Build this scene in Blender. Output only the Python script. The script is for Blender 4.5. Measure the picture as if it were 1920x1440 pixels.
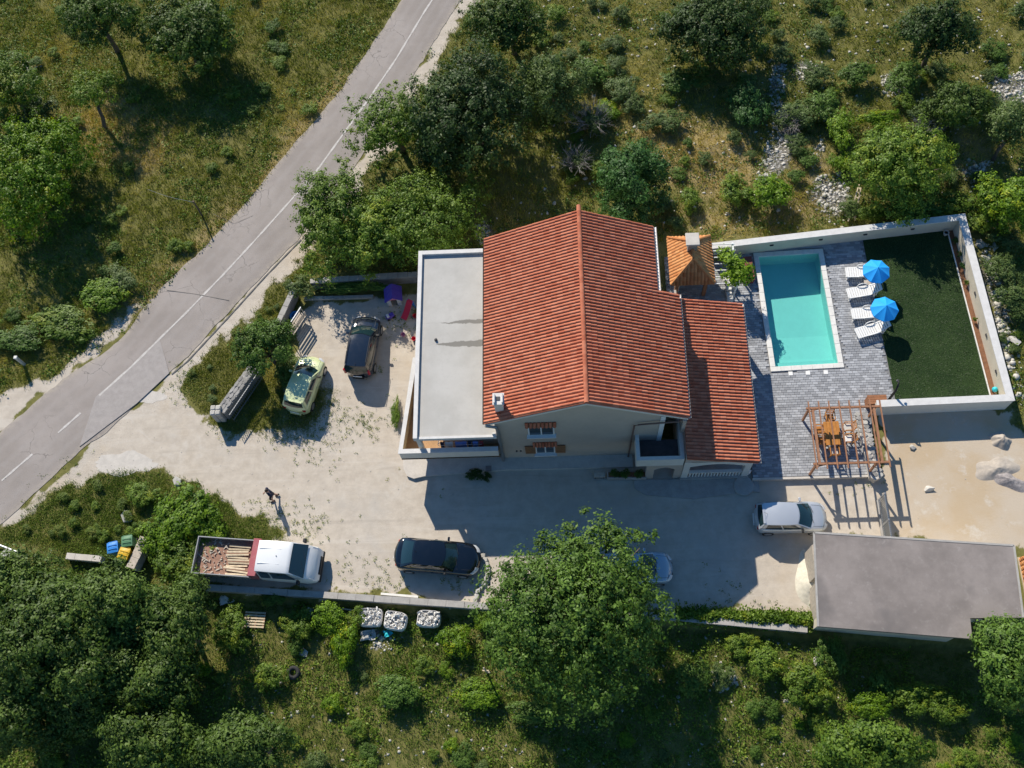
import bpy, bmesh, math, random
import numpy as np
from mathutils import Vector, Matrix

for o in list(bpy.data.objects): bpy.data.objects.remove(o, do_unlink=True)
SC = bpy.context.scene
COL = SC.collection
rad = math.radians

# ------------------------------------------------------------------ camera
# drone camera, 54 m up, tilted 23 degrees from straight down; world x runs along the house front
FPX, TH, RO, PS, CAMH = 1900.0, rad(23.2), rad(-8.9), rad(-7.65), 54.0
_r = np.array([1, 0, 0.]); _u = np.array([0, math.cos(TH), math.sin(TH)]); _b = np.array([0, -math.sin(TH), math.cos(TH)])
CM = np.array([math.cos(RO)*_r + math.sin(RO)*_u, -math.sin(RO)*_r + math.cos(RO)*_u, _b]) @ np.array(
    [[math.cos(PS), -math.sin(PS), 0], [math.sin(PS), math.cos(PS), 0], [0, 0, 1]])
_d0 = CM.T @ np.array([0, 0, -1.]); _o = -CAMH/_d0[2]*_d0
CAM = np.array([-_o[0], -_o[1], CAMH])
def g(x, y, z=0.0):
    """survey point: where the photo pixel (1920 wide) meets the level z"""
    d = CM.T @ np.array([(x-960)/FPX, -(y-720)/FPX, -1.]); t = (z-CAMH)/d[2]
    w = CAM + t*d
    return Vector((w[0], w[1], z))
cam = bpy.data.cameras.new('camera'); camo = bpy.data.objects.new('camera', cam); COL.objects.link(camo)
cam.sensor_fit = 'HORIZONTAL'; cam.sensor_width = 36; cam.lens = FPX/1920*36; cam.clip_start = 1; cam.clip_end = 3000
mw = Matrix.Identity(4)
for i in range(3):
    for j in range(3): mw[i][j] = CM[j][i]
    mw[i][3] = CAM[i]
camo.matrix_world = mw
SC.camera = camo

# ------------------------------------------------------------------ sky, sun, exposure
SUNV = Vector((.60, -1.24, -1.0))
w = bpy.data.worlds.new('World'); SC.world = w; w.use_nodes = True
nt = w.node_tree; nt.nodes.clear()
sky = nt.nodes.new('ShaderNodeTexSky'); sky.sky_type = 'NISHITA'; sky.sun_disc = False
sky.sun_elevation = math.atan2(1.0, math.hypot(.60, 1.24)); sky.sun_rotation = math.atan2(-.60, 1.24)
sky.air_density = 1.0; sky.dust_density = .1; sky.ozone_density = 1.6; sky.altitude = 100
bg = nt.nodes.new('ShaderNodeBackground'); bg.inputs[1].default_value = 0.10
wo = nt.nodes.new('ShaderNodeOutputWorld')
hs = nt.nodes.new('ShaderNodeHueSaturation'); hs.inputs['Saturation'].default_value = 1.28
nt.links.new(sky.outputs[0], hs.inputs['Color']); nt.links.new(hs.outputs[0], bg.inputs[0]); nt.links.new(bg.outputs[0], wo.inputs[0])
sun = bpy.data.lights.new('sun', 'SUN'); sun.energy = 5.0; sun.angle = rad(.53); sun.color = (1.0, .925, .80)
suno = bpy.data.objects.new('sun', sun); COL.objects.link(suno)
suno.rotation_euler = SUNV.to_track_quat('-Z', 'Y').to_euler(); suno.location = (-30, 60, 60)
SC.view_settings.view_transform = 'Standard'; SC.view_settings.look = 'None'
SC.view_settings.exposure = 0.35; SC.view_settings.gamma = 1.0; SC.view_settings.use_curve_mapping = False

# ------------------------------------------------------------------ materials
MATS = {}
def nd(nt, t, **kw):
    n = nt.nodes.new(t)
    for k, v in kw.items():
        if k in ('inputs',):
            for a, b in v.items(): n.inputs[a].default_value = b
        else: setattr(n, k, v)
    return n
def rgba(c): return (c[0], c[1], c[2], 1)
def mixc(nt, fac, a, b, mode='MIX'):
    m = nd(nt, 'ShaderNodeMix', data_type='RGBA', blend_type=mode)
    for sock, v in ((0, fac), (6, a), (7, b)):
        if isinstance(v, (int, float)): m.inputs[sock].default_value = v
        elif isinstance(v, (tuple, list)): m.inputs[sock].default_value = rgba(v)
        else: nt.links.new(v, m.inputs[sock])
    return m.outputs[2]
def mth(nt, op, a, b=0.0, c=0.0, clamp=False):
    m = nd(nt, 'ShaderNodeMath', operation=op, use_clamp=clamp)
    for i, v in enumerate((a, b, c)):
        if isinstance(v, (int, float)): m.inputs[i].default_value = v
        else: nt.links.new(v, m.inputs[i])
    return m.outputs[0]
def noise(nt, co, scale, detail=4, rough=.55, dist=0.0, dim='3D'):
    n = nd(nt, 'ShaderNodeTexNoise', inputs={'Scale': scale, 'Detail': detail, 'Roughness': rough, 'Distortion': dist})
    if co is not None: nt.links.new(co, n.inputs['Vector'])
    return n.outputs['Fac']
def ramp(nt, v, lo, hi):
    m = nd(nt, 'ShaderNodeMapRange', clamp=True, inputs={1: lo, 2: hi, 3: 0.0, 4: 1.0}); m.interpolation_type = 'SMOOTHSTEP'
    nt.links.new(v, m.inputs[0]); return m.outputs[0]
def newmat(name):
    m = bpy.data.materials.new(name); m.use_nodes = True; MATS[name] = m
    b = m.node_tree.nodes['Principled BSDF']
    return m, m.node_tree, b
def bumpn(nt, b, h, strength=.3, dist=.02):
    bn = nd(nt, 'ShaderNodeBump', inputs={'Strength': strength, 'Distance': dist})
    nt.links.new(h, bn.inputs['Height']); nt.links.new(bn.outputs[0], b.inputs['Normal'])
def wpos(nt): return nd(nt, 'ShaderNodeNewGeometry').outputs['Position']
def opos(nt): return nd(nt, 'ShaderNodeTexCoord').outputs['Object']
def pm(name, col, rough=.7, var=.18, scale=4.0, col2=None, bump=0.0, bscale=30.0, metal=0.0, coat=0.0, spec=.4, world=True, objvar=0.0):
    """principled with two octaves of colour wear and an optional fine relief"""
    m, nt, b = newmat(name)
    co = wpos(nt) if world else opos(nt)
    n1 = noise(nt, co, scale, 5, .6); n2 = noise(nt, co, scale*6.3, 3, .6)
    f = mth(nt, 'ADD', mth(nt, 'MULTIPLY', n1, .65), mth(nt, 'MULTIPLY', n2, .35))
    f = ramp(nt, f, .28, .72)
    c2 = col2 if col2 else tuple(min(1, x*(1+var)) for x in col)
    c1 = tuple(x*(1-var) for x in col) if not col2 else col
    out = mixc(nt, f, c1, c2)
    if objvar:
        r = nd(nt, 'ShaderNodeObjectInfo').outputs['Random']
        out = mixc(nt, 1.0, out, mixc(nt, r, (1-objvar,)*3, (1+objvar*.6,)*3), 'MULTIPLY')
    nt.links.new(out, b.inputs['Base Color'])
    b.inputs['Roughness'].default_value = rough; b.inputs['Metallic'].default_value = metal
    b.inputs['Specular IOR Level'].default_value = spec; b.inputs['Coat Weight'].default_value = coat
    b.inputs['Coat Roughness'].default_value = .05
    if bump: bumpn(nt, b, noise(nt, co, bscale, 4, .6), bump, .02)
    return m
def leafmat(name, dark, light, yellow=None, trans=.25, rough=.55):
    """leaf colour differs from leaf to leaf (attribute rnd) and clump to clump (attribute clump)"""
    m, nt, b = newmat(name)
    a = nd(nt, 'ShaderNodeAttribute', attribute_name='rnd').outputs['Fac']
    cl = nd(nt, 'ShaderNodeAttribute', attribute_name='clump').outputs['Fac']
    f = mth(nt, 'ADD', mth(nt, 'MULTIPLY', a, .5), mth(nt, 'MULTIPLY', cl, .5))
    c = mixc(nt, ramp(nt, f, .12, .88), dark, light)
    if yellow: c = mixc(nt, mth(nt, 'MULTIPLY', ramp(nt, cl, .72, .98), .75), c, yellow)
    oi = nd(nt, 'ShaderNodeObjectInfo').outputs['Random']
    c = mixc(nt, 1.0, c, mixc(nt, oi, (.86, .88, .84), (1.12, 1.1, 1.05)), 'MULTIPLY')
    nt.links.new(c, b.inputs['Base Color']); b.inputs['Roughness'].default_value = rough
    b.inputs['Specular IOR Level'].default_value = .3
    tr = nd(nt, 'ShaderNodeBsdfTranslucent'); nt.links.new(mixc(nt, 1.0, c, (1.25, 1.35, .6), 'MULTIPLY'), tr.inputs[0])
    mx = nd(nt, 'ShaderNodeMixShader', inputs={0: trans}); nt.links.new(b.outputs[0], mx.inputs[1]); nt.links.new(tr.outputs[0], mx.inputs[2])
    nt.links.new(mx.outputs[0], nt.nodes['Material Output'].inputs['Surface'])
    return m

# ------------------------------------------------------------------ mesh helpers
class MB:
    """collects shapes that become ONE mesh object"""
    def __init__(s): s.v = []; s.f = []
    def add(s, vs, fs):
        n = len(s.v); s.v += [tuple(p) for p in vs]; s.f += [tuple(i+n for i in f) for f in fs]; return s
    def box(s, x0, x1, y0, y1, z0, z1):
        return s.add([(x0,y0,z0),(x1,y0,z0),(x1,y1,z0),(x0,y1,z0),(x0,y0,z1),(x1,y0,z1),(x1,y1,z1),(x0,y1,z1)],
                     [(3,2,1,0),(4,5,6,7),(0,1,5,4),(1,2,6,5),(2,3,7,6),(3,0,4,7)])
    def bbox(s, x0, x1, y0, y1, z0, z1, b=.02):
        """box with chamfered top and vertical edges"""
        i = [(x0+b,y0,),(x1-b,y0),(x1,y0+b),(x1,y1-b),(x1-b,y1),(x0+b,y1),(x0,y1-b),(x0,y0+b)]
        j = [(x0+2*b,y0+b),(x1-2*b,y0+b),(x1-b,y0+2*b),(x1-b,y1-2*b),(x1-2*b,y1-b),(x0+2*b,y1-b),(x0+b,y1-2*b),(x0+b,y0+2*b)]
        vs = [(*p, z0) for p in i] + [(*p, z1-b) for p in i] + [(*p, z1) for p in j]
        fs = [tuple(range(7,-1,-1)), tuple(range(16,24))]
        for a in (0, 8):
            for k in range(8): fs.append((a+k, a+(k+1)%8, a+8+(k+1)%8, a+8+k))
        return s.add(vs, fs)
    def prism(s, poly, z0, z1):
        n = len(poly); z0f = z0 if callable(z0) else (lambda p: z0); z1f = z1 if callable(z1) else (lambda p: z1)
        vs = [(p[0], p[1], z0f(p)) for p in poly] + [(p[0], p[1], z1f(p)) for p in poly]
        fs = [tuple(range(n-1,-1,-1)), tuple(range(n, 2*n))] + [(k, (k+1)%n, n+(k+1)%n, n+k) for k in range(n)]
        return s.add(vs, fs)
    def bar(s, a, b, w, h, up=(0,0,1)):
        """square bar from a to b"""
        a = Vector(a); b = Vector(b); d = (b-a).normalized(); up = Vector(up)
        if abs(d.dot(up)) > .98: up = Vector((0, 1, 0))
        x = d.cross(up).normalized()*w/2; y = x.cross(d).normalized()*h/2
        vs = [a-x-y, a+x-y, a+x+y, a-x+y, b-x-y, b+x-y, b+x+y, b-x+y]
        return s.add(vs, [(0,1,2,3),(7,6,5,4),(0,4,5,1),(1,5,6,2),(2,6,7,3),(3,7,4,0)])
    def tube(s, pts, r, n=8, cap=True):
        pts = [Vector(p) for p in pts]; rs = r if isinstance(r, (list, tuple)) else [r]*len(pts)
        base = len(s.v); vs = []; fs = []
        for i, p in enumerate(pts):
            d = (pts[min(i+1, len(pts)-1)] - pts[max(i-1, 0)]).normalized()
            up = Vector((0,0,1)) if abs(d.z) < .95 else Vector((1,0,0))
            x = d.cross(up).normalized(); y = x.cross(d).normalized()
            for k in range(n):
                a = 2*math.pi*k/n; vs.append(p + (x*math.cos(a) + y*math.sin(a))*rs[i])
        for i in range(len(pts)-1):
            for k in range(n): fs.append((i*n+k, (i+1)*n+k, (i+1)*n+(k+1)%n, i*n+(k+1)%n))
        if cap: fs += [tuple(range(n)), tuple(range(len(vs)-1, len(vs)-n-1, -1))]
        return s.add(vs, fs)
    def lathe(s, prof, c=(0,0,0), n=16):
        vs = []; fs = []
        for (r, z) in prof:
            for k in range(n):
                a = 2*math.pi*k/n; vs.append((c[0]+r*math.cos(a), c[1]+r*math.sin(a), c[2]+z))
        for i in range(len(prof)-1):
            for k in range(n): fs.append((i*n+k, i*n+(k+1)%n, (i+1)*n+(k+1)%n, (i+1)*n+k))
        fs += [tuple(range(n-1,-1,-1)), tuple(range(len(vs)-n, len(vs)))]
        return s.add(vs, fs)
    def grid(s, P):
        """P: rows of points"""
        R = len(P); C_ = len(P[0]); vs = [p for row in P for p in row]
        fs = [(i*C_+j, i*C_+j+1, (i+1)*C_+j+1, (i+1)*C_+j) for i in range(R-1) for j in range(C_-1)]
        return s.add(vs, fs)
    def mesh(s, name, smooth=False, angle=None):
        me = bpy.data.meshes.new(name); me.from_pydata([tuple(v) for v in s.v], [], s.f); me.update()
        if smooth or angle:
            me.polygons.foreach_set('use_smooth', [True]*len(me.polygons))
            if angle: me.set_sharp_from_angle(angle=rad(angle))
        return me
    def build(s, name, mat, parent=None, smooth=False, angle=None):
        me = s.mesh(name, smooth, angle); return mo(name, me, mat, parent)
def mo(name, me, mat, parent=None, loc=None, rz=0):
    if mat is not None and not me.materials: me.materials.append(MATS[mat] if isinstance(mat, str) else mat)
    o = bpy.data.objects.new(name, me); COL.objects.link(o)
    if loc is not None: o.location = loc
    if rz: o.rotation_euler = (0, 0, rz)
    if parent is not None:
        o.parent = parent
        if parent.get('_w') is not None: o.matrix_parent_inverse = LOCM[parent.name].inverted()
    return o
LOCM = {}
def tag(o, label=None, cat=None, group=None, kind=None):
    if label: o['label'] = label
    if cat: o['category'] = cat
    if group: o['group'] = group
    if kind: o['kind'] = kind
    return o
def thing(name, label, cat, loc=(0,0,0), rz=0.0, group=None, world=False):
    """an Empty at the base of a thing; world=True: its parts are given in world coordinates"""
    o = bpy.data.objects.new(name, None); COL.objects.link(o); o.empty_display_size = .3
    o.location = loc; o.rotation_euler = (0, 0, rz); tag(o, label, cat, group)
    if world:
        o['_w'] = 1; LOCM[o.name] = Matrix.Translation(Vector(loc)) @ Matrix.Rotation(rz, 4, 'Z')
    return o
def struct(name, me, mat, label=None):
    o = mo(name, me, mat); o['kind'] = 'structure'
    if label: o['label'] = label
    return o
def dup(root, loc, rz, label=None, group=None, scale=None):
    r = root.copy(); COL.objects.link(r); r.location = loc; r.rotation_euler = (0, 0, rz)
    if label: r['label'] = label
    if group: r['group'] = group
    if scale: r.scale = scale
    for ch in list(root.children):
        c = ch.copy(); COL.objects.link(c); c.parent = r
        for q in list(ch.children):
            d = q.copy(); COL.objects.link(d); d.parent = c
    return r
def sub(parent, name, mb, mat, smooth=False, angle=None):
    """a sub-part: child of a part that shares its part's coordinate space"""
    me = mb.mesh(name, smooth, angle); me.materials.append(MATS[mat])
    o = bpy.data.objects.new(name, me); COL.objects.link(o); o.parent = parent
    return o
def np_mesh(name, V, F, attrs=None, smooth=False):
    """V (n,3), F (m,k) numpy -> mesh, with float point attributes"""
    me = bpy.data.meshes.new(name); V = np.ascontiguousarray(V, dtype=np.float32); F = np.ascontiguousarray(F, dtype=np.int32)
    m, k = F.shape
    me.vertices.add(len(V)); me.vertices.foreach_set('co', V.ravel())
    me.loops.add(m*k); me.loops.foreach_set('vertex_index', F.ravel())
    me.polygons.add(m); me.polygons.foreach_set('loop_start', np.arange(0, m*k, k, dtype=np.int32))
    if smooth: me.polygons.foreach_set('use_smooth', np.ones(m, dtype=bool))
    for n_, a in (attrs or {}).items():
        at = me.attributes.new(n_, 'FLOAT', 'POINT'); at.data.foreach_set('value', np.ascontiguousarray(a, dtype=np.float32))
    me.update(calc_edges=True); return me
def inpoly(x, y, poly):
    """vectorised point in polygon"""
    x = np.asarray(x); y = np.asarray(y); r = np.zeros(x.shape, bool); n = len(poly)
    for i in range(n):
        x0, y0 = poly[i]; x1, y1 = poly[(i+1) % n]
        if y0 == y1: continue
        c = ((y0 > y) != (y1 > y)) & (x < (x1-x0)*(y-y0)/(y1-y0)+x0); r ^= c
    return r
def gp(pts, z=0.0): return [tuple(g(a, b, z)[:2]) for a, b in pts]
_rn = np.random.RandomState(5)
_lat = _rn.rand(64, 64)
def vnoise(x, y, s):
    """smooth value noise, numpy"""
    x = np.asarray(x)/s+100; y = np.asarray(y)/s+100
    xi = np.floor(x).astype(int); yi = np.floor(y).astype(int); fx = x-xi; fy = y-yi
    fx = fx*fx*(3-2*fx); fy = fy*fy*(3-2*fy); L = lambda a, b: _lat[a % 64, b % 64]
    return (L(xi,yi)*(1-fx)+L(xi+1,yi)*fx)*(1-fy) + (L(xi,yi+1)*(1-fx)+L(xi+1,yi+1)*fx)*fy
def fbm(x, y, s): return .55*vnoise(x,y,s)+.3*vnoise(x,y,s*.43)+.15*vnoise(x,y,s*.19)
# ------------------------------------------------------------------ surface materials
def ground_mat():
    m, nt, b = newmat('ground'); P = wpos(nt)
    at = lambda n: nd(nt, 'ShaderNodeAttribute', attribute_name=n).outputs['Fac']
    dirt, rock, dry, sand = at('dirt'), at('rock'), at('dry'), at('sand')
    n0 = noise(nt, P, .35, 4, .6); n1 = noise(nt, P, 1.6, 5, .65); n2 = noise(nt, P, 9, 5, .7); n3 = noise(nt, P, 45, 3, .7)
    grass = mixc(nt, ramp(nt, n1, .3, .7), (.100, .105, .030), (.20, .185, .062))
    grass = mixc(nt, mth(nt, 'MULTIPLY', ramp(nt, mth(nt, 'ADD', n2, mth(nt, 'MULTIPLY', dry, .5)), .55, .95), .8), grass, (.34, .26, .13))
    soil = mixc(nt, ramp(nt, n2, .35, .65), (.17, .115, .07), (.30, .22, .15))
    grass = mixc(nt, mth(nt, 'MULTIPLY', ramp(nt, n3, .55, .8), .5), grass, soil)
    pale = mixc(nt, ramp(nt, n1, .25, .75), (.445, .388, .322), (.555, .492, .415))
    pale = mixc(nt, mth(nt, 'MULTIPLY', ramp(nt, n2, .5, .85), .35), pale, (.42, .375, .32))
    pale = mixc(nt, mth(nt, 'MULTIPLY', ramp(nt, n0, .5, .72), .6), pale, (.46, .425, .38))
    pale = mixc(nt, mth(nt, 'MULTIPLY', ramp(nt, noise(nt, P, .5, 6, .7, 1.5), .56, .72), .5), pale, (.57, .53, .475))
    pale = mixc(nt, mth(nt, 'MULTIPLY', ramp(nt, noise(nt, P, .18, 4, .6), .52, .68), .45), pale, (.50, .40, .28))
    pale = mixc(nt, mth(nt, 'MULTIPLY', ramp(nt, n3, .60, .78), .22), pale, (.30, .27, .23))
    sandc = mixc(nt, ramp(nt, n0, .35, .65), (.48, .375, .255), (.51, .43, .335))
    sandc = mixc(nt, ramp(nt, noise(nt, P, .8, 6, .7), .55, .72), sandc, (.56, .51, .44))
    mp = nd(nt, 'ShaderNodeMapping'); mp.inputs['Rotation'].default_value = (0, 0, .12); mp.inputs['Scale'].default_value = (.12, 1.5, 1); nt.links.new(P, mp.inputs[0])
    tk = noise(nt, mp.outputs[0], 1.0, 5, .6, .6)      # worn wheel tracks along the drive
    pale = mixc(nt, mth(nt, 'MULTIPLY', ramp(nt, tk, .54, .66), .4), pale, (.585, .535, .47)); pale = mixc(nt, mth(nt, 'MULTIPLY', ramp(nt, tk, .44, .34), .35), pale, (.38, .335, .285))
    pale = mixc(nt, sand, pale, sandc)
    vo = nd(nt, 'ShaderNodeTexVoronoi', inputs={'Scale': 5.0}); nt.links.new(P, vo.inputs['Vector'])
    rockc = mixc(nt, ramp(nt, vo.outputs['Distance'], .05, .5), (.50, .49, .47), (.16, .15, .13))
    k = ramp(nt, mth(nt, 'ADD', dirt, mth(nt, 'MULTIPLY', mth(nt, 'SUBTRACT', n2, .5), .7)), .36, .64)
    c = mixc(nt, k, grass, pale)
    kr = ramp(nt, mth(nt, 'ADD', rock, mth(nt, 'MULTIPLY', mth(nt, 'SUBTRACT', n2, .5), .9)), .4, .7)
    c = mixc(nt, kr, c, rockc)
    nt.links.new(c, b.inputs['Base Color']); b.inputs['Roughness'].default_value = .95; b.inputs['Specular IOR Level'].default_value = .1
    bumpn(nt, b, mth(nt, 'ADD', mth(nt, 'MULTIPLY', n2, .7), mth(nt, 'MULTIPLY', n3, .5)), .35, .06)
ground_mat()
def asphalt_mat():
    m, nt, b = newmat('asphalt'); P = wpos(nt)
    ac = nd(nt, 'ShaderNodeAttribute', attribute_name='across').outputs['Fac']
    n0 = noise(nt, P, .25, 4, .6); n1 = noise(nt, P, 2.2, 5, .65); n3 = noise(nt, P, 60, 2, .6)
    c = mixc(nt, ramp(nt, n0, .35, .65), (.285, .250, .226), (.350, .310, .285))
    c = mixc(nt, mth(nt, 'MULTIPLY', ramp(nt, n1, .45, .75), .45), c, (.25, .225, .21))
    for tc in (.2, .4, .62, .82):        # wheel tracks polished along the lanes
        k = ramp(nt, mth(nt, 'ABSOLUTE', mth(nt, 'SUBTRACT', ac, tc)), .07, .0)
        c = mixc(nt, mth(nt, 'MULTIPLY', mth(nt, 'MULTIPLY', k, ramp(nt, n1, .3, .6)), .35), c, (.37, .335, .315))
    k = ramp(nt, mth(nt, 'ABSOLUTE', mth(nt, 'SUBTRACT', ac, .5)), .40, .50)
    c = mixc(nt, mth(nt, 'MULTIPLY', mth(nt, 'MULTIPLY', k, ramp(nt, noise(nt, P, 5, 4, .7), .35, .6)), .7), c, (.42, .365, .30))
    vo = nd(nt, 'ShaderNodeTexVoronoi', feature='DISTANCE_TO_EDGE', inputs={'Scale': .55})
    wp = nd(nt, 'ShaderNodeVectorMath', operation='ADD'); nt.links.new(P, wp.inputs[0]); nz = nd(nt, 'ShaderNodeTexNoise', inputs={'Scale': 1.4, 'Detail': 5.0}); nt.links.new(P, nz.inputs['Vector'])
    sc = nd(nt, 'ShaderNodeVectorMath', operation='SCALE', inputs={'Scale': .9}); nt.links.new(nz.outputs['Color'], sc.inputs[0]); nt.links.new(sc.outputs[0], wp.inputs[1]); nt.links.new(wp.outputs[0], vo.inputs['Vector'])
    ck = mth(nt, 'MULTIPLY', ramp(nt, vo.outputs['Distance'], .014, .002), ramp(nt, n0, .48, .62))
    c = mixc(nt, mth(nt, 'MULTIPLY', ck, .7), c, (.13, .12, .11))
    c = mixc(nt, mth(nt, 'MULTIPLY', ramp(nt, n3, .45, .7), .35), c, (.20, .185, .175))
    nt.links.new(c, b.inputs['Base Color']); b.inputs['Roughness'].default_value = .9; b.inputs['Specular IOR Level'].default_value = .2
    bumpn(nt, b, n3, .25, .01)
asphalt_mat()
def tile_mat(name, a_, b_, c_):
    """fired clay: each tile its own tone (object random, or attribute rnd in the joined rest)"""
    m, nt, b = newmat(name); P = wpos(nt)
    at = nd(nt, 'ShaderNodeAttribute', attribute_name='rnd').outputs['Fac']
    r = mth(nt, 'FRACT', mth(nt, 'ADD', at, nd(nt, 'ShaderNodeObjectInfo').outputs['Random']))
    c = mixc(nt, r, a_, b_)
    c = mixc(nt, mth(nt, 'MULTIPLY', ramp(nt, noise(nt, P, .7, 5, .7, 1.0), .54, .72), .40), c, tuple(x*.62+.02 for x in a_))
    c = mixc(nt, mth(nt, 'MULTIPLY', ramp(nt, noise(nt, P, 3.5, 5, .65), .45, .8), .6), c, c_)
    c = mixc(nt, mth(nt, 'MULTIPLY', ramp(nt, noise(nt, P, 22, 4, .7), .55, .8), .35), c, tuple(x*.6 for x in a_))
    nt.links.new(c, b.inputs['Base Color']); b.inputs['Roughness'].default_value = .85; b.inputs['Specular IOR Level'].default_value = .2
    bumpn(nt, b, noise(nt, P, 60, 3, .6), .15, .01)
tile_mat('clay_tile', (.385, .106, .056), (.53, .188, .108), (.57, .255, .165))
tile_mat('orange_tile', (.46, .175, .06), (.62, .30, .12), (.60, .34, .17))
def paver_mat():
    m, nt, b = newmat('paver'); P = wpos(nt)
    at = nd(nt, 'ShaderNodeAttribute', attribute_name='rnd').outputs['Fac']
    r = mth(nt, 'FRACT', mth(nt, 'ADD', at, nd(nt, 'ShaderNodeObjectInfo').outputs['Random']))
    c = mixc(nt, mth(nt, 'POWER', r, 1.4), (.24, .246, .260), (.45, .46, .48))
    c = mixc(nt, mth(nt, 'MULTIPLY', ramp(nt, noise(nt, P, 6, 5, .65), .4, .7), .45), c, (.30, .31, .33))
    nt.links.new(c, b.inputs['Base Color']); b.inputs['Roughness'].default_value = .8
    bumpn(nt, b, noise(nt, P, 40, 3, .6), .2, .01)
paver_mat()
def water_mat():
    m, nt, b = newmat('pool_water'); P = wpos(nt)
    b.inputs['Base Color'].default_value = (.62, .95, .93, 1); b.inputs['Roughness'].default_value = .02
    b.inputs['IOR'].default_value = 1.33; b.inputs['Transmission Weight'].default_value = 1.0
    wv = mth(nt, 'ADD', noise(nt, P, 1.5, 3, .5), mth(nt, 'MULTIPLY', noise(nt, P, 5, 2, .5), .4))
    bumpn(nt, b, wv, .5, .08)
    # clear tinted water with a faint sky reflection
    tr = nd(nt, 'ShaderNodeBsdfTransparent', inputs={0: (.66, .93, .91, 1)})
    gl = nd(nt, 'ShaderNodeBsdfGlossy', inputs={0: (1, 1, 1, 1), 1: .03})
    nt.links.new(b.inputs['Normal'].links[0].from_socket, gl.inputs['Normal'])
    mx = nd(nt, 'ShaderNodeMixShader', inputs={0: .06}); nt.links.new(tr.outputs[0], mx.inputs[1]); nt.links.new(gl.outputs[0], mx.inputs[2])
    nt.links.new(mx.outputs[0], nt.nodes['Material Output'].inputs['Surface'])
water_mat()
def turf_mat():
    m, nt, b = newmat('turf'); P = wpos(nt)
    n1 = noise(nt, P, .7, 4, .6); n2 = noise(nt, P, 40, 3, .7)
    c = mixc(nt, ramp(nt, n1, .3, .7), (.020, .040, .014), (.034, .060, .020))
    c = mixc(nt, mth(nt, 'MULTIPLY', ramp(nt, n2, .5, .8), .5), c, (.045, .065, .026))
    nt.links.new(c, b.inputs['Base Color']); b.inputs['Roughness'].default_value = .95; b.inputs['Specular IOR Level'].default_value = .1
    bumpn(nt, b, n2, .6, .03)
turf_mat()
def screed_mat():
    """the flat terrace roof: pale screed with dark wet run-off stains of their own shape"""
    m, nt, b = newmat('screed'); P = wpos(nt)
    n1 = noise(nt, P, .6, 5, .6); n2 = noise(nt, P, 7, 4, .7)
    c = mixc(nt, ramp(nt, n1, .3, .7), (.42, .405, .375), (.49, .475, .445))
    c = mixc(nt, mth(nt, 'MULTIPLY', ramp(nt, n2, .5, .8), 0.3), c, (.34, .33, .31))
    c = mixc(nt, mth(nt, 'MULTIPLY', ramp(nt, noise(nt, P, 1.3, 5, .7), .55, .75), .35), c, (.36, .35, .33))
    sx = nd(nt, 'ShaderNodeSeparateXYZ'); nt.links.new(P, sx.inputs[0])
    wob = mth(nt, 'MULTIPLY', mth(nt, 'SUBTRACT', noise(nt, P, 1.3, 5, .6), .5), .5)
    y = mth(nt, 'ADD', sx.outputs['Y'], wob)
    for (yc, x0, x1, hw) in ((2.0, -3.7, -.6, .17), (.66, -3.9, -.6, .27)):
        t = mth(nt, 'DIVIDE', mth(nt, 'SUBTRACT', sx.outputs['X'], x0), x1-x0, clamp=True)
        wd = mth(nt, 'MULTIPLY', mth(nt, 'POWER', t, .6), hw)
        d = mth(nt, 'SUBTRACT', wd, mth(nt, 'ABSOLUTE', mth(nt, 'SUBTRACT', y, yc)))
        c = mixc(nt, mth(nt, 'MULTIPLY', ramp(nt, d, -.02, .03), .85), c, (.17, .16, .14))
    nt.links.new(c, b.inputs['Base Color']); b.inputs['Roughness'].default_value = .9
    bumpn(nt, b, n2, .1, .02)
screed_mat()
def garage_mat():
    m, nt, b = newmat('old_screed'); P = wpos(nt)
    n1 = noise(nt, P, .45, 5, .65); n2 = noise(nt, P, 3, 5, .7); n3 = noise(nt, P, 25, 3, .7)
    c = mixc(nt, ramp(nt, n1, .3, .7), (.190, .165, .152), (.275, .240, .222))
    c = mixc(nt, mth(nt, 'MULTIPLY', ramp(nt, n2, .5, .8), .4), c, (.36, .33, .31))
    c = mixc(nt, mth(nt, 'MULTIPLY', ramp(nt, n3, .5, .75), .35), c, (.19, .17, .165))
    c = mixc(nt, mth(nt, 'MULTIPLY', ramp(nt, noise(nt, P, .3, 4, .6), .52, .68), .6), c, (.13, .118, .115))
    c = mixc(nt, mth(nt, 'MULTIPLY', ramp(nt, noise(nt, P, 1.1, 6, .75), .60, .72), .35), c, (.40, .37, .35))
    nt.links.new(c, b.inputs['Base Color']); b.inputs['Roughness'].default_value = .92; bumpn(nt, b, n3, .2, .01)
garage_mat()
pm('plaster', (.46, .395, .335), .9, .06, 1.2, bump=.1, bscale=60)
pm('plaster_white', (.66, .635, .58), .85, .06, 2.0, bump=.08, bscale=50)
pm('white_stone', (.70, .68, .64), .8, .10, 5.0)
pm('wall_cap', (.62, .605, .585), .8, .10, 3.0, bump=.05)
pm('cream_wall', (.60, .54, .43), .88, .08, 1.6, bump=.08, bscale=40)
pm('terrace_floor', (.44, .26, .13), .7, .15, 3.0)
pm('terrace_wall', (.66, .54, .34), .85, .06, 2.0)
pm('concrete', (.37, .35, .325), .9, .16, 2.2, bump=.15, bscale=25)
pm('pale_concrete', (.53, .49, .44), .9, .12, 2.6, bump=.15, bscale=25)
pm('grey_block', (.33, .32, .31), .9, .22, 4.0, bump=.3, bscale=18, objvar=.25)
pm('stone', (.30, .29, .275), .9, .3, 6.0, bump=.4, bscale=14, objvar=.3)
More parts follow.
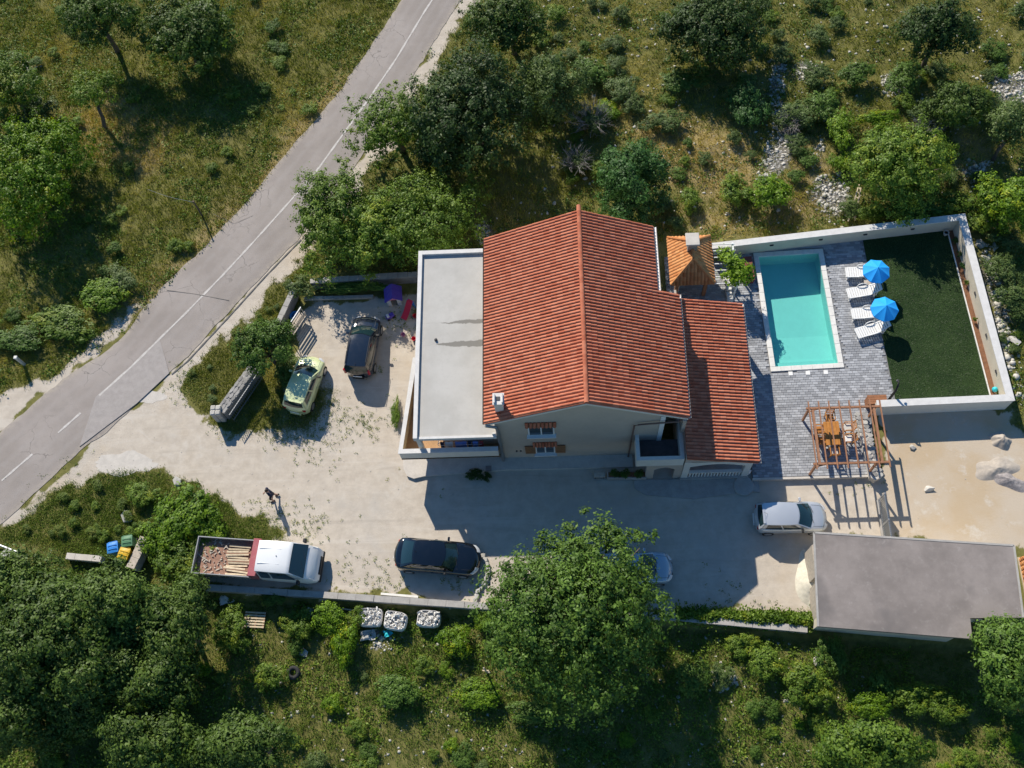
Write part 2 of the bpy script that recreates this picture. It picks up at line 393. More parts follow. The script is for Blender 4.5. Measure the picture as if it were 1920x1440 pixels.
pm('limestone', (.46, .44, .40), .9, .2, 5.0, bump=.3, bscale=16, objvar=.2)
pm('metal_grey', (.30, .31, .32), .45, .12, 6.0, metal=.7)
pm('galvanised', (.42, .44, .46), .45, .15, 5.0, metal=.6)
pm('zinc', (.45, .45, .46), .5, .1, 5.0, metal=.5)
pm('dark_metal', (.05, .05, .055), .5, .2, 6.0)
pm('gutter_brown', (.16, .10, .08), .5, .15, 6.0)
pm('white_frame', (.74, .74, .73), .45, .04, 6.0)
pm('white_plastic', (.80, .79, .76), .45, .05, 6.0)
pm('shutter_wood', (.26, .13, .06), .65, .25, 8.0)
pm('pergola_wood', (.31, .15, .08), .65, .25, 5.0, bump=.15, bscale=40)
pm('table_wood', (.44, .185, .04), .5, .2, 6.0)
pm('grey_wood', (.46, .40, .33), .8, .25, 7.0, bump=.2, bscale=35)
pm('pale_wood', (.60, .49, .34), .75, .22, 7.0, objvar=.25)
pm('brown_box', (.28, .12, .055), .7, .2, 6.0)
pm('red_box', (.22, .05, .045), .65, .2, 6.0)
pm('pool_liner', (.31, .60, .565), .5, .04, 2.0)
pm('blue_canopy', (.012, .34, .86), .75, .08, 3.0)
pm('black_rubber', (.022, .022, .023), .8, .2, 9.0)
pm('grout', (.20, .20, .205), .95, .15, 5.0)
pm('purple_plastic', (.10, .055, .38), .45, .1, 5.0)
pm('red_plastic', (.55, .02, .045), .4, .08, 5.0)
pm('pink_plastic', (.55, .22, .36), .45, .1, 5.0)
pm('pale_grey_plastic', (.55, .56, .60), .45, .06, 5.0)
pm('blue_plastic', (.03, .22, .62), .45, .08, 5.0)
pm('green_plastic', (.08, .20, .10), .5, .1, 5.0)
pm('yellow_plastic', (.62, .38, .02), .45, .08, 5.0)
pm('turquoise_plastic', (.03, .50, .58), .45, .08, 5.0)
pm('skin', (.52, .30, .21), .55, .06, 8.0)
pm('navy_cloth', (.022, .028, .06), .9, .2, 12.0)
pm('dark_cloth', (.03, .03, .035), .9, .2, 12.0)
pm('hair', (.03, .02, .015), .8, .2, 20.0)
pm('blue_cloth', (.14, .22, .55), .9, .15, 10.0)
pm('white_cloth', (.68, .66, .64), .9, .08, 10.0)
pm('red_cloth', (.35, .05, .06), .9, .15, 10.0)
pm('soil', (.20, .095, .05), .95, .3, 6.0, bump=.4, bscale=14)
pm('bark', (.13, .10, .075), .95, .3, 7.0, bump=.5, bscale=18)
pm('pale_bark', (.30, .28, .25), .95, .25, 7.0, bump=.4, bscale=18)
pm('twig', (.26, .24, .225), .95, .2, 7.0)
pm('road_paint', (.40, .37, .345), .85, .2, 5.0, col2=(.60, .57, .54))
pm('road_patch', (.335, .305, .288), .9, .12, 3.0, bump=.2, bscale=40)
pm('tar', (.14, .13, .12), .85, .25, 6.0)
pm('rust_wood', (.30, .17, .12), .85, .3, 7.0, bump=.2, bscale=30)
pm('sack', (.50, .49, .46), .9, .12, 6.0)
pm('tower_floor', (.10, .085, .085), .8, .2, 4.0)
pm('glass_dark', (.012, .022, .028), .06, .05, 1.0, spec=.6, coat=.4)
pm('car_glass', (.010, .028, .034), .05, .03, 1.0, spec=.7, coat=.5)
pm('tyre', (.025, .025, .026), .8, .2, 10.0)
pm('rim', (.42, .43, .45), .35, .08, 6.0, metal=.7)
pm('tail_red', (.42, .015, .015), .25, .05, 6.0, coat=.6)
pm('lamp_glass', (.55, .57, .60), .12, .05, 6.0, coat=.8)
pm('black_trim', (.02, .02, .021), .55, .1, 8.0)
def paint(name, col, metal, rough=.32, dust=.12):
    m, nt, b = newmat(name); P = opos(nt)
    n = noise(nt, P, 3, 5, .7)
    c = mixc(nt, mth(nt, 'MULTIPLY', ramp(nt, n, .4, .8), dust), col, (.42, .38, .33))
    nt.links.new(c, b.inputs['Base Color']); b.inputs['Metallic'].default_value = metal; b.inputs['Roughness'].default_value = rough
    b.inputs['Coat Weight'].default_value = 1.0; b.inputs['Coat Roughness'].default_value = .04
    nt.links.new(mth(nt, 'MULTIPLY_ADD', n, .2, rough-.08), b.inputs['Roughness'])
paint('paint_lime', (.60, .66, .36), .15)
paint('paint_black', (.004, .006, .010), 0.0, .09, .004)
paint('paint_graphite', (.010, .015, .026), 0.0, .10, .006)
paint('paint_silver', (.56, .59, .63), .45, .34, .06)
paint('paint_blue', (.30, .40, .50), .35, .34, .06)
paint('paint_white', (.76, .77, .77), 0.0, .35, .08)
paint('paint_maroon', (.34, .075, .085), 0.0, .5, .15)
paint('paint_bed', (.30, .31, .32), .2, .5, .25)
# leaves: (dark, light)
leafmat('leaf_oak', (.034, .076, .009), (.132, .230, .034))
leafmat('leaf_dark', (.032, .066, .009), (.120, .190, .030), trans=.28)
leafmat('leaf_deep', (.018, .044, .007), (.064, .118, .019), trans=.22)
leafmat('leaf_blue', (.016, .060, .010), (.064, .155, .028), trans=.2)
leafmat('leaf_light', (.054, .112, .008), (.178, .268, .030), (.26, .29, .02))
leafmat('leaf_bright', (.055, .125, .004), (.185, .305, .010), (.40, .40, .012))
leafmat('leaf_olive', (.050, .092, .020), (.140, .200, .055))
leafmat('leaf_grass', (.075, .112, .010), (.31, .305, .046), (.58, .45, .15), trans=.3)
leafmat('leaf_weed', (.060, .110, .012), (.19, .25, .045), (.36, .33, .09), trans=.3)
leafmat('leaf_dry', (.24, .155, .04), (.56, .42, .16), trans=.3)
leafmat('leaf_vine', (.10, .20, .01), (.28, .42, .025), trans=.35)
leafmat('leaf_turf', (.016, .036, .010), (.046, .082, .024), trans=.15)
# ------------------------------------------------------------------ ground
ROAD_L = [(860,-160),(740,20),(668,125),(640,170),(580,238),(520,310),(460,380),(400,447),(340,505),(283,558),(240,622),(200,657),(125,707),(80,742),(0,812),(-90,890)]
ROAD_R = [(975,-160),(850,20),(793,112),(757,170),(716,240),(660,320),(610,385),(560,447),(494,515),(427,588),(345,675),(315,700),(257,757),(215,797),(160,840),(107,885),(32,955),(-60,1040)]
ROAD_C = [(918,-160),(798,20),(742,113),(695,182),(648,247),(590,327),(540,383),(480,450),(420,515),(347,590),(300,636),(245,690),(187,742)]
YARD = [(95,920),(160,845),(257,762),(315,705),(338,712),(350,745),(380,785),(415,808),(440,822),(478,822),(512,790),(530,745),(545,690),(560,640),(548,610),(560,585),(585,560),(640,575),(700,560),(785,545),
        (785,860),(1480,850),(1540,880),(1660,870),(1655,790),(1660,770),(1905,765),(1920,800),(1990,830),(2010,1040),(1530,1000),(1535,1152),(1285,1146),(905,1134),(640,1116),(400,1100),(372,1098),(380,1030),(470,1020),
        (540,1015),(560,1000),(520,985),(470,955),(420,928),(370,905),(330,893),(280,888),(240,893),(200,890),(150,905),(120,918),(70,950),(25,985),(0,1000),(-40,1030),(-60,1010),(32,955)]
SHOULDER = [(427,588),(494,515),(560,447),(610,385),(660,320),(716,240),(757,170),(793,112),(850,20),(975,-160),(1005,-160),(880,20),(820,112),(785,180),(740,260),(690,335),(630,410),(585,470),(515,540),(450,610),(405,650),(372,690),(335,730),(300,720),(345,675)]
SHOULDER2 = [(283,553),(240,618),(200,655),(125,705),(80,740),(0,810),(-90,890),(-110,850),(0,745),(60,715),(115,690),(160,655),(200,632),(245,580),(270,552)]
ISLE = [(560,830),(620,790),(640,740),(600,700),(540,700),(490,810),(500,830)]
SAND = [(1655,780),(1905,765),(1990,830),(2010,1040),(1680,1005),(1650,905)]
ROCKS = [[(1440,112),(1475,112),(1470,180),(1480,230),(1500,250),(1480,300),(1440,335),(1415,342),(1430,280),(1450,240),(1445,180)],
         [(1835,140),(1930,125),(1960,190),(1900,195),(1850,165)], [(1490,115),(1540,118),(1530,160),(1490,150)], [(1530,330),(1580,320),(1600,390),(1555,410),(1520,385)],
         [(1515,300),(1545,255),(1550,280),(1525,320)], [(890,420),(925,410),(920,450),(895,460)],
         [(1335,1258),(1375,1255),(1395,1290),(1350,1290)], [(1810,300),(1860,300),(1850,345),(1810,340)], [(1650,140),(1710,130),(1700,180),(1660,180)],
         [(1830,470),(1850,470),(1880,600),(1900,700),(1880,700),(1850,590)], [(690,1180),(740,1190),(730,1220),(690,1215)], [(40,120),(75,112),(80,130),(50,140)]]
DRY = [[(1160,220),(1260,215),(1420,260),(1430,340),(1350,380),(1260,350),(1190,250)], [(1260,390),(1400,410),(1480,400),(1420,440),(1300,450)], [(1480,260),(1560,250),(1540,420),(1440,430),(1460,340)],
       [(100,210),(210,190),(330,220),(300,330),(180,300)], [(375,440),(500,295),(620,150),(665,110),(660,150),(545,300),(425,445),(300,560),(215,620),(200,600),(285,535)], [(1780,250),(1860,250),(1850,330),(1780,320)]]
WPOLY = {k: gp(v) for k, v in dict(yard=YARD, sh=SHOULDER, sh2=SHOULDER2, isle=ISLE, sand=SAND).items()}
RPOLY = [gp(p) for p in ROCKS]; DPOLY = [gp(p) for p in DRY]
SWALL = [(-17.6,-11.42),(-10.4,-12.03),(-1.66,-12.81),(7.7,-13.53),(15.1,-14.35)]     # line of the retaining wall above the rough ground
def wall_y(x):
    xs = [-60]+[p[0] for p in SWALL]+[25, 60]; ys = [-11.0]+[p[1] for p in SWALL]+[-15.0, -15.3]
    return np.interp(x, xs, ys)
def terrain(x, y):
    x = np.asarray(x, float); y = np.asarray(y, float)
    south = np.clip((wall_y(x)-.15-y)/.25, 0, 1)*np.clip((x+19.5)/1.5, 0, 1)
    wild = np.clip((y-9.5)/3, 0, 1)*np.clip((x-0)/4, 0, 1)
    h = -.40*south - south*np.clip((wall_y(x)-y)/10, 0, 1)*.35
    h += (wild+.7*south)*(fbm(x, y, 3.1)-.5)*.45
    left = np.clip((-x-14-(y*.0))/6, 0, 1)*np.clip((y-4)/4, 0, 1)
    h += left*(fbm(x, y, 4.0)-.5)*.35
    return h
def blurmask(X, Y, polys, r=.35):
    acc = np.zeros(X.shape)
    offs = [(0,0),(r,0),(-r,0),(0,r),(0,-r),(.7*r,.7*r),(-.7*r,.7*r),(.7*r,-.7*r),(-.7*r,-.7*r)]
    for ox, oy in offs:
        m = np.zeros(X.shape, bool)
        for p in polys: m |= inpoly(X+ox, Y+oy, p)
        acc += m
    return acc/len(offs)
def masks(X, Y):
    wx = X+(fbm(X, Y, 1.7)-.5)*1.7+(vnoise(X, Y, .35)-.5)*.5; wy = Y+(fbm(Y+7, X, 1.7)-.5)*1.7+(vnoise(Y, X+3, .35)-.5)*.5
    dirt = blurmask(wx, wy, [WPOLY['yard'], WPOLY['sh'], WPOLY['sh2']])
    isle = blurmask(wx, wy, [WPOLY['isle']], .8)
    dirt = np.clip(dirt-isle*.62, 0, 1)
    rock = blurmask(wx, wy, RPOLY, .5); dry = blurmask(wx, wy, DPOLY, .8); sand = blurmask(X, Y, [WPOLY['sand']], .6)
    return dirt, rock, dry, sand
def axis(lo, hi, st, far):
    a = list(np.arange(lo, hi+1e-6, st)); k = st
    while a[-1] < far: k *= 1.45; a.append(a[-1]+k)
    k = st
    while a[0] > -far: k *= 1.45; a.insert(0, a[0]-k)
    return np.array(a)
AX = axis(-42, 38, .2, 900); AY = axis(-23, 34, .2, 900)
GX, GY = np.meshgrid(AX, AY, indexing='ij')
gd, gr, gdry, gs = masks(GX, GY)
GZ = terrain(GX, GY)*(1-np.clip(gd*2, 0, 1))
POOLC = Vector((16.77, 4.08)); POOLA = rad(1.6); PLX, PLY = 4.14, 7.8
def pool_pt(u, v):
    c, s = math.cos(POOLA), math.sin(POOLA); return (POOLC.x+u*c-v*s, POOLC.y+u*s+v*c)
pool_hole = [pool_pt(a*(PLX/2-.2), b*(PLY/2-.2)) for a, b in ((-1,-1),(1,-1),(1,1),(-1,1))]
nx, ny = GX.shape
idx = np.arange(nx*ny).reshape(nx, ny)
F = np.stack([idx[:-1,:-1], idx[1:,:-1], idx[1:,1:], idx[:-1,1:]], -1).reshape(-1, 4)
V = np.stack([GX, GY, GZ], -1).reshape(-1, 3)
fc = V[F].mean(1); fd = gd.ravel()[F].mean(1)
hole = inpoly(fc[:,0], fc[:,1], [pool_pt(a*(PLX/2-.05), b*(PLY/2-.05)) for a, b in ((-1,-1),(1,-1),(1,1),(-1,1))])
isdrive = (fd > .5) & inpoly(fc[:,0], fc[:,1], [(-27,-14.6),(28.5,-14.6),(28.5,8),(-27,8)])
def submesh(name, sel):
    f = F[sel]; u, inv = np.unique(f, return_inverse=True)
    at = {'dirt': gd.ravel()[u], 'rock': gr.ravel()[u], 'dry': gdry.ravel()[u], 'sand': gs.ravel()[u]}
    return np_mesh(name, V[u], inv.reshape(-1, 4), at, True)
struct('ground', submesh('ground', ~isdrive & ~hole), 'ground', 'rough grassy ground with scrub and stones around the house plot')
struct('driveway', submesh('driveway', isdrive & ~hole), 'ground', 'pale compacted dirt yard where the cars are parked')

# ------------------------------------------------------------------ road
def resample(pts, n):
    P = np.array([tuple(g(a, b)[:2]) for a, b in pts]); d = np.r_[0, np.cumsum(np.hypot(*np.diff(P, axis=0).T))]
    t = np.linspace(0, d[-1], n); return np.stack([np.interp(t, d, P[:,0]), np.interp(t, d, P[:,1])], -1)
rl = resample(ROAD_L, 160); rr = resample(ROAD_R, 160)
for A in (rl, rr): A += (np.stack([fbm(A[:,0]*3, A[:,1]*3, 2.0), fbm(A[:,1]*3, A[:,0]*3, 2.0)], -1)-.5)*.28
rows = []
for i in range(160):
    a, b_ = rl[i], rr[i]
    rows.append([(a[0], a[1], -.03), (a[0], a[1], .022)] + [tuple(a+(b_-a)*t)+(.03+.03*math.sin(math.pi*t),) for t in (.15,.35,.5,.65,.85)] + [(b_[0], b_[1], .022), (b_[0], b_[1], -.03)])
rme = MB().grid(rows).mesh('road', True, 25); at = rme.attributes.new('across', 'FLOAT', 'POINT'); at.data.foreach_set('value', np.array([0, 0, .15, .35, .5, .65, .85, 1, 1]*160, dtype=np.float32))
road = struct('road', rme, 'asphalt', 'narrow faded asphalt road running diagonally past the plot')
def strip(pts, w, z, n=30, name='road_marking', mat='road_paint'):
    P = resample(pts, n); mb = MB(); rows = []
    for i in range(n):
        d = P[min(i+1, n-1)]-P[max(i-1, 0)]; d = d/np.hypot(*d); nrm = np.array([-d[1], d[0]])*w/2*(1+.25*math.sin(i*1.7))
        rows.append([(*(P[i]+nrm), z), (*(P[i]-nrm), z)])
    return mb.grid(rows).build(name, mat, road)
strip(ROAD_C, .12, .066, 90)
strip([(152,775),(110,812)], .12, .066, 8); strip([(62,852),(4,902)], .12, .066, 8); strip([(-30,928),(-80,965)], .12, .066, 8)
strip([(565,449),(497,519),(431,592),(351,678),(322,702)], .07, .034, 40, 'tar_edge', 'tar')
strip([(313,545),(365,552),(430,564)], .035, .066, 16, 'tar_seam', 'tar'); strip([(400,402),(440,420),(475,405)], .02, .066, 12, 'tar_seam', 'tar')
pt = [g(*p) for p in ((300,636),(318,700),(257,757),(200,800),(150,838),(180,745),(245,690))]
MB().prism([p[:2] for p in pt], .02, .0655).build('repair_patch', 'road_patch', road)
for si, (px, py, r) in enumerate(((285,745,.6),(235,868,1.15))):
    c = g(px, py); n = 60; pale = MB()
    pale.prism([(c.x+r*(1.1+.9*float(fbm(k*.9+si*40, 3, 4)))*math.cos(2*math.pi*k/n), c.y+r*(.3+.6*float(fbm(k*.9+si*40, 9, 4)))*math.sin(2*math.pi*k/n)) for k in range(n)], -.02, .005+.003*si)
    o = pale.build('concrete_spill', 'pale_concrete'); tag(o, kind='structure', label='pale cement spill on the drive by the road')
# ------------------------------------------------------------------ house
house = thing('house', 'two storey house with red clay tile roof and flat roofed side terrace', 'house', (4, -4.5, 0), world=True)
EL, ER, EU, YF, YB, ZE, ZR = -1.05, 9.22, 8.13, -4.66, 6.27, 5.9, 8.35
XR = (EL+ER)/2; SL = (ZR-ZE)/(ER-XR); YS = 2.37
def rz_(x): return ZR - SL*abs(x-XR)
wl = MB()
# main block: pentagon gable body
for (x0, x1, y0, y1) in ((-.62, 8.02, -4.55, 6.05),):
    poly = [(x0, 0), (x1, 0), (x1, rz_(x1)-.12), (XR, ZR-.12), (x0, rz_(x0)-.12)]
    vs = [(p[0], y0, p[1]) for p in poly]+[(p[0], y1, p[1]) for p in poly]
    wl.add(vs, [(0,1,2,3,4),(9,8,7,6,5)]+[(k,k+5,(k+1)%5+5,(k+1)%5) for k in range(5)])
wl.box(8.02, 9.05, -2.6, 2.2, 0, 5.75)
walls = wl.build('wall', 'plaster', house)
MB().box(7.86, 8.10, -4.60, -4.36, 2.4, 5.95).build('corner_pilaster', 'white_frame', house)
MB().box(-4.75, -.62, .6, 6.35, 0, 4.2).build('side_wall', 'cream_wall', house)
MB().box(-2.4, -.62, -4.3, .6, 1.9, 4.2).build('side_wall', 'plaster', house)
MB().box(-5.0, -.62, -4.25, .6, 0, 1.72).build('basement_wall', 'plaster', house)
# flat terrace roof with upstand rim
FX0, FX1, FY0, FY1, FZ = -4.98, -.62, -4.80, 6.5, 4.4
MB().box(FX0+.02, FX1, FY0+.02, FY1-.02, 4.12, 4.26).build('roof_slab', 'screed', house)
rim = MB()
rim.box(FX0, FX0+.22, FY0, FY1, 4.02, FZ+.04); rim.box(FX0+.22, FX1, FY1-.24, FY1, 4.02, FZ+.035); rim.box(FX0+.22, FX1+.02, FY0, FY0+.13, 4.02, 4.30)
rim.box(FX1-.20, FX1-.02, FY0+.13, -4.6, 4.1, FZ+.03)
rim.build('roof_rim', 'wall_cap', house)
MB().lathe([(.07,0),(.09,.02),(.07,.12),(.02,.13)], (-3.9, .95, 4.26), 10).build('roof_vent', 'dark_metal', house)
for y in (-4.62,):
    MB().box(-4.9, -4.66, y-.1, y+.14, 1.8, 4.1).build('post', 'plaster_white', house)
# raised side terrace with parapet, left side runs out at a slant
MB().prism([(-5.98,-5.02),(-.62,-5.02),(-.62,.58),(-5.34,.58)], 1.72, 1.90).build('terrace_floor', 'terrace_floor', house)
par = MB()
par.prism([(-5.98,-5.02),(-.64,-5.02),(-.64,-4.84),(-5.80,-4.84)], 1.70, 2.80)
par.build('terrace_parapet', 'plaster_white', house)
par = MB(); par.prism([(-5.979,-5.0),(-5.80,-4.84),(-5.16,.6),(-5.34,.6)], 1.70, 2.798); par.build('terrace_parapet', 'terrace_wall', house)
MB().prism([(-6.02,-5.06),(-.62,-5.06),(-.62,-4.80),(-5.77,-4.80),(-5.12,.6),(-5.38,.6)], 2.80, 2.84).build('parapet_cap', 'wall_cap', house)
# roof deck and gutters
rd = MB()
T = .10
def slope_poly(pts, zf, t=T):
    n = len(pts); vs = [(p[0], p[1], zf(p[0])-t) for p in pts]+[(p[0], p[1], zf(p[0])) for p in pts]
    return vs, [tuple(range(n-1,-1,-1)), tuple(range(n, 2*n))]+[(k,(k+1)%n,n+(k+1)%n,n+k) for k in range(n)]
rd.add(*slope_poly([(EL,YF),(XR,YF),(XR,YB),(EL,YB)], rz_))
rd.add(*slope_poly([(XR,YF),(ER,YF),(ER,YS),(EU,YS),(EU,YB),(XR,YB)], rz_))
PX0, PX1, PY0, PY1, PZ0, PZ1 = 9.24, 13.04, -6.18, 3.2, 3.86, 2.92
PSL = (PZ0-PZ1)/(PX1-PX0)
def pz_(x): return PZ0 - PSL*(x-PX0)
rd.add(*slope_poly([(PX0,PY0),(PX1,PY0),(PX1,PY1),(PX0,PY1)], pz_))
roof = rd.build('roof', 'clay_tile', house)
# tiles --------------------------------------------------------------
TW, TL_ = .190, .335
def tile_mesh(w=TW, l=TL_, hh=.066, lift=.022, over=.05):
    """one pan-and-roll clay tile, x runs down the slope, y across, z up from the slope"""
    n = 7; ys = [0]+[.03*w/.19]+[w*(.14+.86*k/(n-2)) for k in range(n-1)]
    def prof(y):
        if y <= .14*w: return 0.0
        t = (y/w-.14)/.86; return hh*math.sin(math.pi*min(1, max(0, t)))**.8
    P = [(0.0, y, prof(y)+.004) for y in ys]; Q = [(l+over, y, prof(y)+lift+.004) for y in ys]; B = [(l+over, y, prof(y)+lift-.018) for y in ys]
    m = MB().grid([P, Q]); m.grid([Q, B]); return m
tm = tile_mesh()
tile_me = tm.mesh('tile'); tile_me.materials.append(MATS['clay_tile'])
tv = np.array(tm.v); tf = tm.f
def frame(org, dx, dy):
    dx = Vector(dx).normalized(); dy = Vector(dy).normalized(); dz = dx.cross(dy).normalized()
    if dz.z < 0: dz = -dz
    m = Matrix.Identity(4)
    for i in range(3): m[i][0] = dx[i]; m[i][1] = dy[i]; m[i][2] = dz[i]; m[i][3] = org[i]
    return m
def tile_field(x_ridge, x_eave, y0, y1, zf, cut=None):
    """list of 4x4 placements of tiles on a slope running from the ridge to the eave"""
    L = math.hypot(x_eave-x_ridge, zf(x_eave)-zf(x_ridge)); nrow = round(L/TL_); st = L/nrow; ncol = round((y1-y0)/TW); wy = (y1-y0)/ncol
    d = Vector((x_eave-x_ridge, 0, zf(x_eave)-zf(x_ridge))).normalized(); out = []; rnd = random.Random(int(x_eave*100))
    for r in range(nrow):
        for c in range(ncol):
            o = Vector((x_ridge, 0, zf(x_ridge)))+d*(r*st); y = y0+c*wy
            if cut and cut(o.x+d.x*st*.5, y+wy/2): continue
            m = frame((o.x, y, o.z+.004+rnd.uniform(0,.012)), d, (0,1,0))
            out.append(m @ Matrix.Rotation(rnd.uniform(-.012,.012), 4, 'Z') @ Matrix.Diagonal((st/TL_, wy/TW, 1, 1)))
    return out
place = tile_field(XR, EL, YF, YB, rz_) + tile_field(XR, ER, YF, YB, rz_, lambda x, y: x > EU-.05 and y > YS) + tile_field(PX0, PX1, PY0, PY1, pz_)
def lay_tiles(place, me, verts, faces, parent, matname, nmax=300):
    cv = Vector(CAM); place = sorted(place, key=lambda m: (m.translation-cv).length)
    for m in place[:nmax]:
        o = bpy.data.objects.new('tile', me); COL.objects.link(o); o.parent = parent; o.matrix_basis = m
    rest = place[nmax:]
    if not rest: return
    n = len(verts); A = np.array([np.array(m) for m in rest]); vh = np.c_[verts, np.ones(n)]
    V_ = np.einsum('kij,nj->kni', A, vh)[:, :, :3].reshape(-1, 3)
    F_ = (np.array(faces)[None]+(np.arange(len(rest))*n)[:, None, None]).reshape(-1, 4)
    o = mo('tile', np_mesh('tile_rest', V_, F_, {'rnd': np.repeat(np.random.RandomState(3).rand(len(rest)), n)}), matname)
    o.parent = parent; o['kind'] = 'stuff'
lay_tiles(place, tile_me, tv, tf, roof, 'clay_tile')
# ridge caps
cap = MB(); n = 8; L = .36
cap.grid([[(x, .125*(1-.12*(x/L))*math.cos(math.pi*k/n), .10*math.sin(math.pi*k/n)+.012*(x/L)) for k in range(n+1)] for x in (0, L+.04)])
cap_me = cap.mesh('ridge_tile'); cap_me.materials.append(MATS['clay_tile'])
k = 0; y = YF
while y < YB-.1:
    o = bpy.data.objects.new('ridge_tile', cap_me); COL.objects.link(o); o.parent = roof
    o.matrix_basis = frame((XR, y, ZR+.015), (0,1,0.012), (1,0,0)); y += .36
# gutters and pipes
def gutter(x, y0, y1, z, r=.075):
    P = []
    for yy in (y0, y1): P.append([(x+r*math.cos(a), yy, z+r*math.sin(a)) for a in [math.pi+math.pi*k/6 for k in range(7)]])
    return MB().grid(P)
gutter(EL-.07, YF, YB, ZE-.05).build('gutter', 'gutter_brown', house); gutter(ER+.08, YF, YS, ZE-.03).build('gutter', 'zinc', house)
gutter(EU+.08, YS, YB, rz_(EU)-.03).build('gutter', 'zinc', house); gutter(PX1+.08, PY0, PY1, PZ1-.03).build('gutter', 'zinc', house)
MB().tube([(EL, -4.72, 5.75),(-.55,-4.70,5.45),(-.50,-4.70,5.3),(-.50,-4.70,0)], .085, 8).build('downpipe', 'metal_grey', house)
MB().tube([(8.95,-4.68,5.7),(8.8,-4.72,5.55),(6.75,-4.70,5.2),(6.55,-4.68,5.0),(6.45,-4.68,.0)], .05, 8).build('downpipe', 'gutter_brown', house)
for s_, (ya, yb) in enumerate(((YF-.02, YF+.10),)):
    MB().add(*slope_poly([(EL,ya),(XR,ya),(XR,yb-.02),(EL,yb-.02)], lambda x: rz_(x)-.10, .16)).add(*slope_poly([(XR,ya),(ER,ya),(ER,yb-.02),(XR,yb-.02)], lambda x: rz_(x)-.10, .16)).build('verge_board', 'plaster_white', house)
# gable windows
def window(x0, x1, z0, z1, shutters):
    yw = -4.55
    w_ = MB().box(x0, x1, yw-.05, yw+.02, z0, z1).build('window', 'white_frame', house)
    sub(w_, 'sill', MB().box(x0-.08, x1+.08, yw-.22, yw-.0, z0-.10, z0-.03), 'white_frame')
    for a, b in ((x0+.08, (x0+x1)/2-.04), ((x0+x1)/2+.04, x1-.08)):
        sub(w_, 'pane', MB().box(a, b, yw-.062, yw-.052, z0+.08, z1-.08), 'glass_dark')
    pr, zf, zc = .15, z1+.12, z1+.48
    c = MB().add([(x0-.12,yw,zc),(x1+.12,yw,zc),(x1+.12,yw-pr,zf+.05),(x0-.12,yw-pr,zf+.05),(x0-.12,yw,zc-.07),(x1+.12,yw,zc-.07),(x1+.12,yw-pr,zf),(x0-.12,yw-pr,zf)],
          [(0,3,2,1),(4,5,6,7),(0,4,7,3),(1,2,6,5),(3,7,6,2)])
    cn = c.build('canopy', 'shutter_wood', house)
    nn = 8
    for i in range(nn):
        xx = x0-.12+(x1-x0+.24)*(i+.5)/nn
        sub(cn, 'tile', MB().tube([(xx, yw-.01, zc+.03), (xx, yw-pr-.02, zf+.07)], (x1-x0)/nn*.48, 8), 'clay_tile')
    if shutters:
        for s in (-1, 1):
            xa = x0 if s < 0 else x1
            q = MB().box(min(xa, xa+s*.56), max(xa, xa+s*.56), yw-.08, yw-.03, z0, z1).build('shutter', 'shutter_wood', house)
            for k in range(6): sub(q, 'slat', MB().box(min(xa+s*.06, xa+s*.5), max(xa+s*.06, xa+s*.5), yw-.095, yw-.081, z0+.1+k*(z1-z0-.2)/6, z0+.1+(k+.7)*(z1-z0-.2)/6), 'shutter_wood')
window(1.06, 2.44, 3.85, 5.10, False)
window(1.34, 2.42, .95, 2.10, True)
for x in (.30, .52): MB().tube([(x,-4.62,1.32),(x,-4.53,1.32)], .05, 8).build('wall_vent', 'dark_metal', house)
# chimney
ch = MB().box(-.50, -.06, -4.18, -3.66, 5.8, 7.35).build('chimney', 'plaster_white', house)
sub(ch, 'cap', MB().box(-.56, .02, -4.24, -3.62, 7.35, 7.43).box(-.50,-.44,-4.18,-3.68,7.43,7.6).box(-.10,-.04,-4.18,-3.68,7.43,7.6), 'wall_cap')
sub(ch, 'flue', MB().box(-.38, -.18, -4.02, -3.82, 7.44, 7.46), 'dark_metal')
# front tower: arched entrance with little terrace on top
TX0, TX1, TY0 = 6.68, 9.18, -5.98
MB().box(TX0+.2, TX1-.2, TY0+.15, -4.55, 2.25, 2.42).build('tower_floor', 'tower_floor', house)
tw = MB(); tw.box(TX0, TX1, TY0, TY0+.2, 2.3, 3.3); tw.box(TX0, TX0+.2, TY0+.2, -4.55, 2.3, 3.3); tw.box(TX1-.2, TX1, TY0+.2, -2.6, 2.3, 3.3); tw.build('tower_parapet', 'plaster_white', house)
def arch_wall(x0, x1, y0, y1, z1, pier, rise, zs):
    """wall panel with an arched opening between two piers"""
    m = MB(); m.box(x0, x0+pier, y0, y1, 0, z1); m.box(x1-pier, x1, y0, y1, 0, z1)
    n = 12; xa, xb = x0+pier, x1-pier; pts = [(xa+(xb-xa)*k/n, zs+rise*math.sin(math.pi*k/n)) for k in range(n+1)]
    vs = []; fs = []
    for (x, z) in pts: vs += [(x,y0,z),(x,y0,z1),(x,y1,z),(x,y1,z1)]
    for k in range(n):
        a = 4*k; b = a+4; fs += [(a,b,b+1,a+1),(a+2,a+3,b+3,b+2),(a,a+2,b+2,b)]
    return m.add(vs, fs)
arch_wall(TX0+.62, TX1+.06, TY0+.02, TY0+.30, 2.3, .42, .35, 1.55).build('entrance_arch', 'plaster', house)
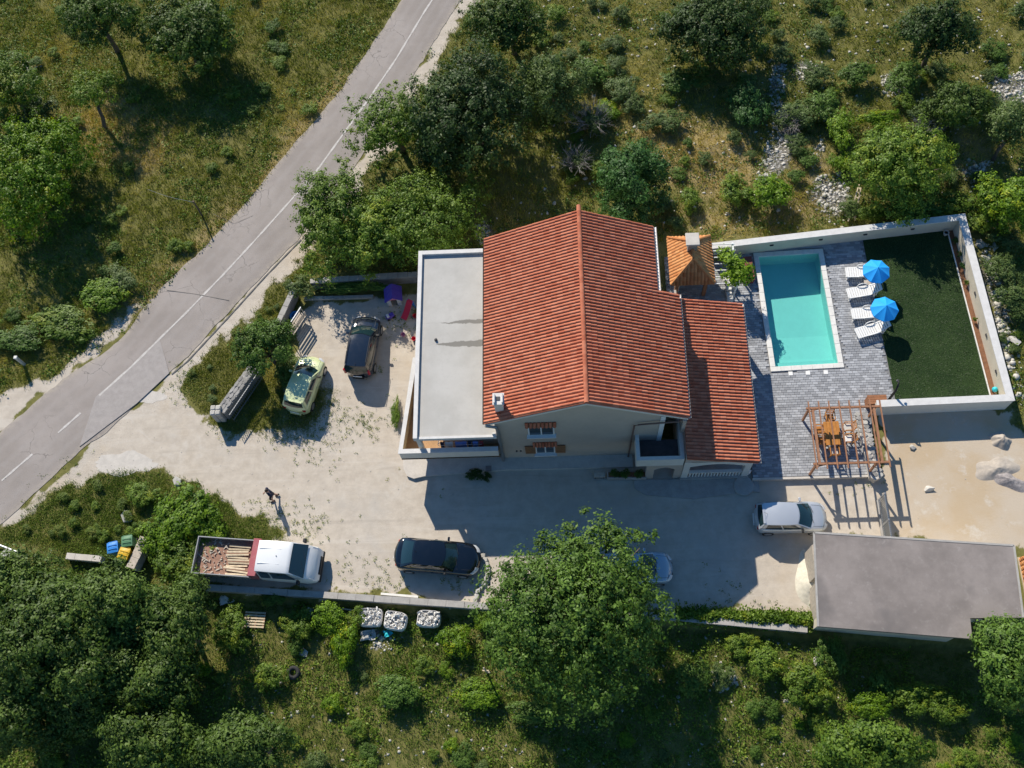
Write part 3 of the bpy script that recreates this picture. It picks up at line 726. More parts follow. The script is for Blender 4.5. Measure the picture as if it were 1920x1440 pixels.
# porch under the low roof
arch_wall(TX1+.07, 12.85, -6.02, -5.75, 2.78, .34, .40, 2.05).build('porch_arch', 'plaster_white', house)
pv = MB(); pv.add([(TX1+.07,-6.0,2.78),(12.85,-6.0,2.78),(12.85,-6.0,pz_(12.85)-.1),(TX1+.07,-6.0,pz_(TX1)-.1),(TX1+.07,-5.8,2.78),(12.85,-5.8,2.78),(12.85,-5.8,pz_(12.85)-.1),(TX1+.07,-5.8,pz_(TX1)-.1)],
                  [(0,1,2,3),(7,6,5,4),(3,2,6,7),(0,4,5,1),(1,5,6,2),(0,3,7,4)])
pv.build('porch_gable', 'plaster', house)
for y in (-2.9, .1, 2.9): MB().box(12.55, 12.85, y-.15, y+.15, 0, 2.75).build('porch_column', 'plaster_white', house)
MB().box(12.55, 12.85, -5.75, 3.05, 2.65, 2.86).build('porch_beam', 'plaster_white', house)
MB().box(9.2, 12.9, -6.1, 3.1, 0, .22).build('porch_floor', 'concrete', house)
MB().box(9.05, 9.24, -4.5, 3.1, 0, 5.0).build('porch_wall', 'plaster', house)
rail = MB().box(9.6, 12.5, -6.02, -5.86, .92, 1.02).build('balustrade_rail', 'plaster_white', house)
prof = [(.05,0),(.05,.06),(.03,.12),(.055,.28),(.03,.5),(.025,.58),(.05,.64),(.05,.70)]
for i in range(17):
    MB().lathe(prof, (9.72+i*.168, -5.94, .22), 8).build('baluster', 'white_stone', house)
MB().bar((12.85,-6.0,.62), (13.0,-5.9,.62), .06, .5).build('porch_gate', 'white_frame', house)
# paved skirt round the house foot
pl = MB(); pl.prism([(-5.0,-5.5),(-5.55,-5.62),(-5.95,-5.45),(-6.15,-5.05),(-6.2,-4.6),(-5.75,.9),(-5.6,6.3),(-4.75,6.3),(-4.75,-4.2),(-.62,-4.5),(6.68,-4.56),(6.68,-5.3),(-.3,-5.25)], 0, .16)
o = pl.build('house_skirt', 'pale_concrete'); tag(o, 'pale concrete skirt with rounded corner around the foot of the house', kind='structure')
o = MB().prism([(7.3,-6.9),(9.9,-7.2),(12.1,-6.95),(12.2,-6.75),(13.5,-6.9),(13.5,-6.15),(6.7,-6.0),(6.7,-6.5)], 0, .07).build('entrance_slab', 'concrete'); tag(o, 'grey concrete slab before the arched entrance', kind='structure')
o = MB().lathe([(.55,0),(.55,.13),(.5,.15)], tuple(g(1394,912)), 24).build('round_step', 'concrete'); tag(o, 'round concrete step at the porch corner', kind='structure')
q = g(916, 879, .1); o = MB().bbox(q.x-.17, q.x+.17, q.y-.17, q.y+.17, .0, .18).build('drain_cover', 'metal_grey'); tag(o, 'small square drain cover in the paving below the side terrace', 'drain cover')
# ------------------------------------------------------------------ pool terrace
DZ = .25
deck_poly = [(13.16,-6.15),(19.72,-6.15),(20.05,-2.6),(21.5,-1.95),(21.16,8.72),(13.55,8.35),(11.2,8.2),(9.3,7.9),(9.25,3.2),(13.16,3.2)]
hin = [pool_pt(a*(PLX/2-.06), b*(PLY/2-.06)) for a, b in ((-1,-1),(1,-1),(1,1),(-1,1))]
bm = bmesh.new()
def ring_faces(outer, inner, z):
    """deck slab with the pool opening, joined by triangulation"""
    vs = [bm.verts.new((p[0], p[1], z)) for p in outer]; es = [bm.edges.new((vs[i], vs[(i+1) % len(vs)])) for i in range(len(vs))]
    vi = [bm.verts.new((p[0], p[1], z)) for p in inner]; es += [bm.edges.new((vi[i], vi[(i+1) % len(vi)])) for i in range(len(vi))]
    bmesh.ops.triangle_fill(bm, use_beauty=True, edges=es)
    for a in range(len(vs)):
        p, q = outer[a], outer[(a+1) % len(outer)]
        f = [bm.verts.new((p[0], p[1], z)), bm.verts.new((q[0], q[1], z)), bm.verts.new((q[0], q[1], -.2)), bm.verts.new((p[0], p[1], -.2))]
        bm.faces.new(f)
ring_faces(deck_poly, hin, DZ-.035)
bmesh.ops.recalc_face_normals(bm, faces=bm.faces)
me = bpy.data.meshes.new('pool_deck'); bm.to_mesh(me); bm.free()
deck = struct('pool_deck', me, 'grout', 'grey paved terrace around the swimming pool')
PW, PH = .30, .15
pv = MB().bbox(0, PW-.012, 0, PH-.012, -.05, 0, .008); pav_me = pv.mesh('paver'); pav_me.materials.append(MATS['paver'])
half = MB().bbox(0, PW/2-.012, 0, PH-.012, -.05, 0, .008)
rr_ = random.Random(8); plc = []
outer_pool = [pool_pt(a*(PLX/2+.0), b*(PLY/2+.0)) for a, b in ((-1,-1),(1,-1),(1,1),(-1,1))]
yy = -6.12; row = 0
while yy < 8.75:
    xx = 9.28-(row % 3)*.1
    while xx < 21.6:
        cs = [(xx+.03,yy+.02),(xx+PW-.03,yy+.02),(xx+PW-.03,yy+PH-.02),(xx+.03,yy+PH-.02)]; X = np.array([c[0] for c in cs]); Y = np.array([c[1] for c in cs])
        if inpoly(X, Y, deck_poly).all() and not inpoly(X, Y, outer_pool).any() and not (xx < 13.16 and yy < 3.3):
            plc.append((xx, yy, DZ+rr_.uniform(-.004, .004), rr_.uniform(-.004, .004)))
        xx += PW
    yy += PH; row += 1
vis = sorted(plc, key=lambda p: (Vector((p[0], p[1], p[2]))-Vector(CAM)).length)
for p in vis[:300]:
    o = bpy.data.objects.new('paver', pav_me); COL.objects.link(o); o.parent = deck; o.location = p[:3]; o.rotation_euler = (p[3], p[3], 0)
pvv = np.array(pv.v); rest = vis[300:]
Vp = (pvv[None]+np.array([p[:3] for p in rest])[:, None]).reshape(-1, 3)
bmr = MB()
for p in rest: bmr.add(pvv+np.array(p[:3]), pv.f)
me = bmr.mesh('paver_rest'); at = me.attributes.new('rnd', 'FLOAT', 'POINT')
at.data.foreach_set('value', np.repeat(np.random.RandomState(4).rand(len(rest)), len(pvv)).astype(np.float32))
o = mo('paver', me, 'paver', deck); o['kind'] = 'stuff'
MB().box(13.14, 19.74, -6.27, -6.152, -.05, DZ+.01).build('deck_kerb', 'pale_concrete', deck)
# the pool itself
pool = thing('swimming_pool', 'rectangular swimming pool with white coping and turquoise water', 'pool', (POOLC.x, POOLC.y, DZ), POOLA)
a, b_ = PLX/2, PLY/2; wv = .30
bs = MB(); d = -1.05
def quad(m, *p): m.add(p, [(0,1,2,3)])
ai, bi = a-wv, b_-wv
quad(bs, (-ai,-bi,d+.35),(ai,-bi,d+.35),(ai,-bi+2.2,d+.1),(-ai,-bi+2.2,d+.1)); quad(bs, (-ai,-bi+2.2,d+.1),(ai,-bi+2.2,d+.1),(ai,bi,d),(-ai,bi,d))
for (p, q) in (((-ai,-bi),(ai,-bi)),((ai,-bi),(ai,bi)),((ai,bi),(-ai,bi)),((-ai,bi),(-ai,-bi))): quad(bs, (*p,-.02),(*q,-.02),(*q,d-.05),(*p,d-.05))
bs.build('basin', 'pool_liner', pool)
st = MB(); st.box(-ai+.002, ai-.002, -bi+.002, -bi+.40, d+.1, -.42); st.build('pool_step', 'pool_liner', pool)
rows = [[(-ai+2*ai*i/16, -bi+2*bi*j/30, -.13) for i in range(17)] for j in range(31)]
MB().grid(rows).build('water', 'pool_water', pool, True)
# coping slabs, each its own piece
def cope(x0, x1, y0, y1): MB().bbox(x0+.004, x1-.004, y0+.004, y1-.004, -.06, .035, .012).build('coping_slab', 'white_stone', pool)
ns = 12
for i in range(ns):
    y0 = -b_+wv+(2*b_-2*wv)*i/ns; y1 = -b_+wv+(2*b_-2*wv)*(i+1)/ns
    cope(-a, -a+wv, y0, y1); cope(a-wv, a, y0, y1)
for i in range(7):
    x0 = -a+2*a*i/7; cope(x0, x0+2*a/7, -b_, -b_+wv); cope(x0, x0+2*a/7, b_-wv, b_)
for i, px in enumerate((1482.5, 1515, 1548.5)):
    c = g(px, 700.5-i*1.2, DZ)
    o = MB().bbox(c.x-.12, c.x+.12, c.y-.12, c.y+.12, DZ-.03, DZ+.02, .008).build('skimmer_lid', 'white_plastic')
    tag(o, ['left', 'middle', 'right'][i]+' one of three small white square lids beside the near end of the pool', 'lid', 'white lids by the pool')
# lawn, kerb, bed
def flat(name, poly, z, mat, label):
    return struct(name, MB().prism(poly, -.1, z).mesh(name), mat, label)
flat('lawn', [(21.16,8.72),(26.16,8.95),(26.66,-2.2),(21.5,-2.3),(21.5,-1.95)], DZ+.004, 'turf', 'dark green lawn inside the white wall')
flat('planting_bed', [(26.22,8.95),(26.6,8.95),(27.1,-2.2),(26.72,-2.2)], DZ-.02, 'soil', 'narrow strip of brown soil along the wall')
kb = MB()
for i in range(11):
    p = Vector((26.19,8.9,0)).lerp(Vector((26.69,-2.1,0)), i/11); q = Vector((26.19,8.9,0)).lerp(Vector((26.69,-2.1,0)), (i+.985)/11)
    kb.bar((p.x,p.y,DZ+.0),(q.x,q.y,DZ+.0), .06, .12)
o = kb.build('lawn_edging', 'white_stone'); tag(o, 'white stone edging between lawn and soil strip', 'edging')
rng = np.random.RandomState(6); n = 16000; x = rng.uniform(21.2, 26.7, n); y = rng.uniform(-2.2, 8.9, n); ok = inpoly(x, y, [(21.22,8.7),(26.12,8.9),(26.62,-2.15),(21.55,-2.2)]); x, y = x[ok], y[ok]; n = len(x)
a = rng.rand(n)*6.283; h = rng.uniform(.02, .05, n); z0 = np.full(n, DZ); V = np.stack([np.stack([x-np.sin(a)*.02, y+np.cos(a)*.02, z0], -1), np.stack([x+np.sin(a)*.02, y-np.cos(a)*.02, z0], -1), np.stack([x+np.cos(a)*.06, y+np.sin(a)*.06, z0+h], -1)], 1).reshape(-1, 3)
o = mo('turf_blades', np_mesh('turf_blades', V, np.arange(n*3).reshape(n, 3), {'rnd': np.repeat(rng.rand(n), 3), 'clump': np.repeat(fbm(x, y, 1.6), 3)}), 'leaf_turf'); tag(o, 'short dark blades of the lawn inside the white wall', 'grass', None, 'stuff')
# white boundary wall
WZ = 1.37
bw = thing('boundary_wall', 'white rendered wall enclosing the lawn and pool', 'wall', (26.9, 9.2, 0), world=True)
nw, ne, se, sw = (11.9,8.02), (26.9,9.33), (27.42,-2.5), (20.12,-2.62); t = .34
inn_nw, inn_ne, inn_se, inn_sw = (11.9,7.70), (26.53,8.98), (27.06,-2.17), (20.12,-2.28)
MB().prism([inn_nw, inn_ne, ne, nw][::1], -.1, WZ-.05).build('wall_panel', 'cream_wall', bw)
MB().prism([inn_ne, inn_se, se, ne], -.1, WZ-.052).build('wall_panel', 'cream_wall', bw)
MB().prism([inn_sw, sw, se, inn_se], -.1, WZ-.054).build('wall_panel', 'plaster_white', bw)
e = .03
MB().prism([(11.88,7.67),(26.5,8.95),(26.56,9.365),(11.88,8.06)], WZ-.05, WZ).build('wall_cap', 'wall_cap', bw)
MB().prism([(26.5,8.95),(27.03,-2.14),(27.455,-2.53),(26.935,9.40),(26.56,9.365)], WZ-.052, WZ-.001).build('wall_cap', 'wall_cap', bw)
MB().prism([(20.08,-2.25),(20.08,-2.65),(27.44,-2.53),(27.03,-2.14)], WZ-.054, WZ-.002).build('wall_cap', 'wall_cap', bw)
def wall_light(c, n):
    m = MB(); c = Vector(c); n = Vector(n)
    s = n.cross(Vector((0,0,1)))
    for k, (r, h) in enumerate(((.09,.0),(.09,.05),(.05,.07))): pass
    m.bar(c-s*.11, c+s*.11, .06, .09, (0,0,1)); m.bar(c-s*.08+n*.03, c+s*.08+n*.03, .05, .05, (0,0,1))
    m.build('wall_light', 'dark_metal', bw)
for px, py in ((1446,453),(1538,442),(1621.5,434),(1710.5,425.5)):
    c = g(px, py, .95); t_ = (c.x-11.9)/(26.53-11.9); wall_light((c.x, 7.70+t_*1.28-.02, .95), (.087,-1,0))
for ty in (.42, .66, .86):
    wall_light((26.53+.53*ty-.02, 8.98-11.15*ty, .95), (-1,-.047,0))
# ------------------------------------------------------------------ sun loungers and parasols
def lounger():
    r = thing('sun_lounger', '', 'sun lounger')
    W = .66
    fr = MB(); fr.bar((-.95,-W/2+.03,.33),(.35,-W/2+.03,.33), .06, .07); fr.bar((-.95,W/2-.03,.33),(.35,W/2-.03,.33), .06, .07); fr.bar((-.93,-W/2,.33),(-.93,W/2,.33), .07, .07); fr.bar((.32,-W/2,.33),(.32,W/2,.33), .06, .07)
    fr.build('frame', 'white_plastic', r)
    for k in range(9): MB().bbox(-.88+k*.134, -.88+k*.134+.112, -W/2+.05, W/2-.05, .335, .365, .008).build('seat_slat', 'white_plastic', r)
    bk = MB(); A = Vector((.33,0,.36)); B = Vector((.90,0,.72))
    for s in (-1, 1): bk.bar(A+Vector((0,s*(W/2-.04),0)), B+Vector((0,s*(W/2-.09),0)), .06, .05)
    bk.bar(B+Vector((0,-W/2+.07,0)), B+Vector((0,W/2-.07,0)), .08, .05)
    b = bk.build('backrest', 'white_plastic', r)
    for k in range(5):
        p = A.lerp(B, (k+.25)/5.2); q = A.lerp(B, (k+.95)/5.2); wd = W-.14
        sub(b, 'slat', MB().add([(p.x,-wd/2,p.z+.01),(p.x,wd/2,p.z+.01),(q.x,wd/2,q.z+.01),(q.x,-wd/2,q.z+.01),(p.x,-wd/2,p.z-.015),(p.x,wd/2,p.z-.015),(q.x,wd/2,q.z-.015),(q.x,-wd/2,q.z-.015)], [(0,3,2,1),(4,5,6,7),(0,1,5,4),(1,2,6,5),(2,3,7,6),(3,0,4,7)]), 'white_plastic')
    for s in (-1, 1):
        MB().tube([(-.30,s*(W/2),.35),(-.22,s*(W/2+.05),.50),(.0,s*(W/2+.07),.55),(.22,s*(W/2+.05),.50),(.30,s*(W/2),.35)], .028, 6).build('armrest', 'white_plastic', r)
        for x in (-.82, .55): MB().bar((x,s*(W/2-.05),.33 if x < 0 else .42),(x+(.05 if x > 0 else -.04),s*(W/2-.02),0), .06, .07).build('leg', 'white_plastic', r)
    MB().bar((.72,-W/2+.08,.60),(.72,-W/2+.08,.04), .04, .04).bar((.72,W/2-.08,.60),(.72,W/2-.08,.04), .04, .04).build('back_support', 'white_plastic', r)
    return r
lg = lounger()
spots = [((1586,510),(1646,505),'white plastic sun lounger nearest the far wall, under the first blue parasol'), ((1589,550),(1644,538),'white plastic sun lounger between the two blue parasols'),
         ((1597,588),(1656,581),'white plastic sun lounger half under the second blue parasol'), ((1606,625),(1662,606),'white plastic sun lounger standing slightly askew, nearest the pergola')]
for i, (fp, hp, lab) in enumerate(spots):
    A = g(*fp, DZ+.38); B = g(*hp, DZ+.62); d = B-A; rz = math.atan2(d.y, d.x); c = (A+Vector((math.cos(rz), math.sin(rz), 0))*.96); c.z = DZ
    if i == 0: lg.location = c; lg.rotation_euler = (0,0,rz); tag(lg, lab, None, 'white sun loungers by the pool'); last = lg
    else: dup(lg, c, rz, lab, 'white sun loungers by the pool')
def parasol():
    r = thing('parasol', '', 'parasol'); R = .79
    MB().lathe([(.20,0),(.22,.02),(.22,.05),(.05,.08),(.03,.16)], (0,0,0), 16).build('base', 'white_plastic', r)
    MB().tube([(0,0,.05),(0,0,1.98)], .018, 8).build('pole', 'white_frame', r)
    for k in range(8):
        a0 = 2*math.pi*k/8+.25; a1 = a0+2*math.pi/8; rows = []
        for j in range(6):
            t = j/5; rr = R*t; row = []
            for i in range(5):
                s = i/4; a_ = a0+(a1-a0)*s; sag = 1-.075*math.sin(math.pi*s)*t; edge = math.cos(math.pi/8)/math.cos((s-.5)*math.pi/4)
                row.append((rr*edge*math.cos(a_), rr*edge*math.sin(a_), 1.95-.42*t**1.15-.03*math.sin(math.pi*s)*t))
            rows.append(row)
        m = MB().grid(rows)
        m.add([rows[-1][i] for i in range(5)]+[(p[0]*1.005, p[1]*1.005, p[2]-.07) for p in rows[-1]], [(i, i+1, i+6, i+5) for i in range(4)])
        m.build('canopy_panel', 'blue_canopy', r, angle=30)
        MB().bar((0.02*math.cos(a0), .02*math.sin(a0), 1.93), (R*math.cos(a0), R*math.sin(a0), 1.52), .012, .012).build('rib', 'white_frame', r)
    MB().lathe([(.02,0),(.025,.04),(.01,.08)], (0,0,1.94), 8).build('finial', 'blue_plastic', r)
    return r
pr = parasol(); c = g(1644.5, 506, DZ+1.68); pr.location = (c.x, c.y, DZ); tag(pr, 'blue eight panel parasol nearest the far white wall', None, 'blue parasols by the loungers')
c = g(1660, 577, DZ+1.68); dup(pr, (c.x, c.y, DZ), .35, 'blue eight panel parasol beside the dark lawn, nearer the pergola', 'blue parasols by the loungers')
c = g(1626, 530, DZ+.3)
o = thing('side_table', 'small brown round table between two sun loungers', 'table', (c.x, c.y, DZ))
MB().lathe([(.20,0),(.22,.015),(.22,.035),(.2,.04)], (0,0,.38), 16).build('table_top', 'grey_wood', o)
for k in range(3): MB().bar((.14*math.cos(k*2.1), .14*math.sin(k*2.1), .38), (.18*math.cos(k*2.1), .18*math.sin(k*2.1), 0), .03, .03).build('leg', 'grey_wood', o)
# pump box, ball, pot
def box_thing(name, label, cat, px, py, z, sx, sy, sz, mat, rz=0, lidmat=None, zb=0):
    c = g(px, py, z); r = thing(name, label, cat, (c.x, c.y, zb), rz)
    MB().bbox(-sx/2, sx/2, -sy/2, sy/2, 0, sz-.05, .012).build('body', mat, r)
    n = 4
    for k in range(n): MB().bbox(-sx/2-.02, sx/2+.02, -sy/2-.02+(sy+.04)*k/n+.003, -sy/2-.02+(sy+.04)*(k+1)/n-.003, sz-.05, sz, .006).build('lid_board', lidmat or mat, r)
    return r
box_thing('pump_box', 'dark red wooden box beside the pool under the vine', 'box', 1405, 503, .7, .42, 1.55, .48, 'red_box', rad(2), None, DZ)
box_thing('wooden_chest', 'brown wooden chest at the corner of the pergola', 'chest', 1645, 749, .95, 1.0, .5, .72, 'brown_box', 0, None, DZ)
c = g(1864.5, 731, .5); r = thing('ball_lamp', 'glossy blue glass ball on a short stem at the lawn corner', 'garden ball', (c.x, c.y, DZ-.02))
MB().lathe([(.0,-.16),(.08,-.14),(.14,-.07),(.16,0),(.14,.07),(.08,.14),(.0,.16)], (0,0,.34), 16).build('ball', 'turquoise_plastic', r, True); MB().tube([(0,0,0),(0,0,.2)], .04, 8).build('stem', 'dark_metal', r)
c = g(1773.5, 437.5, .4); r = thing('flower_pot', 'small pale clay pot in the shaded lawn corner', 'pot', (c.x, c.y, DZ)); MB().lathe([(.1,0),(.15,.22),(.17,.24),(.17,.28),(.13,.28),(.12,.2)], (0,0,0), 14).build('pot', 'pale_concrete', r); MB().lathe([(.12,.19),(.12,.2)], (0,0,0), 14).build('earth', 'soil', r)
# curved black outdoor shower
c = g(1664, 753, DZ); r = thing('solar_shower', 'curved black outdoor shower by the chest', 'shower', (c.x, c.y, DZ))
MB().tube([(0,0,0),(.0,0,.9),(.02,.03,1.5),(.05,.12,1.85),(.08,.28,2.05),(.08,.42,2.0)], [.075,.075,.07,.06,.045,.03], 10).build('column', 'black_rubber', r, True); MB().lathe([(.03,.05),(.09,0)], (.08,.43,1.95), 12).build('shower_head', 'dark_metal', r); MB().box(-.14,.14,-.14,.14,0,.03).build('foot', 'dark_metal', r)
# ------------------------------------------------------------------ pergola with dining set
pg = thing('pergola', 'open wooden pergola of brown beams above the dining table', 'pergola', (17.9, -4.45, DZ), world=True)
ZP = 2.05; x0, x1, y0, y1 = 16.24, 19.84, -6.04, -2.88
for (x, y, zb) in ((x0,y0,DZ),(x0,y1,DZ),(x1-.45,y0,.55),(x1-.05,y1,.55)): MB().bar((x,y,zb),(x,y,ZP-.06), .11, .11).build('post', 'pergola_wood', pg)
for y in (y0, y1): MB().bar((x0-.18,y,ZP),(x1+.18,y,ZP), .10, .13).build('beam', 'pergola_wood', pg)
for x in (x0+.16, x1-.18): MB().bar((x,y0,ZP-.02),(x,y1,ZP-.02), .12, .12).build('beam', 'pergola_wood', pg)
for i in range(8):
    x = x0-.05+i*(x1-x0+.2)/7; MB().bar((x,y0-.32,ZP+.105),(x,y1+.36,ZP+.105), .06, .09).build('rafter', 'pergola_wood', pg)
for (x, y, sx) in ((x0,y0,1),(x0,y1,1)): MB().bar((x,y,ZP-.55),(x+.55*sx,y,ZP-.05), .06, .06).build('brace', 'pergola_wood', pg)
c = g(1561, 812, DZ+.75); rzT = rad(1)
tb = thing('dining_table', 'varnished orange wooden dining table under the pergola', 'table', (c.x, c.y, DZ), rzT)
for k in range(5): MB().bbox(-.42+k*.17, -.42+k*.17+.162, -.68, .68, .71, .75, .008).build('table_board', 'table_wood', tb)
for sx in (-1, 1):
    for sy in (-1, 1): MB().bar((sx*.36,sy*.58,0),(sx*.36,sy*.58,.71), .07, .07).build('leg', 'table_wood', tb)
MB().box(-.36,.36,-.6,-.56,.62,.71).box(-.36,.36,.56,.6,.62,.71).build('apron', 'table_wood', tb)
def chair():
    r = thing('garden_chair', '', 'chair')
    for k in range(4): MB().bbox(-.22, .22, -.22+k*.11, -.22+k*.11+.10, .42, .45, .006).build('seat_board', 'table_wood', r)
    for sx in (-1, 1):
        for sy in (-1, 1): MB().bar((sx*.21,sy*.2,0),(sx*.21,sy*.2,.42 if sx < 0 else .42), .045, .045).build('leg', 'table_wood', r)
    bk = MB(); bk.bar((-.24,-.2,.4),(-.34,-.2,.95), .045, .045); bk.bar((-.24,.2,.4),(-.34,.2,.95), .045, .045); b = bk.build('backrest', 'table_wood', r)
    for k in range(3): sub(b, 'slat', MB().bar((-.27-.03*k,-.2,.56+.16*k),(-.27-.03*k,.2,.56+.16*k), .025, .09), 'table_wood')
    for s in (-1, 1): MB().bar((-.28,s*.24,.64),(.18,s*.24,.64), .05, .03).bar((.17,s*.24,.42),(.17,s*.24,.64), .04, .04).build('armrest', 'table_wood', r)
    return r
chr_ = chair(); cs = [((1590,801),180,'wooden garden chair on the right of the dining table, farther from the house front'), ((1592,823),180,'wooden garden chair on the right of the dining table, nearer the yard'),
       ((1537,806),0,'wooden garden chair on the left of the dining table, nearer the pool'), ((1541,826),0,'wooden garden chair on the left of the dining table, nearer the house drive'), ((1564,846),90,'wooden garden chair with a grey cushion at the near end of the dining table'), ((1556,783),-90,'wooden garden chair at the pool end of the dining table')]
for i, (p, a_, lab) in enumerate(cs):
    c = g(*p, DZ+.45); c.z = DZ
    if i == 0: chr_.location = c; chr_.rotation_euler = (0,0,rad(a_)); tag(chr_, lab, None, 'chairs round the pergola table')
    else: dup(chr_, c, rad(a_), lab, 'chairs round the pergola table')
c = g(1564, 846, DZ+.5); o = MB().bbox(c.x-.2, c.x+.2, c.y-.2, c.y+.2, DZ+.452, DZ+.51, .02).build('seat_cushion', 'sack'); tag(o, 'grey cushion on the chair at the near end of the table', 'cushion')
for i, p in enumerate(((1590,801),(1592,823))):
    c = g(*p, DZ+.5); o = MB().bbox(c.x-.2, c.x+.19, c.y-.2, c.y+.2, DZ+.452, DZ+.50, .02).build('seat_cushion', 'white_cloth' if i else 'sack'); tag(o, ['pale cushion on the right hand chair farther from the yard', 'pale cushion on the right hand chair nearer the yard'][i], 'cushion')
# stone planter wall along the pergola
pw = thing('planter_wall', 'low pale stone planter wall under the right side of the pergola', 'planter', (19.55,-4.4,0), world=True)
pwA = [(19.10,-2.75),(19.55,-2.62),(20.02,-6.35),(19.62,-6.55),(19.35,-6.35)]
MB().prism(pwA, 0, .52).build('core', 'pale_concrete', pw)
rs = random.Random(3)
for i in range(15):
    t0 = i/15; xa = 19.32+.42*t0; ya = -2.72-3.75*t0
    for j in range(2):
        cx = xa-.1+j*.3+rs.uniform(-.03,.03); cy = ya+rs.uniform(-.03,.03); m = MB(); n = 7
        poly = [(cx+.17*(1+rs.uniform(-.15,.15))*math.cos(2*math.pi*k/n), cy+.125*(1+rs.uniform(-.15,.15))*math.sin(2*math.pi*k/n)) for k in range(n)]
        m.prism(poly, .48, .53+rs.uniform(0,.05)).build('stone', 'stone' if (i+j) % 3 else 'limestone', pw)
# slatted metal fence by the pergola, leaning slightly
mf = thing('metal_fence', 'galvanised metal fence panel standing between yard and sandy plot', 'fence', (19.9,-8.0,0), world=True)
A = g(1659, 925, 1.35); B = g(1671, 1003, 1.35); A = Vector((A.x, A.y, 0)); B = Vector((B.x, B.y-.6, 0)); d = (B-A)
for t in (0,.5,1): p = A+d*t; MB().bar((p.x,p.y,0),(p.x,p.y,1.4), .06, .06).build('post', 'galvanised', mf)
for z in (.25, 1.3): MB().bar((A.x,A.y,z),(B.x,B.y,z), .05, .05).build('rail', 'galvanised', mf)
for k in range(26):
    p = A+d*((k+.5)/26); MB().bar((p.x,p.y,.12),(p.x,p.y,1.38), .02, .07, (1,0,0)).build('slat', 'galvanised', mf)
o = MB().prism([(A.x-.12,A.y),(A.x+.12,A.y),(B.x+.12,B.y),(B.x-.12,B.y)], -.05, .1).build('fence_footing', 'concrete'); tag(o, 'concrete strip under the metal fence', 'footing')
# ------------------------------------------------------------------ barbecue hut
hut = thing('barbecue_hut', 'small barbecue hut with orange hipped tile roof and stone chimney', 'hut', (10.55, 6.4, DZ), world=True)
hx0, hx1, hy0, hy1, hz, hr = 9.33, 11.78, 4.86, 8.0, 2.3, 3.5
rx, ry0, ry1 = (hx0+hx1)/2, 5.85, 6.95
hw = MB(); hw.box(9.7, 9.95, 5.4, 7.75, 0, 2.3); hw.box(9.95, 11.45, 7.5, 7.75, 0, 2.3); hw.build('wall', 'plaster_white', hut)
MB().box(9.95, 11.45, 6.7, 7.5, 0, 1.0).build('hearth', 'stone', hut)
for x in (9.75, 11.4): MB().box(x-.1, x+.1, 5.15, 5.35, 0, 2.3).build('post', 'pergola_wood', hut)
R0 = (rx, ry0, hr); R1 = (rx, ry1, hr); c00, c10, c11, c01 = (hx0,hy0,hz), (hx1,hy0,hz), (hx1,hy1,hz), (hx0,hy1,hz)
rm = MB(); dn = lambda p: (p[0], p[1], p[2]-.08)
for face in ((c00, c10, R0), (c10, c11, R1, R0), (c11, c01, R1), (c01, c00, R0, R1)):
    n = len(face); rm.add(list(face)+[dn(p) for p in face], [tuple(range(n)), tuple(range(2*n-1, n-1, -1))]+[(k,k+n,(k+1)%n+n,(k+1)%n) for k in range(n)])
hroof = rm.build('roof', 'orange_tile', hut)
htm = tile_mesh(.2, .27, .036, .026, .04)
def hip_tiles(eL, eR, top, down):
    """tiles on one hip face: eave corners eL,eR (left to right seen from outside), polygon clipped with bisect"""
    eL, eR = Vector(eL), Vector(eR); poly = [Vector(p) for p in top]
    ex = (eR-eL).normalized(); nrm = ex.cross(poly[0]-eL).normalized()
    if nrm.z < 0: nrm = -nrm
    up = nrm.cross(ex).normalized()
    if up.z < 0: up = -up
    H = max((p-eL).dot(up) for p in poly); W = (eR-eL).length; nr = max(1, round(H/.27)); nc = round(W/.2)
    F2 = [eL, eR]+poly; cen = sum(F2, Vector())/len(F2); out = []
    edges = [(F2[i], F2[(i+1) % len(F2)]) for i in range(1, len(F2))]
    for r in range(nr):
        for c in range(nc):
            o = eL+ex*(c*W/nc)+up*((r+1)*H/nr); m = frame(o+nrm*.006, -up, ex) @ Matrix.Diagonal((H/nr/.27, W/nc/.2, 1, 1))
            pts = [m @ Vector(v) for v in htm.v]; keep = True; cut = []
            for a, b in edges:
                pn = (b-a).normalized().cross(nrm); 
                if (cen-a).dot(pn) < 0: pn = -pn
                ds = [(p-a).dot(pn) for p in pts]
                if max(ds) < .03: keep = False; break
                if min(ds) < 0: cut.append((a, pn))
            if not keep: continue
            bm = bmesh.new(); vs = [bm.verts.new(p) for p in pts]
            for f in htm.f: bm.faces.new([vs[i] for i in f])
            for a, pn in cut: bmesh.ops.bisect_plane(bm, geom=bm.verts[:]+bm.edges[:]+bm.faces[:], plane_co=a, plane_no=-pn, clear_outer=True)
            if bm.faces:
                me = bpy.data.meshes.new('tile'); bm.to_mesh(me); me.materials.append(MATS['orange_tile'])
                ob = bpy.data.objects.new('tile', me); COL.objects.link(ob); ob.parent = hroof
            bm.free()
hip_tiles(c00, c10, [R0], 0); hip_tiles(c10, c11, [R1, R0], 0); hip_tiles(c11, c01, [R1], 0); hip_tiles(c01, c00, [R0, R1], 0)
for (p, q) in ((c00,R0),(c10,R0),(c11,R1),(c01,R1),(R0,R1)):
    sub(hroof, 'ridge_tile', MB().tube([Vector(p)+Vector((0,0,.03)), Vector(q)+Vector((0,0,.05))], .085, 8), 'orange_tile')
chh = MB().box(10.26, 10.76, 6.42, 6.90, 2.6, 4.1).build('chimney', 'stone', hut)
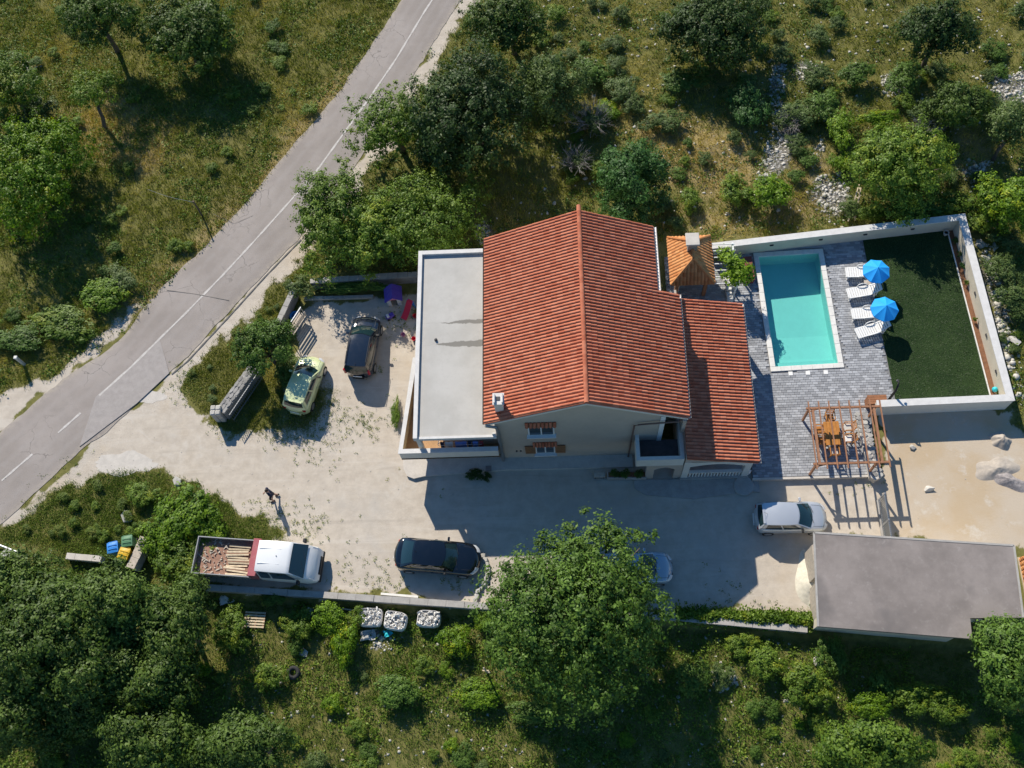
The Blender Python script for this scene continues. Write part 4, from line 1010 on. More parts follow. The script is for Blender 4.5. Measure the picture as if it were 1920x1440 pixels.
sub(chh, 'cap', MB().bbox(10.10, 10.86, 6.26, 7.06, 4.18, 4.30, .02), 'pale_concrete'); sub(chh, 'cap_block', MB().box(10.3,10.4,6.46,6.86,4.1,4.18).box(10.62,10.72,6.46,6.86,4.1,4.18), 'stone')
# white trellis with the vine
tr = thing('trellis', 'white slatted trellis roof between the barbecue hut and the pool', 'trellis', (12.6,6.4,DZ), world=True)
xb = g(1377, 485, 2.2).x
MB().bar((xb,4.75,2.1),(xb,7.6,2.1), .10, .10).build('beam', 'white_frame', tr)
for y in (4.85, 7.5): MB().bar((xb,y,DZ),(xb,y,2.05), .1, .1).build('post', 'white_frame', tr)
for k in range(7): y = 4.9+k*.43; MB().bar((11.5,y,2.18),(xb+.12,y,2.18), .05, .06).build('slat', 'white_frame', tr)
sp = thing('stone_steps', 'white stone blocks at the foot of the vine beside the pool', 'stone blocks', tuple(g(1370,545,DZ)), world=True)
for k, (px, py, w_, h_) in enumerate(((1367,520,.62,.34),(1371,530,.45,.36),(1367,539,.34,.34),(1368,549,.34,.32),(1369,558,.34,.30),(1378,534,.3,.5))):
    c = g(px, py, DZ+.4); MB().bbox(c.x-w_/2, c.x+w_/2, c.y-.15, c.y+.15, DZ, DZ+.30+.04*(k%3), .03).build('block', 'white_stone', sp)
c = g(1348, 483, DZ); r = thing('garden_sink', 'grey outdoor sink cabinet under the white trellis', 'sink', (c.x, c.y, DZ)); MB().bbox(-.45,.45,-.25,.25,0,.8,.02).build('cabinet', 'dark_metal', r); MB().bbox(-.47,.47,-.27,.27,.8,.86,.01).build('worktop', 'pale_concrete', r)
# ------------------------------------------------------------------ garage
gar = thing('garage', 'long garage with flat weathered concrete roof', 'garage', (20, -12.4, 0), world=True)
gz = 2.62
gpoly = [(15.49,-9.88),(15.11,-14.59),(22.4,-15.33),(22.48,-14.34),(25.01,-14.36),(25.27,-10.79)]
MB().prism(gpoly, gz-.22, gz).build('roof_slab', 'old_screed', gar)
def inset(poly, d):
    c = Vector((sum(p[0] for p in poly)/len(poly), sum(p[1] for p in poly)/len(poly))); return [tuple(Vector(p)+(c-Vector(p)).normalized()*d) for p in poly]
MB().prism([(15.75,-10.1),(15.4,-14.35),(22.1,-15.05),(22.2,-14.1),(24.75,-14.1),(25.0,-11.0)], -.8, gz-.22).build('wall', 'cream_wall', gar)
for (a, b) in ((0,5),(5,4),(0,1)):
    p, q = gpoly[a], gpoly[b]; MB().bar((p[0],p[1],gz-.005),(q[0],q[1],gz-.005), .10, .05).build('roof_edge', 'concrete', gar)
for y in (-11.2, -13.1): MB().box(15.43, 15.62, y-.8, y+.8, 0, 2.1).build('garage_door', 'grey_wood', gar)
# stacked spare roof tiles at the right edge
ts = thing('tile_stack', 'stack of spare orange roof tiles beside the garage', 'tile stack', tuple(g(1916,1080)), world=True)
c0 = g(1914, 1045, .7)
for i in range(9):
    for j in range(3):
        for k in range(3):
            xx = c0.x+.15+j*.42; yy = c0.y-.1-i*.23
            q = [(xx, yy+.2*u/4, .12+k*.2+.06*math.sin(math.pi*u/4)) for u in range(5)]; m = MB().grid([q, [(p[0]+.38, p[1], p[2]) for p in q]]); m.grid([[(p[0],p[1],p[2]-.1) for p in q], q]); m.grid([[(p[0]+.38,p[1],p[2]) for p in q],[(p[0]+.38,p[1],p[2]-.1) for p in q]])
            m.build('tile', 'orange_tile', ts)
MB().box(c0.x+.1, c0.x+1.5, c0.y-2.1, c0.y+.15, 0, .1).build('pallet', 'pale_wood', ts)
def mound(name, label, cat, px, py, rx, ry, h, mat, seed=1, rz=0, kind=None, z0=0):
    rs = np.random.RandomState(seed); c = g(px, py, z0); n, m = 64, 24; rows = []
    for j in range(m+1):
        t = j/m; row = []
        for i in range(n+1):
            a = 2*math.pi*(i % n)/n; k = 1+.16*math.sin(2*a+seed)+.10*math.sin(5*a+seed*2)
            x = rx*t*k*math.cos(a); y = ry*t*k*math.sin(a); zz = h*(1-t)**1.05*(1+.5*(fbm(x+seed*9, y, .6)-.5))+.05*(1-t)*(vnoise(x+seed, y, .12)-.5)-.02*t; zz = float(zz)
            row.append((c.x+x*math.cos(rz)-y*math.sin(rz), c.y+x*math.sin(rz)+y*math.cos(rz), z0+zz))
        rows.append(row)
    o = MB().grid(rows).build(name, mat, None, True); tag(o, label, cat, None, kind); return o
pm('pale_gravel', (.60, .56, .46), .95, .14, 6.0, bump=.4, bscale=25); pm('sand_heap', (.41, .36, .305), .95, .16, 4.0, bump=.4, bscale=22); pm('rubble_mat', (.30, .27, .26), .95, .35, 9.0, bump=.6, bscale=16)
mound('gravel_heap', 'pale heap of fine gravel against the garage end wall', 'gravel heap', 1527, 1095, .85, 2.0, .75, 'pale_gravel', 2)
mound('sand_heap', 'small pointed sand heap at the edge of the wall shadow', 'sand heap', 1876, 826, .65, .5, .5, 'sand_heap', 4)
mound('sand_heap', 'broad low sand heap with grey rubble in the sandy plot', 'sand heap', 1868, 880, 1.15, .75, .28, 'sand_heap', 7)
mound('rubble_heap', 'heap of grey broken rubble on the sandy plot', 'rubble', 1888, 900, 1.1, .5, .32, 'rubble_mat', 9, -.4)
rs = random.Random(21)
def rock_mesh(seed, n=0):
    bm = bmesh.new(); bmesh.ops.create_icosphere(bm, subdivisions=1, radius=1); r = random.Random(seed)
    for v in bm.verts: v.co *= r.uniform(.55, 1.2); v.co.z *= .6
    me = bpy.data.meshes.new('rock'); bm.to_mesh(me); bm.free(); return me
ROCKM = [rock_mesh(i) for i in range(6)]
PALE = [m.copy() for m in ROCKM]
for m in ROCKM: m.materials.append(MATS['limestone'])
for m in PALE: m.materials.append(MATS['white_stone'])
def rock(px, py, s, label, z0=0, mat=None, name='rock'):
    c = g(px, py, z0); o = bpy.data.objects.new(name, ROCKM[rs.randrange(6)]); COL.objects.link(o); o.location = (c.x, c.y, float(terrain(c.x, c.y))+s*.2)
    o.scale = (s*rs.uniform(.8,1.3), s*rs.uniform(.8,1.2), s*.9); o.rotation_euler = (rs.uniform(-.3,.3), rs.uniform(-.3,.3), rs.uniform(0,6)); tag(o, label, 'rock'); return o
rock(1710, 838, .22, 'lone brownish stone in the sandy plot near the wall shadow'); rock(1741, 917, .25, 'pale flat stone in the middle of the sandy plot')
rock(332, 903, .30, 'pale boulder at the edge of the shrubs by the drive'); rock(540, 527, .32, 'pale boulder on top of the parking wall corner', .6); rock(238, 968, .38, 'pale stone slab in the grass above the waste bins')
rock(15, 1045, .5, 'grey boulder at the left edge near the bins'); rock(565, 750*0+1222, .28, 'pale stone in the scrub below the pickup'); rock(1535, 1240, .4, 'pale boulder in the scrub left of the garage shadow', -.5)
rock(1900, 945*0+640, .35, 'orange tinted boulder outside the east wall'); rock(1838, 458, .28, 'pale round stone behind the north east wall corner')
# ------------------------------------------------------------------ walls around the plot
def stone_wall(name, label, A, B, th, h, zb=0, mat='grey_block', n=None, cat='wall', seed=0, capmat='concrete', cap=True):
    """wall built of coursed stones that can be told apart: two courses and cap stones"""
    r = thing(name, label, cat, (A[0], A[1], zb), world=True); A = Vector((A[0], A[1], 0)); B = Vector((B[0], B[1], 0)); d = B-A; L = d.length; u = d/L; w_ = Vector((-u.y, u.x, 0))*th/2
    rs_ = random.Random(seed+int(L*10)); n = n or max(3, int(L/.55)); MB().prism([(A-w_*.9)[:2], (B-w_*.9)[:2], (B+w_*.9)[:2], (A+w_*.9)[:2]], zb-.4, zb+h-.12).build('core', mat, r)
    if cap:
        t = 0
        for k in range(n):
            t1 = (k+1)/n; p = A+d*(k/n)+u*.008; q = A+d*t1-u*.008; o_ = rs_.uniform(-.015, .015); zz = h+rs_.uniform(-.02, .02)
            wv = w_*(1+rs_.uniform(-.05, .08)); MB().prism([(p-wv)[:2], (q-wv)[:2], (q+wv)[:2], (p+wv)[:2]], zb+h-.12, zb+zz).build('cap_stone', capmat, r)
    return r
w1 = stone_wall('retaining_wall', 'long low concrete retaining wall below the drive', (0,0), (.001,0.5), .1, .1) if False else None
rw = thing('retaining_wall', 'long low concrete wall between the drive and the rough ground below', 'wall', (SWALL[0][0], SWALL[0][1], 0), world=True)
rs2 = random.Random(5)
for i in range(len(SWALL)-1):
    A = Vector((*SWALL[i], 0)); B = Vector((*SWALL[i+1], 0)); d = B-A; u = d.normalized(); w_ = Vector((-u.y, u.x, 0))*.17; n = int(d.length/.9)
    for k in range(n):
        p = A+d*(k/n)+u*.006; q = A+d*((k+1)/n)-u*.006; zz = .32+rs2.uniform(-.025, .025)
        MB().prism([(p-w_)[:2], (q-w_)[:2], (q+w_)[:2], (p+w_)[:2]], -1.1, zz).build('wall_block', 'concrete', rw)
# low hedge is added with the plants
A = g(413, 775, .75); B = g(478, 690, .75)
pwall = stone_wall('stone_wall', 'rough grey stone wall with end pillar between the road verge and the parked cars', (A.x+.1, A.y), (B.x, B.y), .55, 1.05, 0, 'stone', 7, seed=3, capmat='stone')
d = Vector((B.x-A.x-.1, B.y-A.y, 0)); L = d.length; u = d/L; w_ = Vector((-u.y, u.x, 0))
for k in range(8):
    for j, s in enumerate((-1, 0, 1)):
        p = Vector((A.x+.1, A.y, 0))+u*(L*(k+.5+.2*(j % 2))/8)+w_*s*.19; rx_ = .2*(1+.15*math.sin(k*2+j)); poly = [(p+u*rx_*math.cos(a)*1.1+w_*.1*math.sin(a))[:2] for a in [2*math.pi*i/6+.3*k for i in range(6)]]
        MB().prism(poly, .98, 1.07+.04*((k*3+j*5) % 4)/4).build('stone', 'stone', pwall)
c = g(405, 770, 1.1)
for z in (0, .42, .84):
    for i in range(4):
        a_ = i*math.pi/2+z; MB().bbox(c.x-.3+.3*(i % 2), c.x+.3*(i % 2)-.01, c.y-.3+.3*(i//2), c.y+.3*(i//2)-.01, z, z+.41, .04).build('pillar_stone', 'limestone', pwall)
A2 = Vector((*g(430, 778, 1.1)[:2], 0)); B2 = Vector((*g(484, 698, 1.1)[:2], 0))
rl_ = thing('iron_railing', 'thin dark iron railing behind the rough stone wall', 'railing', tuple(A2), world=True)
for z in (.3, 1.1): MB().bar((A2.x,A2.y,z),(B2.x,B2.y,z), .04, .04).build('rail', 'metal_grey', rl_)
for k in range(22): p = A2.lerp(B2, k/21); MB().bar((p.x,p.y,.0 if k in (0,10,21) else .3),(p.x,p.y,1.14), .02, .02).build('bar', 'metal_grey', rl_)
A = g(506, 640, .8); B = g(551, 545, .8)
stone_wall('parking_wall', 'low grey wall along the verge left of the parking place', (A.x, A.y), (B.x, B.y), .32, .95, 0, seed=8)
A = g(582, 528, .75); B = g(783, 515, .75)
stone_wall('back_wall', 'mossy concrete wall behind the black minivan under the trees', (A.x, A.y), (B.x, B.y), .34, .85, 0, seed=9)
A = g(570, 560, .15); B = g(700, 556, .15)
stone_wall('kerb_wall', 'low crumbling kerb of pale stones at the back of the parking place', (A.x, A.y), (B.x, B.y), .2, .22, 0, 'limestone', seed=10, capmat='limestone')
A = g(126, 1043, .4); B = g(192, 1049, .4)
stone_wall('low_wall', 'short low pale wall left of the waste bins', (A.x, A.y), (B.x, B.y), .34, .55, 0, 'pale_concrete', 4, seed=11, capmat='pale_concrete')
A = g(273, 1008, .7); B = g(246, 1066, .7)
stone_wall('bin_wall', 'short wooden capped wall stub right of the waste bins', (A.x, A.y), (B.x, B.y), .5, .85, 0, seed=12, capmat='grey_wood')
# ------------------------------------------------------------------ cars
def interp(xs, ys, x): return float(np.interp(x, xs, ys))
def car(name, label, cx, cy, rz, L, W, H, paintm, style, group='cars parked on the drive', z0=0.0):
    r = thing(name, label, 'car', (cx, cy, z0), rz, group); h = L/2
    S = dict(hatch=dict(belt=.98*H/1.48, hood=[(-1,.72),(-.96,.90),(-.86,.99),(.18,.99),(.30,.985),(.55,.955),(.80,.85),(.93,.70),(1,.52)], rb=-.93, rt=-.77, ft=.12, fb=.54),
             van=dict(belt=1.02*H/1.6, hood=[(-1,.78),(-.97,.95),(-.90,1.02),(.30,1.02),(.42,1.01),(.60,.97),(.84,.86),(.95,.70),(1,.52)], rb=-.96, rt=-.85, ft=.14, fb=.55),
             sedan=dict(belt=.95*H/1.45, hood=[(-1,.66),(-.97,.88),(-.90,.98),(-.66,1.0),(-.5,.97),(.2,.95),(.30,.94),(.55,.90),(.80,.82),(.94,.68),(1,.50)], rb=-.80, rt=-.47, ft=.20, fb=.47))[style]
    belt = S['belt']; hx = [p[0] for p in S['hood']]; hz = [p[1]*(belt/.98 if style != 'sedan' else belt/.95) for p in S['hood']]
    sc = H/1.48; st = [-1,-.985,-.95,-.88,-.78,-.65,-.5,-.3,-.1,.1,.25,.4,.55,.7,.8,.88,.94,.98,1]; rows = []
    for t in st:
        at_ = abs(t); wf = 1-.09*max(0, (at_-.5)/.5)**2.2-.20*max(0, (at_-.86)/.14)**2.0; w_ = W/2*wf; zt = interp(hx, hz, t); lo = .20+.10*max(0, (at_-.9)/.1)
        ring = [(.78*w_, lo), (.94*w_, lo+.06), (w_, .46), (w_*1.0, .60), (.985*w_, max(.62, zt-.16)), (.955*w_, max(.63, zt-.06)), (.90*w_, zt-.015), (.70*w_, zt+.012), (.35*w_, zt+.03), (0, zt+.035)]
        ring = [(y, min(z, zt+.035)) for y, z in ring]
        full = [(-y, z) for y, z in ring]+[(y, z) for y, z in ring[-2::-1]]
        pull = .085*max(0, (at_-.55)/.45)**1.5; rows.append([(t*h*(1-pull*(abs(y)/w_)**2.2), y, z) for y, z in full])
    m = MB().grid(rows); n = len(rows[0]); m.f += [tuple(range(n-1, -1, -1)), tuple(range((len(st)-1)*n, len(st)*n))]
    def gap(ts, k):
        P = []
        for t in ts:
            i = int(np.searchsorted(st, t)); i = min(max(i, 1), len(st)-1); f = (t-st[i-1])/(st[i]-st[i-1]); a = Vector(rows[i-1][k]).lerp(Vector(rows[i][k]), f); q = Vector(rows[i-1][9]).lerp(Vector(rows[i][9]), f); dv = (q-a).normalized()
            P.append([a-dv*.007+Vector((0,0,.004)), a+dv*.007+Vector((0,0,.004))])
        return MB().grid(P).build('panel_gap', 'black_trim', r)
    for k in (7, 11): gap([S['fb']+.02, .7, .8, .88, .94], k)
    if style == 'sedan':
        for k in (7, 11): gap([-.975, -.95, -.88, S['rb']], k)
    # underside
    m.grid([[(t*h, -.7*W/2, .21), (t*h, .7*W/2, .21)] for t in (-.9, 0, .9)])
    body = m.build('body', paintm, r, angle=38)
    # cabin: ruled surfaces between the belt line and the roof
    wb = W/2*.925; wt = W/2*.745; zb = belt-.01; rb, rt, ft, fb = [S[k]*h for k in ('rb','rt','ft','fb')]
    def roofp(u, v): x = rt+(ft-rt)*u+(.13*u*u-.05*(1-u)**2)*(1-v*v)-.06*u*u; y = wt*v; return Vector((x, y*(1-.06*(2*u-1)**2), H-.035*v*v-.045*(2*u-1)**2-.02*(u > .5)*(2*u-1)))
    def base_f(v): return Vector((fb+.22*(1-v*v)-.12, wb*v*.97, interp(hx, hz, S['fb'])+.0-.0*abs(v)))
    def base_r(v): return Vector((rb-.10*(1-v*v)+.04, wb*v*.93, interp(hx, hz, S['rb'])+.0))
    U = [i/8 for i in range(9)]; Vv = [-1+2*i/8 for i in range(9)]
    cab = MB(); cab.grid([[roofp(u, v) for v in Vv] for u in U])
    def bulge(a, b, t, k): p = a.lerp(b, t); return p+Vector((0, 0, k*math.sin(math.pi*t)))
    cab.grid([[bulge(roofp(1, v), base_f(v), t, .03) for v in Vv] for t in (0,.25,.5,.75,1)])
    cab.grid([[bulge(roofp(0, v), base_r(v), t, .03) for v in Vv] for t in (0,.25,.5,.75,1)])
    def side(u, t, s):
        a = roofp(u, s); bx = base_r(s).x+(base_f(s).x-base_r(s).x)*u; b = Vector((bx, s*wb*(.93+.04*u+.05*math.sin(math.pi*u)), zb-.02)); p = a.lerp(b, t); p.y += s*.03*math.sin(math.pi*t); return p
    for s in (-1, 1): cab.grid([[side(u, t, s) for u in U] for t in (0,.33,.66,1)])
    cab.build('cabin', paintm, r, angle=40)
    off = .008
    def glass(fn, nu, nv, name, dirv):
        G = [[fn(i/(nu-1), j/(nv-1))+Vector(dirv)*off for j in range(nv)] for i in range(nu)]; return MB().grid(G).build(name, 'car_glass', r, True)
    glass(lambda a, b: bulge(roofp(1, (2*b-1)*.90), base_f((2*b-1)*.90), .06+.88*a, .03), 6, 9, 'windshield', (.7,0,.8))
    ra, rb_ = (.07, .74) if style != 'sedan' else (.08, .90)
    glass(lambda a, b: bulge(roofp(0, (2*b-1)*.86), base_r((2*b-1)*.86), ra+(rb_-ra)*a, .03), 5, 9, 'rear_window', (-.7,0,.8))
    for s in (-1, 1):
        for (u0, u1) in ((.10, .46), (.50, .88)):
            glass(lambda a, b: side(u0+(u1-u0)*b, .12+.70*a, s), 4, 5, 'side_window', (0, s*1.0, .5))
        hb = .62 if style == 'van' else .66
        mp = side(.90, .75, s); q = MB().bbox(-.06, .06, -.10, .10, -.05, .06, .02); me_ = q.build('mirror', paintm if s > 0 else 'black_trim', r); me_.location = (mp.x, mp.y+s*.13, mp.z+.02)
        # lamps
        yl = W/2*.74; fr = MB(); zl = .66*sc; rows = []
        for i in range(4):
            yy = s*W/2*(.46+.42*i/3); xx = h*(.985-.115*(i/3)**2); rows.append([(xx-.16, yy, zl+.115), (xx-.02, yy, zl+.04), (xx+.012, yy, zl-.03)])
        fr.grid(rows).build('headlight', 'lamp_glass', r, True)
        xr = -h*(.905 if style == 'sedan' else .925); tl = MB()
        if style == 'van': tl.bbox(xr-.05, xr+.10, min(s*W/2*.74, s*W/2*.90), max(s*W/2*.74, s*W/2*.90), .75, 1.22, .03)
        else: tl.bbox(xr-.03, xr+.14, min(s*W/2*.58, s*W/2*.80), max(s*W/2*.58, s*W/2*.80), .70*sc, .90*sc, .03)
        tl.build('taillight', 'tail_red', r)
        for xx in (-.62*h, .63*h):
            R = .305 if style != 'van' else .32; wy = s*(W/2-.09)
            tv_ = MB(); tv_.tube([(xx, wy-.1, R), (xx, wy+.1, R)], R, 20); wl_ = tv_.build('wheel', 'tyre', r)
            sub(wl_, 'rim', MB().tube([(xx, wy+s*.09, R), (xx, wy+s*.106, R)], R*.66, 14), 'rim')
        MB().bar((-.08*h, s*W/2*1.0, .78*sc), (-.02*h, s*W/2*1.0, .78*sc), .03, .03).build('door_handle', 'black_trim' if style == 'van' else paintm, r)
    MB().bbox(-h-.012, -h+.02, -.26, .26, .52*sc, .62*sc, .005).build('number_plate', 'white_frame', r)
    MB().bbox(h*.90, h*1.002, -W*.20, W*.20, .38, .47, .01).build('grille', 'black_trim', r)
    MB().bbox(-h-.008, -h*.93, -W*.20, W*.20, .30, .40, .015).build('rear_bumper', 'black_trim' if style == 'van' else paintm, r)
    wb_ = base_f(0); MB().bar((wb_.x-.02, -.5*W/2, wb_.z+.05), (wb_.x-.16, .05, wb_.z+.13), .02, .015).bar((wb_.x-.0, .15, wb_.z+.05), (wb_.x-.14, .60*W/2, wb_.z+.12), .02, .015).build('wiper', 'black_trim', r)
    if style == 'van':
        for s in (-1, 1): MB().tube([(rt+.1, s*wt*.93, H+.0), (rt+.2, s*wt*.93, H+.045), (ft-.25, s*wt*.93, H+.045), (ft-.12, s*wt*.93, H-.01)], .018, 6).build('roof_rail', 'black_trim', r)
    if style == 'hatch': MB().bar((rt-.03, -wt*.85, H-.03), (rt-.03, wt*.85, H-.03), .12, .03).build('spoiler', paintm, r)
    ant = MB().tube([(rt+.12 if style != 'hatch' else rt+.15, 0, H-.01), (rt-.05, 0, H+.18)], .008, 5); ant.build('aerial', 'black_trim', r)
    return r
car('hatchback', 'pale lime green hatchback parked in the shade of the small tree', -12.05, .16, rad(75.5), 3.62, 1.66, 1.48, 'paint_lime', 'hatch')
car('minivan', 'dark graphite minivan parked nose to the trees', -8.72, 2.46, rad(83.3), 3.92, 1.72, 1.62, 'paint_graphite', 'van')
car('sedan', 'black sedan parked along the low wall beside the big tree', -4.10, -10.2, rad(-6.2), 4.68, 1.80, 1.44, 'paint_black', 'sedan')
car('hatchback', 'silver hatchback parked between the house and the garage', 14.83, -8.52, rad(-.8), 3.86, 1.66, 1.46, 'paint_silver', 'hatch')
car('hatchback', 'light blue car half hidden under the big tree', 6.42, -11.05, rad(-1), 4.0, 1.68, 1.46, 'paint_blue', 'hatch')
# ------------------------------------------------------------------ pickup truck
tk = thing('pickup_truck', 'white dropside pickup truck with maroon headboard and open bed', 'truck', (-13.4, -10.25, 0), rad(-5.5)); 
cb = MB(); st = [(-.05,.30,2.02,.94),(-.03,.30,2.10,.97),(.9,.30,2.17,1.0),(1.62,.30,2.15,1.0),(1.78,.30,2.10,1.0),(2.50,.32,1.40,1.0),(2.66,.34,1.28,.98),(2.88,.38,1.08,.94),(3.02,.42,.86,.88),(3.10,.46,.66,.80)]
rows = []
for (x, zl, zt, wf) in st:
    w_ = .98*wf; up = zt > 1.6; wt_ = w_*(.86 if up else .93)
    rg = [(.85*w_, zl), (w_, zl+.12), (w_, min(.98, zt-.1)), (.97*w_, min(1.08, zt-.05)), ((w_+wt_)/2*.985, (min(1.1, zt-.04)+zt-.06)/2), (wt_, zt-.05), (wt_*.85, zt-.005), (wt_*.45, zt+.02), (0, zt+.03)]
    full = [(-y, z) for y, z in rg]+[(y, z) for y, z in rg[-2::-1]]; rows.append([(x-.05, y, z) for y, z in full])
cb.grid(rows); n = len(rows[0]); cb.f += [tuple(range(n-1,-1,-1)), tuple(range((len(st)-1)*n, len(st)*n))]
cb.build('cab', 'paint_white', tk, angle=32)
MB().grid([[(1.73+.72*t+.015, v*(.78+.13*t), 2.10-.70*t+.032*(1-v*v)+.022) for v in [-1+2*i/8 for i in range(9)]] for t in (.04,.3,.6,.95)]).build('windshield', 'car_glass', tk, True)
for s in (-1, 1):
    MB().grid([[(.72+.86*u+.42*t*u, s*(.875+.11*t), 1.98-.78*t) for u in (0,.5,1)] for t in (0,.5,1)]).build('side_window', 'car_glass', tk, True)
    MB().grid([[(.08+.54*u, s*(.875+.11*t), 1.98-.78*t) for u in (0,.5,1)] for t in (0,.5,1)]).build('side_window', 'car_glass', tk, True)
    MB().bbox(-.08+2.15,.08+2.15, min(s*1.02,s*1.24), max(s*1.02,s*1.24), 1.22, 1.5, .03).build('mirror', 'black_trim', tk)
    MB().grid([[(2.68+.26*t-.05, s*(.58+.28*i/3), 1.22-.26*t+.03) for i in range(4)] for t in (0,.5,1)]).build('headlight', 'lamp_glass', tk, True)
    for x in (2.05, -2.35):
        wl_ = MB().tube([(x, s*.80-.12, .35), (x, s*.80+.12, .35)], .35, 20).build('wheel', 'tyre', tk); sub(wl_, 'rim', MB().tube([(x, s*.92, .35), (x, s*.928, .35)], .2, 12), 'rim')
MB().bar((.0,-.4,2.16),(1.2,-.4,2.18), .02, .02).bar((.0,.4,2.16),(1.2,.4,2.18), .02, .02).build('roof_rib', 'paint_white', tk); MB().bbox(2.95,3.07,-.5,.5,.55,.80,.03).build('grille', 'black_trim', tk); MB().bbox(2.86,3.10,-.84,.84,.36,.52,.04).build('bumper', 'black_trim', tk)
MB().lathe([(.02,0),(.03,.02),(.01,.06)], (1.0,.02,2.19), 8).build('aerial', 'black_trim', tk)
MB().bar((2.40,-.6,1.50),(2.2,-.05,1.70), .02, .02).bar((2.40,.1,1.52),(2.2,.62,1.68), .02, .02).build('wiper', 'black_trim', tk)
bx0, bx1 = -3.75, -.58
MB().box(bx0, bx1, -1.0, 1.0, .78, .86).build('bed_floor', 'rust_wood', tk)
for s in (-1, 1): MB().box(bx0, bx1, min(s*.97,s*1.02), max(s*.97,s*1.02), .78, 1.22).build('side_board', 'paint_bed', tk)
MB().box(bx0-.05, bx0, -1.02, 1.02, .78, 1.22).build('tail_board', 'paint_bed', tk)
MB().bbox(-.58,-.14,-1.02,1.02,.80,1.60,.02).build('headboard', 'paint_maroon', tk)
MB().box(-3.6, .2, -.4, .4, .45, .76).build('chassis', 'dark_metal', tk)
wm = tk
def on_truck(x, y, z): a = rad(-5.5); return (-13.4+x*math.cos(a)-y*math.sin(a), -10.25+x*math.sin(a)+y*math.cos(a), z)
rs3 = random.Random(12)
for i in range(11):
    p = on_truck(-1.45+rs3.uniform(-.1,.15), -.85+i*.15, .87+.045*(i % 3)); o = MB().bbox(-.6,.6,-.05,.05,0,.045,.006).build('plank', 'pale_wood'); o.location = p; o.rotation_euler = (0,0,rad(-5.5+rs3.uniform(-6,6))); tag(o, 'loose sawn plank lying in the truck bed', 'plank', 'planks in the truck bed')
sv = MB()
for i in range(80):
    a, b = rs3.uniform(-3.6,-2.1), rs3.uniform(-.9,.9); p = on_truck(a, b, .87+rs3.uniform(0,.06)); s = rs3.uniform(.04,.12)
    sv.bar(p, (p[0]+rs3.uniform(-1,1)*s*2, p[1]+rs3.uniform(-1,1)*s*2, p[2]+.02), s*.6, .03)
o = sv.build('wood_scraps', 'grey_wood'); tag(o, 'broken wood scraps strewn over the rear of the truck bed', 'wood scraps', kind='stuff')
